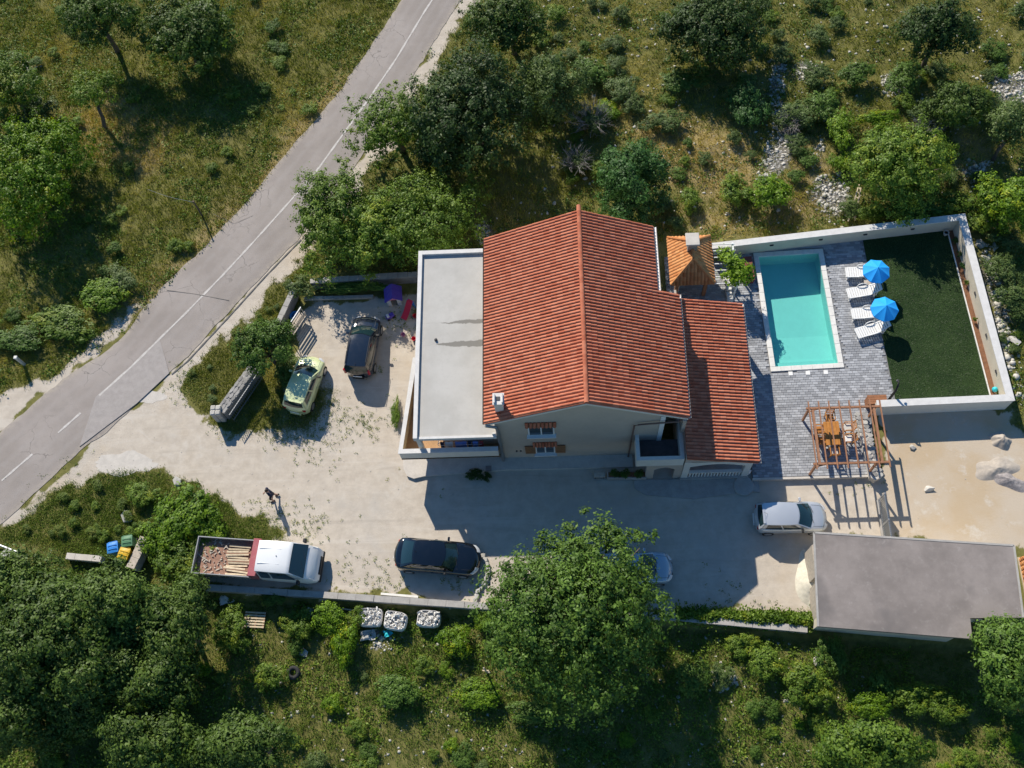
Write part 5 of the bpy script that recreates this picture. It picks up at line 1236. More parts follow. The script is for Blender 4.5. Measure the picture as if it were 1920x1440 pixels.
# ------------------------------------------------------------------ person
def person():
    c = g(516, 935); r = thing('person', 'person in navy shirt and dark shorts walking across the drive', 'person', (c.x, c.y, 0), rad(205))
    # skeleton: x forward, y left
    J = {'pel':(0,0,.93),'sp':(.0,0,1.10),'ch':(.02,0,1.32),'nk':(.03,0,1.47),'hd':(.05,0,1.56),'tp':(.05,0,1.70),
         'hl':(0,.10,.88),'kl':(.16,.11,.50),'al':(.10,.11,.09),'tl':(.27,.12,.035),'hr':(0,-.10,.88),'kr':(-.05,-.11,.49),'ar':(-.24,-.11,.14),'tr':(-.10,-.12,.035),
         'sl':(.02,.19,1.38),'el':(-.10,.25,1.12),'wl':(.04,.26,.90),'sr':(.02,-.19,1.38),'er':(.06,-.27,1.13),'wr':(.24,-.20,1.00)}
    R = {'pel':.14,'sp':.125,'ch':.145,'nk':.055,'hd':.085,'tp':.07,'hl':.095,'kl':.06,'al':.042,'tl':.035,'hr':.095,'kr':.06,'ar':.042,'tr':.035,'sl':.065,'el':.045,'wl':.03,'sr':.065,'er':.045,'wr':.03}
    E_ = [('pel','sp'),('sp','ch'),('ch','nk'),('nk','hd'),('hd','tp'),('pel','hl'),('hl','kl'),('kl','al'),('al','tl'),('pel','hr'),('hr','kr'),('kr','ar'),('ar','tr'),('ch','sl'),('sl','el'),('el','wl'),('ch','sr'),('sr','er'),('er','wr')]
    for s, wj, d in (('l','wl',Vector((.05,0,-.17)).normalized()), ('r','wr',Vector((.15,.03,-.05)).normalized())):
        w0 = Vector(J[wj]); pk = 'p'+s; J[pk] = tuple(w0+d*.07); R[pk] = .03; E_.append((wj, pk)); sd = d.cross(Vector((0,0,1))).normalized() if abs(d.z) < .9 else Vector((0,1,0))
        up = sd.cross(d).normalized()
        for k, (o_, ln) in enumerate(((-.028,.065),(-.009,.08),(.010,.075),(.028,.06))):
            a = 'f%s%d' % (s, k); J[a+'a'] = tuple(w0+d*.105+sd*o_); J[a+'b'] = tuple(w0+d*(.105+ln*.55)+sd*o_*1.1-up*.008); J[a+'c'] = tuple(w0+d*(.105+ln)+sd*o_*1.1-up*.028)
            R[a+'a'] = .010; R[a+'b'] = .009; R[a+'c'] = .008; E_ += [(pk, a+'a'), (a+'a', a+'b'), (a+'b', a+'c')]
        a = 'th'+s; J[a+'a'] = tuple(w0+d*.055+sd*.04); J[a+'b'] = tuple(w0+d*.095+sd*.055-up*.01); R[a+'a'] = .011; R[a+'b'] = .009; E_ += [(pk, a+'a'), (a+'a', a+'b')]
    keys = list(J); me = bpy.data.meshes.new('body'); me.from_pydata([J[k] for k in keys], [(keys.index(a), keys.index(b)) for a, b in E_], [])
    o = mo('body', me, 'skin', r); bm = bmesh.new(); bm.from_mesh(me); ly = bm.verts.layers.skin.verify(); bm.verts.ensure_lookup_table()
    for i, k in enumerate(keys): bm.verts[i][ly].radius = (R[k]*(1.25 if k in ('ch','pel','sp') else 1), R[k]*(.85 if k in ('ch','pel','sp') else 1)); bm.verts[i][ly].use_root = (k == 'pel')
    bm.to_mesh(me); bm.free()
    sk = o.modifiers.new('skin', 'SKIN'); sk.use_smooth_shade = True; ss = o.modifiers.new('sub', 'SUBSURF'); ss.levels = 1; ss.render_levels = 2
    # clothes and hair
    def shell(name, mat, segs):
        m = MB()
        for pts, rr in segs: m.tube(pts, rr, 14)
        return m.build(name, mat, r, True)
    P = {k: Vector(v) for k, v in J.items()}
    def ell(rows_): # torso as stacked ellipses
        m = MB(); m.grid([[(cx+a*math.cos(2*math.pi*i/18), cy+b*math.sin(2*math.pi*i/18), z) for i in range(19)] for (cx, cy, z, a, b) in rows_]); return m
    sh = ell([(.0,0,.86,.135,.185),(.0,0,.95,.14,.185),(.0,0,1.1,.13,.165),(.01,0,1.25,.14,.185),(.02,0,1.36,.125,.205),(.03,0,1.43,.09,.14),(.03,0,1.465,.06,.07)])
    for s in ('l', 'r'): sh.tube([P['s'+s].lerp(Vector((.02,0,1.38)), .35), P['s'+s], P['s'+s].lerp(P['e'+s], .75)], [.085,.085,.07], 12)
    sh.build('shirt', 'navy_cloth', r, True)
    sk_ = ell([(0,0,.99,.138,.178),(0,0,.90,.145,.19),(0,0,.84,.14,.19)])
    for s in ('l', 'r'): sk_.tube([P['h'+s]+Vector((0,0,.04)), P['h'+s].lerp(P['k'+s], .5), P['h'+s].lerp(P['k'+s], .95)], [.12,.105,.10], 14)
    sk_.build('shorts', 'dark_cloth', r, True)
    for s in ('l', 'r'): MB().tube([P['a'+s]+Vector((-.07,0,-.04)), P['a'+s].lerp(P['t'+s], .4)+Vector((0,0,-.01)), P['t'+s]+Vector((.03,0,-.0))], [.05,.055,.045], 10).build('shoe', 'dark_cloth', r, True)
    hd = MB(); hd.grid([[(.05+.002-.012*(j > 3)+.105*math.sin(math.pi*j/12+.03)*math.cos(2*math.pi*i/16)*.98, .085*math.sin(math.pi*j/12+.03)*math.sin(2*math.pi*i/16), 1.605+.125*math.cos(math.pi*j/12)) for i in range(17)] for j in range(7)]); hd.build('hair', 'hair', r, True)
    fc = MB(); fc.add([(.135,-.012,1.60),(.135,.012,1.60),(.165,0,1.575),(.13,0,1.63)], [(0,1,2),(0,2,3),(1,3,2)]); fc.build('nose', 'skin', r)
    for s in (-1, 1): MB().lathe([(.0,-.01),(.011,0),(.0,.01)], (.132, s*.032, 1.615), 8).build('eye', 'hair', r); MB().lathe([(.0,-.03),(.018,0),(.0,.03)], (.045, s*.088, 1.60), 8).build('ear', 'skin', r)
    MB().bar((.135,-.022,1.545),(.135,.022,1.545), .01, .008).build('mouth', 'red_cloth', r)
    return r
person()
# ------------------------------------------------------------------ play corner
c = g(737, 552, .7); r = thing('playhouse', 'small plastic playhouse with purple gable roof', 'playhouse', (c.x, c.y, 0), rad(6))
MB().box(-.42,-.36,-.42,.42,0,.75).box(.36,.42,-.42,.42,0,.75).box(-.36,.36,.36,.42,0,.75).box(-.36,-.18,-.42,-.36,0,.75).box(.18,.36,-.42,-.36,0,.75).build('wall', 'pale_grey_plastic', r)
MB().add([(-.44,-.42,.75),(.44,-.42,.75),(0,-.42,1.12),(-.44,.42,.75),(.44,.42,.75),(0,.42,1.12)], [(0,1,2),(5,4,3)]).build('gable', 'pink_plastic', r)
for s in (-1, 1):
    p = MB(); p.add([(0,-.5,1.16),(0,.5,1.16),(s*.54,.5,.70),(s*.54,-.5,.70),(0,-.5,1.11),(0,.5,1.11),(s*.54,.5,.65),(s*.54,-.5,.65)], [(0,1,2,3),(7,6,5,4),(0,3,7,4),(1,5,6,2),(2,6,7,3)]); q = p.build('roof_panel', 'purple_plastic', r)
    for k in range(5): y_ = -.42+k*.21; sub(q, 'rib', MB().bar((s*.02,y_,1.165),(s*.53,y_,.715), .03, .02), 'purple_plastic')
c = g(764, 581, .4); r = thing('toy_slide', 'red plastic toddler slide beside the house wall', 'slide', (c.x, c.y, 0), rad(60))
MB().grid([[(x, y, z+(.07 if abs(y) > .15 else 0)) for y in (-.2,-.16,.16,.2)] for x, z in ((.5,.78),(.35,.76),(.1,.5),(-.15,.25),(-.4,.1),(-.55,.06))]).build('chute', 'red_plastic', r, True)
for s in (-1, 1): MB().bar((.5,s*.2,0),(.45,s*.18,.85), .05, .05).build('leg', 'blue_plastic', r)
for z in (.2,.4,.6): MB().bar((.5,-.2,z),(.5,.2,z), .05, .04).build('step', 'blue_plastic', r)
c = g(731, 592, .2); r = thing('toy_car', 'small purple ride on toy car', 'toy car', (c.x, c.y, 0), rad(30)); MB().bbox(-.26,.26,-.15,.15,.08,.26,.05).build('body', 'purple_plastic', r); MB().bbox(-.22,-.05,-.12,.12,.26,.38,.03).build('seat', 'pale_grey_plastic', r)
for x in (-.17,.17):
    for s in (-1, 1): MB().tube([(x,s*.15,.09),(x,s*.19,.09)], .09, 12).build('wheel', 'black_rubber', r)
for i, (px, py, m_, l_) in enumerate(((778,593,'red_plastic','red plastic toy bucket near the house wall'),(756,628,'pink_plastic','pink toy pail lying by the wall'),(776,636,'red_plastic','small red toy pot close to the terrace end'))):
    c = g(px, py, .1); r = MB().lathe([(.09,0),(.13,.2),(.14,.21),(.12,.2),(.08,.03)], (c.x, c.y, 0), 12).build('toy_bucket', m_); tag(r, l_, 'bucket')
c = g(551, 600, .9); r = thing('swing_bench', 'metal framed garden bench standing in the shade by the parking wall', 'bench', (c.x, c.y, 0), rad(62))
for s in (-1, 1):
    MB().bar((s*.75,-.3,0),(s*.75,-.1,1.25), .04, .04).bar((s*.75,.35,0),(s*.75,-.1,1.25), .04, .04).build('frame', 'galvanised', r)
for k in range(4): MB().bar((-.75,-.25+k*.14,.45),(.75,-.25+k*.14,.45), .1, .03).build('seat_slat', 'grey_wood', r)
for k in range(3): MB().bar((-.75,-.28-.02*k,.62+.16*k),(.75,-.28-.02*k,.62+.16*k), .03, .1).build('back_slat', 'grey_wood', r)
MB().bar((-.8,-.1,1.27),(.8,-.1,1.27), .05, .05).build('top_rail', 'galvanised', r)
c = g(553, 592, .2); o = MB().lathe([(.28,0),(.3,.2),(.32,.22),(.28,.2),(.25,.05)], (c.x, c.y, 0), 16).build('plastic_tub', 'blue_plastic'); tag(o, 'blue plastic tub in the shadow under the metal bench', 'tub')
# ------------------------------------------------------------------ waste bins
def bin_(label, px, py, mat, rz, ht=1.05):
    c = g(px, py, ht); r = thing('waste_bin', label, 'waste bin', (c.x, c.y, 0), rad(rz), 'household waste bins')
    b = MB(); lo, hi = .22, .28; b.add([(-lo,-lo,.06),(lo,-lo,.06),(lo,lo,.06),(-lo,lo,.06),(-hi,-hi,ht-.08),(hi,-hi,ht-.08),(hi,hi,ht-.08),(-hi,hi,ht-.08)], [(3,2,1,0),(4,5,6,7),(0,1,5,4),(1,2,6,5),(2,3,7,6),(3,0,4,7)]); b.build('body', mat, r)
    l = MB().grid([[(x, y, ht-.06+.06*math.cos(y/.3*1.3)*math.cos(x/.3*1.2)) for x in (-.30,-.15,0,.15,.30)] for y in (-.30,-.15,0,.15,.30)]).bbox(-.30,.30,-.30,.30,ht-.09,ht-.05,.01).build('lid', mat, r)
    sub(l, 'lid_rib', MB().bar((-.24,-.1,ht+.005),(.24,-.1,ht+.005), .03, .02).bar((-.24,.1,ht+.005),(.24,.1,ht+.005), .03, .02), mat)
    MB().tube([(-.25,.34,ht-.12),(.25,.34,ht-.12)], .02, 6).build('handle', mat, r)
    for s in (-1, 1): MB().tube([(s*.2,.27,.1),(s*.25,.27,.1)], .1, 12).build('wheel', 'black_rubber', r)
bin_('blue household waste bin, leftmost of the three', 210, 1026, 'blue_plastic', 12); bin_('green household waste bin behind the yellow one', 237, 1014, 'green_plastic', 8); bin_('yellow household waste bin in front of the green one', 231, 1037, 'yellow_plastic', -15)
# ------------------------------------------------------------------ below the wall: stone pallets, tyre, pallet, scraps
ZS = -.55
rs4 = random.Random(77)
for i, (px, py, w_, d_) in enumerate(((693,1156,1.25,1.0),(740,1163,1.2,.95),(802.5,1159,1.25,.85))):
    c = g(px, py, ZS+.7); zb = float(terrain(c.x, c.y)); r = thing('stone_bag', ['leftmost of three big white bags of pale broken stone below the wall', 'middle big white bag of pale broken stone, above the turquoise scrap', 'rightmost of three big white bags of pale broken stone below the wall'][i], 'stone bag', (c.x, c.y, zb), rad(-4+rs4.uniform(-5,5)), 'bags of stone below the wall')
    rows = []
    for (z, k) in ((0,.90),(.15,1.0),(.4,1.02),(.58,.97),(.64,.93),(.60,.88),(.5,.86)):
        rows.append([(k*w_/2*math.copysign(abs(math.cos(q))**.45, math.cos(q))*(1+.04*math.sin(3*q+i)), k*d_/2*math.copysign(abs(math.sin(q))**.45, math.sin(q))*(1+.04*math.cos(2*q+i*2)), z+.03*math.sin(2*q+i+z*5)) for q in [2*math.pi*a/32 for a in range(33)]])
    MB().grid(rows).build('bag', 'white_cloth', r, True)
    MB().box(-w_/2*.8, w_/2*.8, -d_/2*.8, d_/2*.8, .1, .56).build('fill', 'limestone', r)
    for k in range(85):
        a, b = rs4.uniform(-w_/2*.86, w_/2*.86), rs4.uniform(-d_/2*.86, d_/2*.86); s = rs4.uniform(.05,.11)
        o = bpy.data.objects.new('stone', PALE[rs4.randrange(6)]); COL.objects.link(o); o.parent = r; o.location = (a, b, .60+rs4.uniform(0,.07)); o.scale = (s*1.3, s*.8, s*.8); o.rotation_euler = (rs4.uniform(0,6), rs4.uniform(0,6), rs4.uniform(0,6))
c = g(551, 1262, ZS); zb = float(terrain(c.x, c.y)); o = MB()
o.grid([[((.26+.11*math.cos(2*math.pi*j/10))*math.cos(2*math.pi*i/24), (.26+.11*math.cos(2*math.pi*j/10))*math.sin(2*math.pi*i/24), .12+.10*math.sin(2*math.pi*j/10)) for j in range(11)] for i in range(25)]); o = o.build('old_tyre', 'tyre', None, True); o.location = (c.x, c.y, zb+.05); tag(o, 'old black tyre lying flat in the scrub', 'tyre')
c = g(478, 1162, ZS+.2); r = thing('broken_pallet', 'broken wooden pallet lying in the weeds below the pickup', 'pallet', (c.x, c.y, float(terrain(c.x, c.y))+.05), rad(-4))
for k in range(6): MB().bbox(-.6+.02*(k % 2), .55, -.42+k*.15, -.42+k*.15+.09, .1, .12, .004).build('deck_board', 'pale_wood', r)
for x in (-.5, .05, .5): MB().bbox(x-.05, x+.05, -.45, .45, 0, .1, .004).build('bearer', 'brown_box', r)
def sheet(name, label, cat, px, py, mat, sx, sy, rz, seed, z=ZS+.2):
    c = g(px, py, z); zb = float(terrain(c.x, c.y))+.06; rn = random.Random(seed)
    rows = [[(-sx/2+sx*i/6+rn.uniform(-.04,.04), -sy/2+sy*j/6+rn.uniform(-.04,.04), rn.uniform(0,.16)+.1*math.sin(i)) for i in range(7)] for j in range(7)]
    m = MB().grid(rows); m.grid([[(p[0],p[1],p[2]-.015) for p in row] for row in rows]); o = m.build(name, mat, None, True); o.location = (c.x, c.y, zb); o.rotation_euler = (0,0,rad(rz)); tag(o, label, cat)
sheet('plastic_sheet', 'crumpled white sheet in the shadow below the pickup', 'sheet', 425, 1123, 'white_cloth', .75, .55, 20, 1); sheet('plastic_scrap', 'turquoise scrap of plastic below the middle stone bag', 'plastic scrap', 727, 1187, 'turquoise_plastic', .4, .38, 35, 2)
sheet('rubble_sack', 'torn white sack of rubble left of the turquoise scrap', 'sack', 690, 1191, 'sack', .8, .55, 5, 3); sheet('rubble_sack', 'pale grey sack below the truck cab in the bushes', 'sack', 581, 1147, 'sack', .35, .4, 0, 4)
for k, (p, q) in enumerate((((641,1141),(672,1146)),((655,1150),(668,1152)))):
    A = g(*p, ZS+.3); B = g(*q, ZS+.3); o = MB().bar(A, B, .07, .04).build('board', 'grey_wood'); tag(o, ['long grey board leaning left of the stone bags', 'short grey board left of the stone bags'][k], 'board')
A = g(714, 1113, .1); B = g(784, 1119, .1); o = MB().bar((A.x,A.y,.06),(B.x,B.y,.06), .12, .09).build('kerb_beam', 'white_stone'); tag(o, 'long white beam lying along the wall left of the sedan', 'beam')
kb = thing('stone_edging', 'curved edging of pale stones round the bed under the big tree', 'edging', tuple(g(910,1085)), world=True)
for k, (px, py) in enumerate(((906,1042),(910,1050),(913,1059),(915,1068),(914,1077),(912,1086),(907,1094),(901,1101),(896,1109),(894,1118),(891,1126))):
    c = g(px, py, .08); MB().bbox(c.x-.12, c.x+.12, c.y-.13, c.y+.13, -.05, .16+.02*(k % 3), .03).build('stone', 'limestone', kb)
# ------------------------------------------------------------------ ladder, posts, wire
A = g(1611, 345, .6); B = g(1590, 415, .25); C_ = g(1603, 413, .25); D_ = g(1614, 352, .6)
r = thing('ladder', 'pale wooden ladder leaning outside the north wall', 'ladder', tuple(B), world=True)
MB().bar(A, B, .07, .06).build('rail', 'pale_wood', r); MB().bar(D_, C_, .07, .06).build('rail', 'pale_wood', r)
for k in range(7): t = .06+k*.14; MB().bar(A.lerp(B, t), D_.lerp(C_, t), .05, .03).build('rung', 'pale_wood', r)
c = g(379, 404); r = thing('roadside_post', 'short grey post on the grassy verge beside the road', 'post', (c.x, c.y, 0)); MB().tube([(0,0,-.2),(0,0,1.6)], [.06,.05], 8).build('shaft', 'bark', r); MB().bbox(-.06,.06,-.06,.06,1.6,1.63,.01).build('cap', 'bark', r)
B = g(277, 355, .3); o = MB().tube([(c.x,c.y,1.5)]+[(c.x+(B.x-c.x)*t, c.y+(B.y-c.y)*t, 1.6-1.3*t-.25*math.sin(math.pi*t)) for t in (.2,.4,.6,.8,1)], .008, 5).build('stay_wire', 'galvanised'); tag(o, 'thin pale wire running from the verge post into the meadow', 'wire')
c = g(46, 684); r = thing('marker_post', 'short pale concrete post in the verge at the left edge', 'post', (c.x, c.y, 0)); MB().bbox(-.08,.08,-.08,.08,-.1,1.05,.02).build('shaft', 'pale_concrete', r); MB().bbox(-.1,.1,-.1,.1,1.05,1.12,.02).build('cap', 'white_stone', r)
c = g(914, 1262, ZS); r = thing('wooden_stake', 'weathered wooden stake in the scrub below the big tree', 'stake', (c.x, c.y, float(terrain(c.x, c.y)))); MB().tube([(0,0,-.1),(-.03,.02,1.9)], [.06,.04], 7).build('shaft', 'grey_wood', r); MB().bar((-.18,.02,.9),(.16,.0,.95), .06, .04).build('crosspiece', 'pale_wood', r)
A = g(-12, 1018, .25); B = g(34, 1036, .15); o = MB().tube([A, B], .07, 8).build('drain_pipe', 'metal_grey'); tag(o, 'grey pipe lying at the left edge by the low wall', 'pipe')
# ------------------------------------------------------------------ laundry on the side terrace, pots along the front
dr = thing('drying_rack', 'folding laundry rack on the side terrace behind the parapet', 'drying rack', (-3.0,-4.35,1.9), world=True)
for s in (-1, 1): MB().bar((-3.9+s*0-.0, -4.35+s*.25, 1.9),(-3.9,-4.35-s*.2,2.72), .025, .025).bar((-1.5,-4.35+s*.25,1.9),(-1.5,-4.35-s*.2,2.72), .025, .025).build('leg', 'white_frame', dr)
for k in range(5): MB().bar((-3.9,-4.62+k*.13,2.72),(-1.5,-4.62+k*.13,2.72), .012, .012).build('wire', 'white_frame', dr)
for i, (x, w_, m_, l_) in enumerate(((-3.75,.2,'navy_cloth','dark blue sock end hung at the left of the drying rack'),(-3.5,.42,'white_cloth','white patterned towel hung on the drying rack'),(-2.95,.62,'blue_cloth','large blue towel hung on the drying rack'),(-2.25,.18,'navy_cloth','narrow navy cloth hung next to the large blue towel'),(-2.0,.28,'blue_cloth','small blue garment hung right of the navy cloth'),(-1.65,.22,'red_cloth','dark red garment at the right end of the drying rack'))):
    m = MB(); rows = [[(x+w_*u/4, -4.60+.24*v/4+.02*math.sin(u*2+i), 2.735-(.22*abs(v-2)/2 if v in (0,4) else .0)+.01*math.sin(u*3)) for u in range(5)] for v in range(5)]; rows.insert(0, [(p[0], p[1]-.03, 2.3) for p in rows[0]])
    o = m.grid(rows).build('laundry', m_, None, True); tag(o, l_, 'laundry')
for i in range(3):
    px = (1153, 1173, 1198)[i]; c = g(px, 889, .5); r = thing('flower_trough', ['left', 'middle', 'right'][i]+' one of three stone flower troughs along the shaded house front', 'flower trough', (c.x, c.y, 0), 0, 'flower troughs')
    MB().bbox(-.42,.42,-.2,.2,.1,.42,.02).build('trough', 'concrete', r); MB().box(-.36,.36,-.14,.14,.40,.44).build('earth', 'soil', r)
    for s in (-1, 0, 1): MB().lathe([(.06,0),(.04,.05),(.06,.1)], (s*.3,-.1,0), 8).build('foot', 'white_stone', r)
    for k in range(40):
        pass
c = g(1124, 892, .2); r = thing('garden_stool', 'low dark bench at the left end of the flower troughs', 'bench', (c.x, c.y, 0)); MB().bbox(-.3,.3,-.15,.15,.35,.4,.01).build('seat', 'grey_wood', r)
for s in (-1, 1): MB().bar((s*.24,0,0),(s*.24,0,.35), .06, .2).build('leg', 'dark_metal', r)
# ------------------------------------------------------------------ plants
def leaf_quads(C, N, size, rng, aspect=.55, fold=.0):
    n = len(C); N = N/np.linalg.norm(N, axis=1, keepdims=True)
    R = rng.randn(n, 3); U = np.cross(N, R); U /= np.linalg.norm(U, axis=1, keepdims=True)+1e-9; W = np.cross(N, U)
    s = (size*(.45+1.15*rng.rand(n)**1.4))[:, None]
    V = np.stack([C-U*s, C-W*s*aspect+N*s*.12, C+U*s, C+W*s*aspect+N*s*.12], 1).reshape(-1, 3)
    F = np.arange(n*4).reshape(n, 4); return V, F
def outline(D, seed):
    """uneven crown outline: lobes on the sphere of directions"""
    r = np.random.RandomState(seed); k = np.ones(len(D))
    for i in range(9):
        a = r.randn(3); a /= np.linalg.norm(a); k += (.22*r.rand()-.06)*np.clip((D@a-.45)/.55, 0, 1)*1.6
    return k*.92
def crown_mesh(name, seed, rx, ry, rz, ncl, nlf, clr, leaf, low=-.35, shell=.62, upb=.6, lobes=None):
    """crown of many leaf tufts; the tufts sit on uneven lobes so that the outline is ragged and gaps stay open"""
    rng = np.random.RandomState(seed); A = np.array([rx, ry, rz]); nl = lobes or max(9, int(7+2.2*max(rx, ry)**1.3))
    LD = rng.randn(nl*8, 3); LD /= np.linalg.norm(LD, axis=1, keepdims=True); LD = LD[LD[:,2] > low]
    keep = [LD[0]]
    for d in LD[1:]:                                   # spread the lobes out
        if len(keep) < nl and max(float(d@k) for k in keep) < .90-.012*len(keep)*0: keep.append(d)
    LD = np.array(keep); nl = len(LD); lr = rng.uniform(.30, .48, nl); lc = LD*(rng.uniform(.48, .80, nl)*outline(LD, seed+1))[:, None]
    w_ = lr**2/np.sum(lr**2); idx_ = rng.choice(nl, ncl, p=w_); D = rng.randn(ncl, 3); D[:,2] = D[:,2]*.8+.25; D /= np.linalg.norm(D, axis=1, keepdims=True)
    rr = (.55+.45*rng.rand(ncl)**.6)*(1+.18*rng.randn(ncl)); U = lc[idx_]+D*(lr[idx_]*rr)[:, None]
    m = rng.rand(ncl) < .12; U[m] *= rng.uniform(.2, .7, (m.sum(), 1))
    Cc = U*A; cs = clr*(.55+.9*rng.rand(ncl)); G = U/(np.linalg.norm(U, axis=1, keepdims=True)+1e-6)
    off = rng.randn(ncl, nlf, 3)*np.array([.5, .5, .40]); P = (Cc[:, None]+off*cs[:, None, None]).reshape(-1, 3)
    out = (off/(np.linalg.norm(off, axis=2, keepdims=True)+1e-6)*.75+(D*.5+G*.35)[:, None]).reshape(-1, 3)+np.array([0, 0, upb])+rng.randn(ncl*nlf, 3)*.40
    V, F = leaf_quads(P, out, leaf, rng)
    rnd = np.repeat(rng.rand(ncl*nlf), 4); lt = rng.rand(nl); cl = np.repeat(np.repeat(np.clip(.55*rng.rand(ncl)+.45*lt[idx_], 0, 1), nlf), 4)
    return np_mesh(name, V, F, {'rnd': rnd, 'clump': cl}), Cc
def pxm(px, py, z): return (g(px+1, py, z)-g(px, py, z)).length
def tree(name, label, px, py, rpx, rpy, zc, rz, mat, seed, ncl=90, nlf=70, leaf=.13, clr=.55, base=None, bark='bark', group=None, low=-.35, shell=.62, cat='tree', zg=None, limbs=9, lobes=None):
    c = g(px, py, zc); s = pxm(px, py, zc); rx, ry = rpx*s, rpy*s
    if base: b = g(*base, 0.0)
    else: b = Vector((c.x, c.y, 0))
    b.z = float(terrain(b.x, b.y)) if zg is None else zg
    r = thing(name, label, cat, tuple(b), group=group)
    me, Cc = crown_mesh('crown', seed, rx*1.06, ry*1.06, rz*1.05, int(ncl*4.0), int(nlf*.58), clr*.56, leaf*.58, low, shell, lobes=lobes)
    o = mo('crown', me, mat, r); o.location = c-b
    cl = c-b; R0 = .06+.045*min(rx, 5); fork = Vector((cl.x*.55, cl.y*.55, max(.4, cl.z*.55)))
    tk_ = MB(); rd_ = random.Random(seed)
    tk_.tube([(0,0,-.2),(.03,0,.15),(fork.x*.5+rd_.uniform(-.1,.1), fork.y*.5, fork.z*.5), fork], [R0*1.35, R0*1.05, R0*.85, R0*.75], 9)
    ids = rd_.sample(range(len(Cc)), min(limbs, len(Cc)))
    for i in ids:
        e = cl+Vector(Cc[i])*.86; m = fork.lerp(e, .5)+Vector((rd_.uniform(-.2,.2), rd_.uniform(-.2,.2), rd_.uniform(-.1,.25)))
        tk_.tube([fork-Vector((0,0,.05)), m, e], [R0*.5, R0*.3, R0*.08], 6)
        e2 = cl+Vector(Cc[(i*7+3) % len(Cc)])*.8; tk_.tube([m, m.lerp(e2, .6), e2], [R0*.25, R0*.14, R0*.05], 5)
    tk_.build('trunk', bark, r, True)
    return r
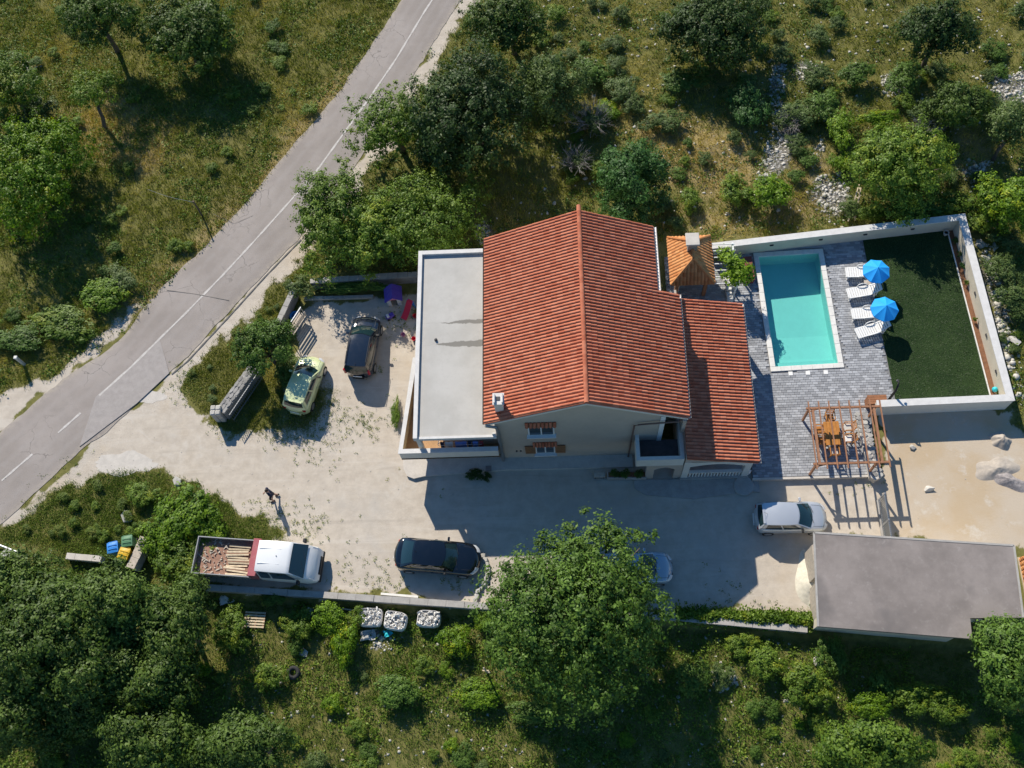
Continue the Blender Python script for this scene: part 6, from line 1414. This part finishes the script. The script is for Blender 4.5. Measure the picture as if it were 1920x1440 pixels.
BIG = [
 ('broad_oak', 'large round leafy tree overhanging the low wall and the drive', 1073, 1152, 180, 166, 3.9, 3.04, 'leaf_oak', 11, 330, 95, .14, .62),
 ('dark_oak', 'tall dark dense tree beyond the back of the house beside the road', 890, 205, 116, 124, 3.6, 2.90, 'leaf_deep', 12, 200, 95, .14, .6),
 ('roadside_tree', 'open light green tree whose branches reach over the road edge', 742, 235, 96, 72, 2.6, 1.70, 'leaf_light', 13, 110, 70, .12, .5),
 ('verge_tree', 'full green tree at the road verge left of the flat roof', 632, 402, 80, 116, 2.4, 1.87, 'leaf_light', 14, 150, 85, .12, .5),
 ('pale_tree', 'pale green loose tree beside the corner of the flat terrace roof', 800, 410, 97, 108, 2.3, 1.79, 'leaf_light', 15, 150, 80, .11, .52),
 ('corner_oak', 'largest dark green tree in the lower left corner', 92, 1190, 135, 125, 3.4, 2.65, 'leaf_dark', 16, 240, 90, .14, .6),
 ('bin_oak', 'dark leafy tree just below the waste bins', 232, 1142, 84, 80, 3.0, 2.34, 'leaf_dark', 17, 150, 90, .13, .55),
 ('lower_oak', 'lower leafy tree at the bottom left in front of the larger ones', 170, 1275, 90, 75, 2.8, 2.18, 'leaf_dark', 18, 140, 85, .13, .55),
 ('slender_oak', 'narrow upright tree right of the corner trees below the pickup', 332, 1185, 58, 105, 2.6, 2.03, 'leaf_dark', 19, 130, 80, .12, .5),
 ('meadow_tree', 'bright yellow green tree at the left edge of the meadow', 62, 325, 92, 125, 2.6, 2.03, 'leaf_bright', 20, 170, 85, .13, .55),
 ('corner_tree', 'bright leafed dark shadowed tree in the top left corner', 12, 160, 62, 62, 2.3, 1.79, 'leaf_light', 21, 90, 70, .12, .5),
 ('young_tree', 'small thin tree with bare leaning trunk standing in the meadow', 172, 168, 52, 42, 2.9, .8, 'leaf_light', 22, 46, 46, .10, .42),
 ('shade_tree', 'tall tree at the top of the meadow left of the road casting a wide shadow', 345, 62, 92, 68, 2.5, 1.95, 'leaf_dark', 23, 170, 85, .13, .58),
 ('holm_oak', 'dark blue green evergreen behind the right side of the house roof', 1188, 335, 66, 84, 2.4, 1.87, 'leaf_blue', 24, 160, 90, .11, .46),
 ('crest_tree', 'tall dark tree at the top edge right of the house ridge', 1335, 62, 108, 70, 2.4, 1.87, 'leaf_deep', 25, 170, 85, .13, .58),
 ('ash_tree', 'wide light green tree above the north wall of the pool plot', 1688, 312, 92, 92, 2.5, 1.95, 'leaf_light', 26, 170, 85, .12, .5),
 ('round_oak', 'round dark olive tree on the stony slope near the upper right corner', 1795, 200, 52, 52, 2.0, 1.56, 'leaf_dark', 27, 90, 75, .11, .45),
 ('leaning_tree', 'grey green tree with a leaning bare trunk at the upper right edge', 1905, 238, 52, 52, 2.4, 1.30, 'leaf_olive', 28, 70, 65, .11, .45),
 ('edge_tree', 'yellow green bushy tree at the right edge above the wall corner', 1893, 385, 50, 62, 2.0, 1.56, 'leaf_bright', 29, 100, 75, .12, .45),
 ('garage_tree', 'bright leafy tree at the notch of the garage roof', 1886, 1240, 66, 95, 3.0, 2.34, 'leaf_oak', 30, 150, 85, .13, .52),
 ('parking_tree', 'small round tree between the stone wall and the lime green car', 499, 652, 57, 54, 2.5, 1.3, 'leaf_oak', 31, 110, 75, .10, .38),
 ('back_tree', 'grey green tree behind the dark tree and the ridge end', 1040, 165, 60, 62, 2.2, 1.72, 'leaf_olive', 32, 90, 70, .11, .48),
 ('top_tree', 'green tree at the upper edge between the road and the dark tree', 960, 45, 80, 55, 2.8, 2.18, 'leaf_dark', 33, 120, 75, .13, .55),
 ('lower_edge_tree', 'leafy tree at the lower edge below the scrub strip', 470, 1400, 95, 55, 3.4, 2.2, 'leaf_dark', 34, 110, 75, .13, .55),
 ('lower_right_tree', 'leafy tree at the lower edge below the garage', 1640, 1405, 105, 52, 3.0, 2.0, 'leaf_light', 35, 110, 75, .13, .55),
 ('upper_right_tree', 'dark tree at the very top of the picture on the stony slope', 1760, 60, 80, 50, 3.2, 2.0, 'leaf_deep', 36, 100, 75, .13, .55),
 ('wood_tree', 'dark leafy tree at the left edge between the drive wall and the corner tree', 40, 1105, 85, 68, 3.0, 2.1, 'leaf_dark', 41, 120, 80, .13, .55),
 ('wood_oak', 'dark tree in the middle of the lower left wood', 150, 1180, 85, 75, 3.2, 2.2, 'leaf_dark', 42, 120, 80, .13, .55),
 ('thicket_tree', 'dark tree right of the lower left wood above the lower edge', 300, 1275, 70, 70, 2.6, 1.9, 'leaf_dark', 43, 110, 80, .13, .52),
 ('margin_tree', 'dark tree on the lower left margin of the picture', 40, 1330, 90, 70, 3.0, 2.0, 'leaf_dark', 44, 110, 80, .13, .55),
 ('margin_oak', 'dark tree on the lower margin left of the scrub strip', 290, 1390, 85, 60, 2.8, 1.9, 'leaf_dark', 45, 100, 80, .13, .55),
 ('middle_tree', 'green tree filling the gap between the verge tree and the pale loose tree', 712, 440, 62, 82, 2.3, 1.6, 'leaf_light', 47, 120, 80, .12, .48),
 ('hillside_oak', 'dark tree behind the roadside tree close to the road', 830, 290, 55, 50, 2.2, 1.5, 'leaf_deep', 46, 80, 75, .12, .45),
 ('north_tree', 'leafy tree at the very top left of the meadow', 180, 30, 70, 50, 3.4, 1.8, 'leaf_dark', 37, 90, 75, .13, .55),
]
for (nm, lab, px, py, a, b, zc, rz, mt, sd, ncl, nlf, lf, clr) in BIG:
    kw = {}
    if nm == 'broad_oak': kw = dict(lobes=40, limbs=14)
    if nm == 'young_tree': kw = dict(base=(197, 240), limbs=6, shell=.3)
    if nm == 'leaning_tree': kw = dict(base=(1862, 298), limbs=6)
    if nm == 'shade_tree': kw = dict(base=(372, 122))
    if nm == 'crest_tree': kw = {}
    if nm in ('verge_tree', 'pale_tree', 'corner_oak', 'dark_oak', 'ash_tree', 'meadow_tree'): kw['lobes'] = 26
    tree(nm, lab, px, py, a, b, zc, rz, mt, sd, ncl, nlf, lf, clr, **kw)
# ---- bushes: prototypes of radius 1, copies share their meshes
PROTO = {}
def proto(kind, k):
    key = (kind, k)
    if key not in PROTO:
        sd = 200+sum(map(ord, kind))+k*17; me, Cc = crown_mesh('foliage', sd, 1.05, 1.05, .9, 190, 32, .16, .050, -.15, .55, lobes=9); me.materials.append(MATS[kind])
        st = MB(); rd_ = random.Random(sd)
        for i in rd_.sample(range(len(Cc)), 9): st.tube([(rd_.uniform(-.08,.08), rd_.uniform(-.08,.08), -.55), Vector(Cc[i])*.45, Vector(Cc[i])*.85], [.035,.025,.008], 5)
        sm = st.mesh('stem', True); sm.materials.append(MATS['bark']); PROTO[key] = (me, sm)
    return PROTO[key]
rb_ = random.Random(42); BUSH_XY = []
def bush(label, px, py, rpx, rpy, hz, kind, group=None, name='bush', at=None, r=None, cat='bush'):
    z = hz*.55
    if at is None: c = g(px, py, z); s = pxm(px, py, z); rx, ry = rpx*s, rpy*s
    else: c = Vector((*at, z)); rx = ry = r
    zt = float(terrain(c.x, c.y)); BUSH_XY.append((c.x, c.y, max(rx, ry)))
    t = thing(name, label, cat, (c.x, c.y, zt), 0, group); me, sm = proto(kind, rb_.randrange(3)); rot = rb_.uniform(0, 6.28)
    rot = rot if abs(rx-ry) < .2*max(rx, ry) else rb_.choice((0, math.pi))
    for n_, m_ in (('foliage', me), ('stem', sm)):
        o = bpy.data.objects.new(n_, m_); COL.objects.link(o); o.parent = t; o.location = (0, 0, hz*.52); o.scale = (rx, ry, hz*.58); o.rotation_euler = (0, 0, rot)
    return t
SH = [
 (345,955,62,50,1.5,'leaf_bright','tall bright green shrub on the island beside the drive'), (300,1005,42,45,1.3,'leaf_bright','bright green shrub right of the waste bins'), (385,985,38,45,1.2,'leaf_bright','bright green shrub at the rear of the pickup, nearer the drive'),
 (335,1050,50,36,1.2,'leaf_light','light green shrub hiding the tail of the pickup'), (375,1045,26,40,1.0,'leaf_light','light green shrub brushing the pickup tail board'), (268,925,30,22,.7,'leaf_light','low green shrub at the upper edge of the drive island'),
 (1382,362,32,32,1.3,'leaf_light','green bush left of the bright round one behind the pool wall'), (1450,368,40,40,1.6,'leaf_bright','bright round bush behind the pool wall near the gravel path'), (1294,378,20,28,1.0,'leaf_light','small green bush behind the barbecue hut'),
 (1500,215,40,32,1.2,'leaf_olive','grey green bush at the top of the gravel path'), (1545,205,32,38,1.3,'leaf_oak','dark bush right of the gravel path'), (1580,245,26,42,1.4,'leaf_bright','narrow yellow green bush left of the wide light tree'), (1648,222,40,20,1.1,'leaf_bright','yellow flowering low bush above the wide light tree'),
 (1575,300,22,22,.9,'leaf_bright','small yellow green bush at the left foot of the wide light tree'), (1400,190,34,52,1.5,'leaf_blue','dark bush in the shade of the tall top tree'), (1700,395,62,26,1.3,'leaf_oak','dark bush mass against the outside of the north wall'), (1790,390,46,32,1.4,'leaf_light','green bush outside the north east wall corner'),
 (1840,400,34,36,1.4,'leaf_light','leafy bush between the wall corner and the right edge tree'), (1632,398,32,18,.8,'leaf_light','low green bush right of the ladder'), (1860,345,20,16,.8,'leaf_blue','small dark green bush below the leaning tree'), (1780,330,16,22,.7,'leaf_olive','small grey bush on the stones right of the wide light tree'),
 (1885,450,34,24,1.1,'leaf_olive','olive grey bush outside the wall corner, upper of three'), (1880,508,36,30,1.2,'leaf_olive','olive grey bush outside the east wall, middle of three'), (1902,560,34,42,1.3,'leaf_olive','olive grey bush outside the east wall, lower of three'),
 (1530,140,28,24,1.0,'leaf_olive','grey bush on stones near the top right of the gravel path'), (1600,140,36,30,1.2,'leaf_oak','dark bush at the top between stone patches'), (1690,150,42,36,1.2,'leaf_oak','dark green bush at the top right of the stony slope'), (1745,215,38,26,1.0,'leaf_olive','greyish low bush left of the round dark tree'),
 (1870,215,34,32,1.1,'leaf_olive','olive bush right of the round dark tree'), (1165,165,30,30,1.0,'leaf_olive','grey green bush above the dark evergreen'), (1245,230,38,26,.9,'leaf_olive','grey bush in the dry grass right of the evergreen'), (1140,205,26,24,.8,'leaf_bright','small yellow green bush above the evergreen'),
 (1290,150,44,30,1.1,'leaf_oak','dark bush at the foot of the tall top tree'), (1110,135,36,30,1.2,'leaf_oak','dark bush at the top behind the ridge'), (190,560,44,34,1.0,'leaf_bright','bright bush at the verge below the meadow'), (110,610,60,34,.9,'leaf_light','broad low green bush along the left verge'), (40,640,46,30,.8,'leaf_oak','dark low bush by the marker post'),
 (70,210,30,38,1.1,'leaf_olive','brownish grey bush below the top left corner tree'), (225,525,26,30,.8,'leaf_olive','pale pointed bush in the meadow shadow'), (610,1160,36,30,1.3,'leaf_bright','yellow green bush below the pickup cab'), (642,1200,26,46,1.4,'leaf_bright','tall yellow green bush left of the stone bags'), (668,1165*0+1152,20,18,.9,'leaf_light','green bush touching the left stone bag'),
 (432,1180,38,34,1.3,'leaf_light','green bush left of the broken pallet'), (500,1268,27,26,1.0,'leaf_light','round green bush left of the old tyre'), (560,1165,30,28,1.0,'leaf_light','green bush between pallet and yellow green bush'), (850,1200,34,34,1.1,'leaf_bright','bright bush left of the foot of the big tree'), (735,1290,42,36,1.0,'leaf_oak','dark bush at the lower edge below the stone bags'),
 (505,1120,24,16,.7,'leaf_oak','low dark bush under the wall beside the white sheet'), (1305,1265,34,40,1.3,'leaf_oak','dark bush in the shade right of the big tree'), (1510,1285,44,44,1.5,'leaf_light','leafy bush left of the garage shadow'), (1445,1240,36,36,1.2,'leaf_light','green bush in the sunny scrub below the hedge'), (1560,1225,28,40,1.2,'leaf_oak','dark bush under the garage edge'),
 (1660,1285,26,34,1.2,'leaf_oak','dark green bush standing in the garage shadow'), (1640,1320,42,26,1.2,'leaf_bright','bright bush at the lower edge below the garage'), (1720,1310,46,30,1.3,'leaf_light','leafy bush at the lower edge right of the bright one'), (1780,1325,42,26,1.1,'leaf_light','light bush at the lower edge near the garage tree'), (1390,1210,30,22,.8,'leaf_light','low yellowish bush below the hedge'),
 (890,890,17,13,.55,'leaf_deep','dark potted shrub in the shade below the terrace, left of two'), (912,895,10,9,.5,'leaf_deep','small dark shrub in the shade below the terrace, right of two'), (742,770,10,32,.45,'leaf_light','low weeds growing at the foot of the terrace wall'), (655,540,75,14,.9,'leaf_oak','climbing shrub over the mossy back wall'), (565,540,26,22,1.2,'leaf_olive','flowering shrub at the corner of the parking walls'),
 (545,700,34,40,.8,'leaf_weed','weedy bush between the small tree and the lime green car'),
 (900,1295,46,30,.8,'leaf_bright','yellowish low bush by the wooden stake'), (1000,1330,60,25,1.0,'leaf_oak','dark bush under the big tree at the lower edge'),
]
for (px, py, a, b, hz, kd, lab) in SH: bush(lab, px, py, a, b, hz, kd)
# vine on the trellis
c = g(1380, 503, 2.2); t = thing('vine', 'bright green grape vine climbing over the white trellis', 'vine', (c.x, c.y, DZ))
me, Cc = crown_mesh('foliage', 71, .85, 1.2, .42, 60, 50, .28, .09, -.6, .35); o = mo('foliage', me, 'leaf_vine', t); o.location = (0, 0, 1.95)
MB().tube([(.15,-.7,0),(.1,-.6,.8),(.0,-.3,1.6),(0,.2,1.95)], [.05,.045,.035,.02], 7).build('stem', 'bark', t, True)
# clipped hedge strip along the wall
t = thing('hedge', 'low clipped green hedge along the wall left of the garage', 'hedge', tuple(g(1410,1158)), world=True)
rng = np.random.RandomState(9); n = 9000; A = g(1268, 1150, .5); B = g(1532, 1162, .5); u = rng.rand(n); v = rng.randn(n)*.22; P = np.stack([A.x+(B.x-A.x)*u-(B.y-A.y)*0*v, A.y+(B.y-A.y)*u+v*1.0, .12+.38*rng.rand(n)*np.exp(-(v/.45)**2)*(.7+.6*vnoise(u*18, u*0, 1))], -1)
V, F_ = leaf_quads(P, rng.randn(n, 3)*.6+np.array([0,0,.7]), .075, rng); o = mo('foliage', np_mesh('foliage', V, F_, {'rnd': np.repeat(rng.rand(n), 4), 'clump': np.repeat(vnoise(P[:,0]*3, P[:,1]*3, 1), 4)}), 'leaf_light', t)
st = MB()
for k in range(14): p = A.lerp(B, (k+.5)/14); st.tube([(p.x,p.y,-.05),(p.x+.03,p.y,.35)], [.03,.015], 5)
st.build('stem', 'bark', t)
# plants of the soil strip
for i, (px, py, a_) in enumerate(((1793,452,.22),(1800,478,.2),(1806,499,.24),(1811,530,.14),(1828,600,.12),(1872,738,.2))):
    c = g(px, py, .4); t = bush(['dark seedling in the shaded corner of the soil strip','small shrub second from the corner in the soil strip','bushy small plant halfway up the shaded soil strip','tiny plant at the shadow edge of the soil strip','tiny seedling in the sunny soil strip','low green plant beside the blue glass ball'][i], 0, 0, 0, 0, .4, 'leaf_blue' if i < 3 else 'leaf_light', 'plants of the soil strip', 'bed_plant', (c.x, c.y), a_, 'plant'); t.location.z = DZ-.02
for i in range(3):
    c = g((1153,1173,1198)[i], 889, .5); t = bush(['left','middle','right'][i]+' leafy plant growing in the stone flower troughs', 0, 0, 0, 0, .3, 'leaf_oak', 'plants of the flower troughs', 'trough_plant', (c.x, c.y), .26, 'plant'); t.location.z = .42
# bare grey shrubs
def bare(label, px, py, rpx, hz, seed):
    c = g(px, py, hz*.5); s = pxm(px, py, hz*.5)*rpx; z = float(terrain(c.x, c.y)); t = thing('bare_shrub', label, 'shrub', (c.x, c.y, z)); rd_ = random.Random(seed); m = MB()
    for i in range(70):
        a = rd_.uniform(0, 6.28); d = s*rd_.uniform(.3, 1); e = Vector((d*math.cos(a), d*math.sin(a), hz*rd_.uniform(.35, 1))); k = Vector((e.x*.4+rd_.uniform(-.15,.15), e.y*.4+rd_.uniform(-.15,.15), e.z*.6)); m.tube([(0,0,0), k, e], [.03,.02,.008], 4)
        for q in range(3): f = e+Vector((rd_.uniform(-.35,.35), rd_.uniform(-.35,.35), rd_.uniform(-.1,.25))); m.tube([k.lerp(e, rd_.uniform(.3,.9)), f], [.012,.006], 4)
    m.build('branches', 'twig', t)
    me, sm = proto('leaf_olive', 0); o = bpy.data.objects.new('foliage', me); COL.objects.link(o); o.parent = t; o.location = (0,0,hz*.35); o.scale = (s*.7, s*.7, hz*.4)
bare('bare grey branched shrub behind the house ridge, upper of two', 1108, 225, 46, 1.6, 5); bare('bare grey branched shrub beside the dark evergreen, lower of two', 1082, 305, 34, 1.3, 6); bare('brown dry shrub beside the gravel path', 1480, 232, 24, .9, 7); bare('dry brownish shrub above the wide light tree', 1735, 245, 32, 1.0, 8)
# ---- scattered low scrub: alike bushes, told apart by nothing
BUILT = [[(-6.4,-6.3),(13.2,-6.4),(20.3,-6.4),(28,-3),(28,9.8),(9,9),(8.6,6.6),(-6.2,6.8)], [(14.8,-9.5),(26,-10.5),(26,-15.8),(14.8,-15)]]
roadpoly = [tuple(p) for p in rl]+[tuple(p) for p in rr[::-1]]
def free(x, y, pad=.0):
    x = np.atleast_1d(x); y = np.atleast_1d(y); d, r, dr, s = masks(x, y); bad = (d > .35)
    for p in BUILT: bad |= inpoly(x, y, p)
    bad |= inpoly(x, y, roadpoly); return ~bad, r, dr
rs_ = np.random.RandomState(77)
def scatter(n, region, gap=.8):
    out = []; P = gp(region); xs = [p[0] for p in P]; ys = [p[1] for p in P]
    while len(out) < n and gap > .15:
        for _ in range(n*3):
            x, y = rs_.uniform(min(xs), max(xs)), rs_.uniform(min(ys), max(ys))
            if not inpoly(np.array([x]), np.array([y]), P)[0]: continue
            ok, r, dr = free(x, y)
            if not ok[0] or r[0] > .6: continue
            if any((x-a)**2+(y-b)**2 < (gap+c*.8)**2 for a, b, c in BUSH_XY): continue
            yield x, y
            out.append(1)
            if len(out) >= n: return
        gap *= .7
REG = [(75, [(1010,0),(1980,0),(1980,440),(1840,420),(1480,425),(1350,440),(1250,430),(1020,330)], ['leaf_olive','leaf_oak','leaf_light','leaf_olive'], 'low scrub bush on the stony slope behind the house and pool', 'scrub on the slope', (.28,.75)),
       (70, [(-40,1330),(400,1120),(900,1150),(1540,1195),(1980,1340),(1980,1480),(-40,1480)], ['leaf_light','leaf_oak','leaf_olive','leaf_bright'], 'low scrub bush in the rough ground below the long wall', 'scrub below the wall', (.25,.7)),
       (55, [(-60,-20),(700,-20),(640,140),(400,430),(240,600),(0,735),(-60,740)], ['leaf_light','leaf_oak','leaf_light'], 'low leafy tuft in the meadow left of the road', 'tufts in the meadow', (.22,.55)),
       (14, [(1850,560),(1980,560),(1980,800),(1925,780),(1880,650)], ['leaf_olive','leaf_light'], 'low scrub bush outside the east wall', 'scrub outside the east wall', (.25,.5)),
       (16, [(20,1000),(130,915),(300,895),(420,930),(260,1000),(200,1010)], ['leaf_light','leaf_weed'], 'low weed clump on the grassy island by the drive', 'weed clumps on the island', (.18,.4)),
       (14, [(340,700),(440,600),(560,490),(600,470),(545,560),(470,700),(400,780)], ['leaf_weed','leaf_olive'], 'low weed clump on the verge beside the stone wall', 'weed clumps on the verge', (.15,.32))]
for (n, reg, kinds, lab, grp, (r0, r1)) in REG:
    for i, (x, y) in enumerate(scatter(n, reg, .35)):
        r_ = rs_.uniform(r0, r1); kd = kinds[i % len(kinds)]; hue = dict(leaf_olive='grey green', leaf_oak='dark green', leaf_light='fresh green', leaf_bright='yellow green', leaf_weed='pale green')[kd]
        bush(lab.replace('low ', 'low '+hue+' ', 1), 0, 0, 0, 0, r_*rs_.uniform(.9, 1.3), kd, grp+', '+hue, 'scrub_bush', (x, y), r_)
# ---- grass: far too many blades to count
def grass(name, label, n, region, mat, h0, h1, seed, blades=6, spread=.11, width=.016, dryonly=False, dens=None, edge=False):
    rng = np.random.RandomState(seed); P = gp(region); xs = [p[0] for p in P]; ys = [p[1] for p in P]
    x = rng.uniform(min(xs), max(xs), n*3); y = rng.uniform(min(ys), max(ys), n*3); d, r, dr, s = masks(x, y)
    ok = inpoly(x, y, P) & ~inpoly(x, y, roadpoly)
    for b in BUILT: ok &= ~inpoly(x, y, b)
    ok &= (rng.rand(len(x)) < np.clip(1.15-d*1.5-r*.85, .0, 1)) & (rng.rand(len(x)) < .35+.9*fbm(x, y, 1.4))
    if dryonly: ok &= rng.rand(len(x)) < dr+.12*fbm(x, y, 2.2)
    x, y = x[ok][:n], y[ok][:n]; n = len(x); z = terrain(x, y); d = d[ok][:n]; dr = dr[ok][:n]
    hs = (h0+(h1-h0)*rng.rand(n)**1.5)*(.6+.8*fbm(x, y, 2.0)); ang = rng.uniform(0, 6.283, (n, blades)); lean = rng.uniform(.25, 1.0, (n, blades))*hs[:, None]
    bx = x[:, None]+rng.randn(n, blades)*spread; by = y[:, None]+rng.randn(n, blades)*spread; tx = bx+np.cos(ang)*lean; ty = by+np.sin(ang)*lean; tz = z[:, None]+hs[:, None]*rng.uniform(.5, 1, (n, blades))
    px_ = -np.sin(ang)*width*rng.uniform(.7, 1.6, (n, blades)); py_ = np.cos(ang)*width*rng.uniform(.7, 1.6, (n, blades)); zb = np.repeat(z[:, None]-.02, blades, 1)
    V = np.stack([np.stack([bx-px_, by-py_, zb], -1), np.stack([bx+px_, by+py_, zb], -1), np.stack([tx, ty, tz], -1)], 2).reshape(-1, 3); F_ = np.arange(n*blades*3).reshape(-1, 3)
    cl = np.clip(fbm(x, y, 1.1)*.45+1.1*(fbm(x+50, y+20, 4.5)-.5)+.28+.25*rng.rand(n)-.05+.35*dr, 0, 1)
    o = mo(name, np_mesh(name, V, F_, {'rnd': np.repeat(rng.rand(n*blades), 3), 'clump': np.repeat(np.repeat(cl, blades), 3)}), mat); tag(o, label, 'grass', None, 'stuff'); return o
grass('meadow_grass', 'uneven meadow grass left of the road', 27000, [(-60,-20),(760,-20),(640,170),(400,455),(240,620),(0,770),(-60,780)], 'leaf_grass', .10, .34, 1)
grass('slope_grass', 'grass and dry stalks on the slope behind the house', 24000, [(560,500),(640,380),(800,100),(870,-20),(1990,-20),(1990,830),(1860,830),(1840,420),(1400,455),(1250,450),(900,480),(780,520)], 'leaf_grass', .10, .38, 2)
grass('scrub_grass', 'rough grass in the ground below the long wall', 22000, [(-60,1040),(0,1000),(200,1010),(370,1110),(900,1150),(1540,1200),(1860,1200),(1990,1100),(1990,1480),(-60,1480)], 'leaf_weed', .08, .30, 3)
grass('verge_grass', 'patchy grass on the verges and islands beside the drive', 9000, [(0,1000),(130,890),(300,880),(440,920),(560,1000),(400,1110),(200,1060)], 'leaf_weed', .06, .20, 4)
grass('parking_grass', 'patchy grass around the stone wall and parking place', 8000, [(330,700),(450,590),(570,460),(600,480),(560,560),(540,690),(640,690),(660,800),(560,850),(430,850)], 'leaf_grass', .05, .18, 5)
grass('dry_grass', 'pale dry grass stalks on sunny patches', 14000, [(-60,-20),(1990,-20),(1990,460),(1400,460),(1250,450),(800,450),(430,480),(0,760)], 'leaf_dry', .12, .40, 6, dryonly=True)
# ---- broad leaved ground cover between the grass
def cover(name, label, n, region, mat, seed, size=.06, rad_=.16):
    rng = np.random.RandomState(seed); P = gp(region); xs = [p[0] for p in P]; ys = [p[1] for p in P]; x = rng.uniform(min(xs), max(xs), n*4); y = rng.uniform(min(ys), max(ys), n*4); d, r, dr, s = masks(x, y)
    ok = inpoly(x, y, P) & ~inpoly(x, y, roadpoly) & (d < .45) & (r < .7) & (fbm(x+31, y, 1.8) > .48)
    for b in BUILT: ok &= ~inpoly(x, y, b)
    x, y = x[ok][:n], y[ok][:n]; n = len(x); z = terrain(x, y); k = 14; R = rad_*(.5+rng.rand(n))
    C = np.stack([x, y, z+.05], -1)[:, None]+rng.randn(n, k, 3)*np.array([1, 1, .55])*R[:, None, None]; C[:, :, 2] = np.maximum(C[:, :, 2], z[:, None]+.02); C = C.reshape(-1, 3)
    V, F_ = leaf_quads(C, rng.randn(n*k, 3)*.5+np.array([0,0,.8]), size, rng); cl = np.repeat(np.clip(.3*rng.rand(n)+.7*fbm(x, y, 2.3), 0, 1), k*4)
    o = mo(name, np_mesh(name, V, F_, {'rnd': np.repeat(rng.rand(n*k), 4), 'clump': cl}), mat); tag(o, label, 'ground cover', None, 'stuff')
cover('meadow_herbs', 'leafy herbs between the grass of the meadow', 3400, [(-60,-20),(760,-20),(640,170),(400,455),(240,620),(0,770),(-60,780)], 'leaf_light', 11)
cover('slope_herbs', 'leafy herbs on the slope behind the house', 3000, [(560,500),(640,380),(800,100),(870,-20),(1990,-20),(1990,830),(1860,830),(1840,420),(1400,455),(1250,450),(900,480),(780,520)], 'leaf_oak', 12)
cover('scrub_herbs', 'leafy herbs in the rough ground below the wall', 3600, [(-60,1040),(370,1110),(900,1150),(1540,1200),(1860,1200),(1990,1100),(1990,1480),(-60,1480)], 'leaf_light', 13)
# weeds that sprout from the bare yard
rng = np.random.RandomState(31); WZ_ = [(560,770,60,200),(640,790,50,60),(700,690,25,30),(580,985,45,70),(660,1075,55,35),(720,1090,40,40),(600,840,60,60),(1180,1110,60,30),(740,600,45,60),(690,800,30,40),(500,985,50,120),(860,1090,30,30),(420,800,30,60),(360,720,40,160),(120,930,70,90),(1400,1135,90,40),(1600,905,50,14),(700,960,300,25)]
X, Y = [], []
for (px, py, rr_, n) in WZ_:
    c = g(px, py); s = pxm(px, py, 0); q = rng.randn(n, 2)*rr_*s*.5; X += list(c.x+q[:,0]); Y += list(c.y+q[:,1])
X, Y = np.array(X), np.array(Y); k = 12; C = np.stack([X, Y, np.full(len(X), .03)], -1)[:, None]+rng.randn(len(X), k, 3)*np.array([.06, .06, .02]); C[:,:,2] = np.abs(C[:,:,2])+.01; C = C.reshape(-1, 3)
V, F_ = leaf_quads(C, rng.randn(len(C), 3)*.5+np.array([0,0,.9]), .028, rng); o = mo('yard_weeds', np_mesh('yard_weeds', V, F_, {'rnd': np.repeat(rng.rand(len(C)), 4), 'clump': np.repeat(np.repeat(rng.rand(len(X)), k), 4)}), 'leaf_weed'); tag(o, 'small weeds sprouting from the bare drive', 'weeds', None, 'stuff')
# ---- loose stones
def stones(name, label, polys, n, s0, s1, mat, seed, extra=None):
    rng = np.random.RandomState(seed); bm = bmesh.new(); bmesh.ops.create_icosphere(bm, subdivisions=1, radius=1); bv = np.array([v.co[:] for v in bm.verts]); bf = np.array([[v.index for v in f.verts] for f in bm.faces]); bm.free()
    X, Y = [], []
    for P in polys:
        xs = [p[0] for p in P]; ys = [p[1] for p in P]; ar = (max(xs)-min(xs))*(max(ys)-min(ys)); m = int(n*ar)+4; x = rng.uniform(min(xs), max(xs), m); y = rng.uniform(min(ys), max(ys), m); ok = inpoly(x, y, P) & ~inpoly(x, y, roadpoly)
        for b in BUILT: ok &= ~inpoly(x, y, b)
        X += list(x[ok]); Y += list(y[ok])
    X, Y = np.array(X), np.array(Y); n = len(X); S = s0+(s1-s0)*rng.rand(n)**3; Z = terrain(X, Y); k = len(bv)
    J = bv[None]*(1+.75*(rng.rand(n, k, 1)-.5))*S[:, None, None]*np.stack([.7+.7*rng.rand(n), .7+.7*rng.rand(n), .4+.3*rng.rand(n)], -1)[:, None]; a = rng.rand(n)*6.28; ca, sa = np.cos(a)[:, None], np.sin(a)[:, None]
    V = np.stack([J[:,:,0]*ca-J[:,:,1]*sa+X[:, None], J[:,:,0]*sa+J[:,:,1]*ca+Y[:, None], J[:,:,2]+(Z+S*.12)[:, None]], -1).reshape(-1, 3); F_ = (bf[None]+(np.arange(n)*k)[:, None, None]).reshape(-1, 3)
    o = mo(name, np_mesh(name, V, F_), mat); tag(o, label, 'stones', None, 'stuff')
stones('scree', 'pale loose stones in the bare stony patches', RPOLY, 46, .025, .15, 'limestone', 3)
stones('slope_stones', 'stones strewn through the grass behind the house', [gp([(1010,0),(1980,0),(1980,440),(1480,430),(1250,430),(1020,330)]), gp([(880,330),(1060,350),(1050,420),(900,470)])], 3.0, .02, .13, 'limestone', 4)
stones('scrub_stones', 'stones strewn through the scrub below the wall', [gp([(380,1160),(900,1160),(1540,1200),(1700,1330),(1700,1480),(380,1480)])], 5, .015, .09, 'limestone', 5)
stones('yard_pebbles', 'pebbles and gravel crumbs on the bare drive', [WPOLY['yard']], 1.4, .012, .035, 'limestone', 6)
stones('wall_rubble', 'stones and clods in the ground outside the east wall', [gp([(1835,450),(1865,455),(1900,600),(1925,760),(1905,760),(1880,640)])], 18, .04, .2, 'limestone', 7)
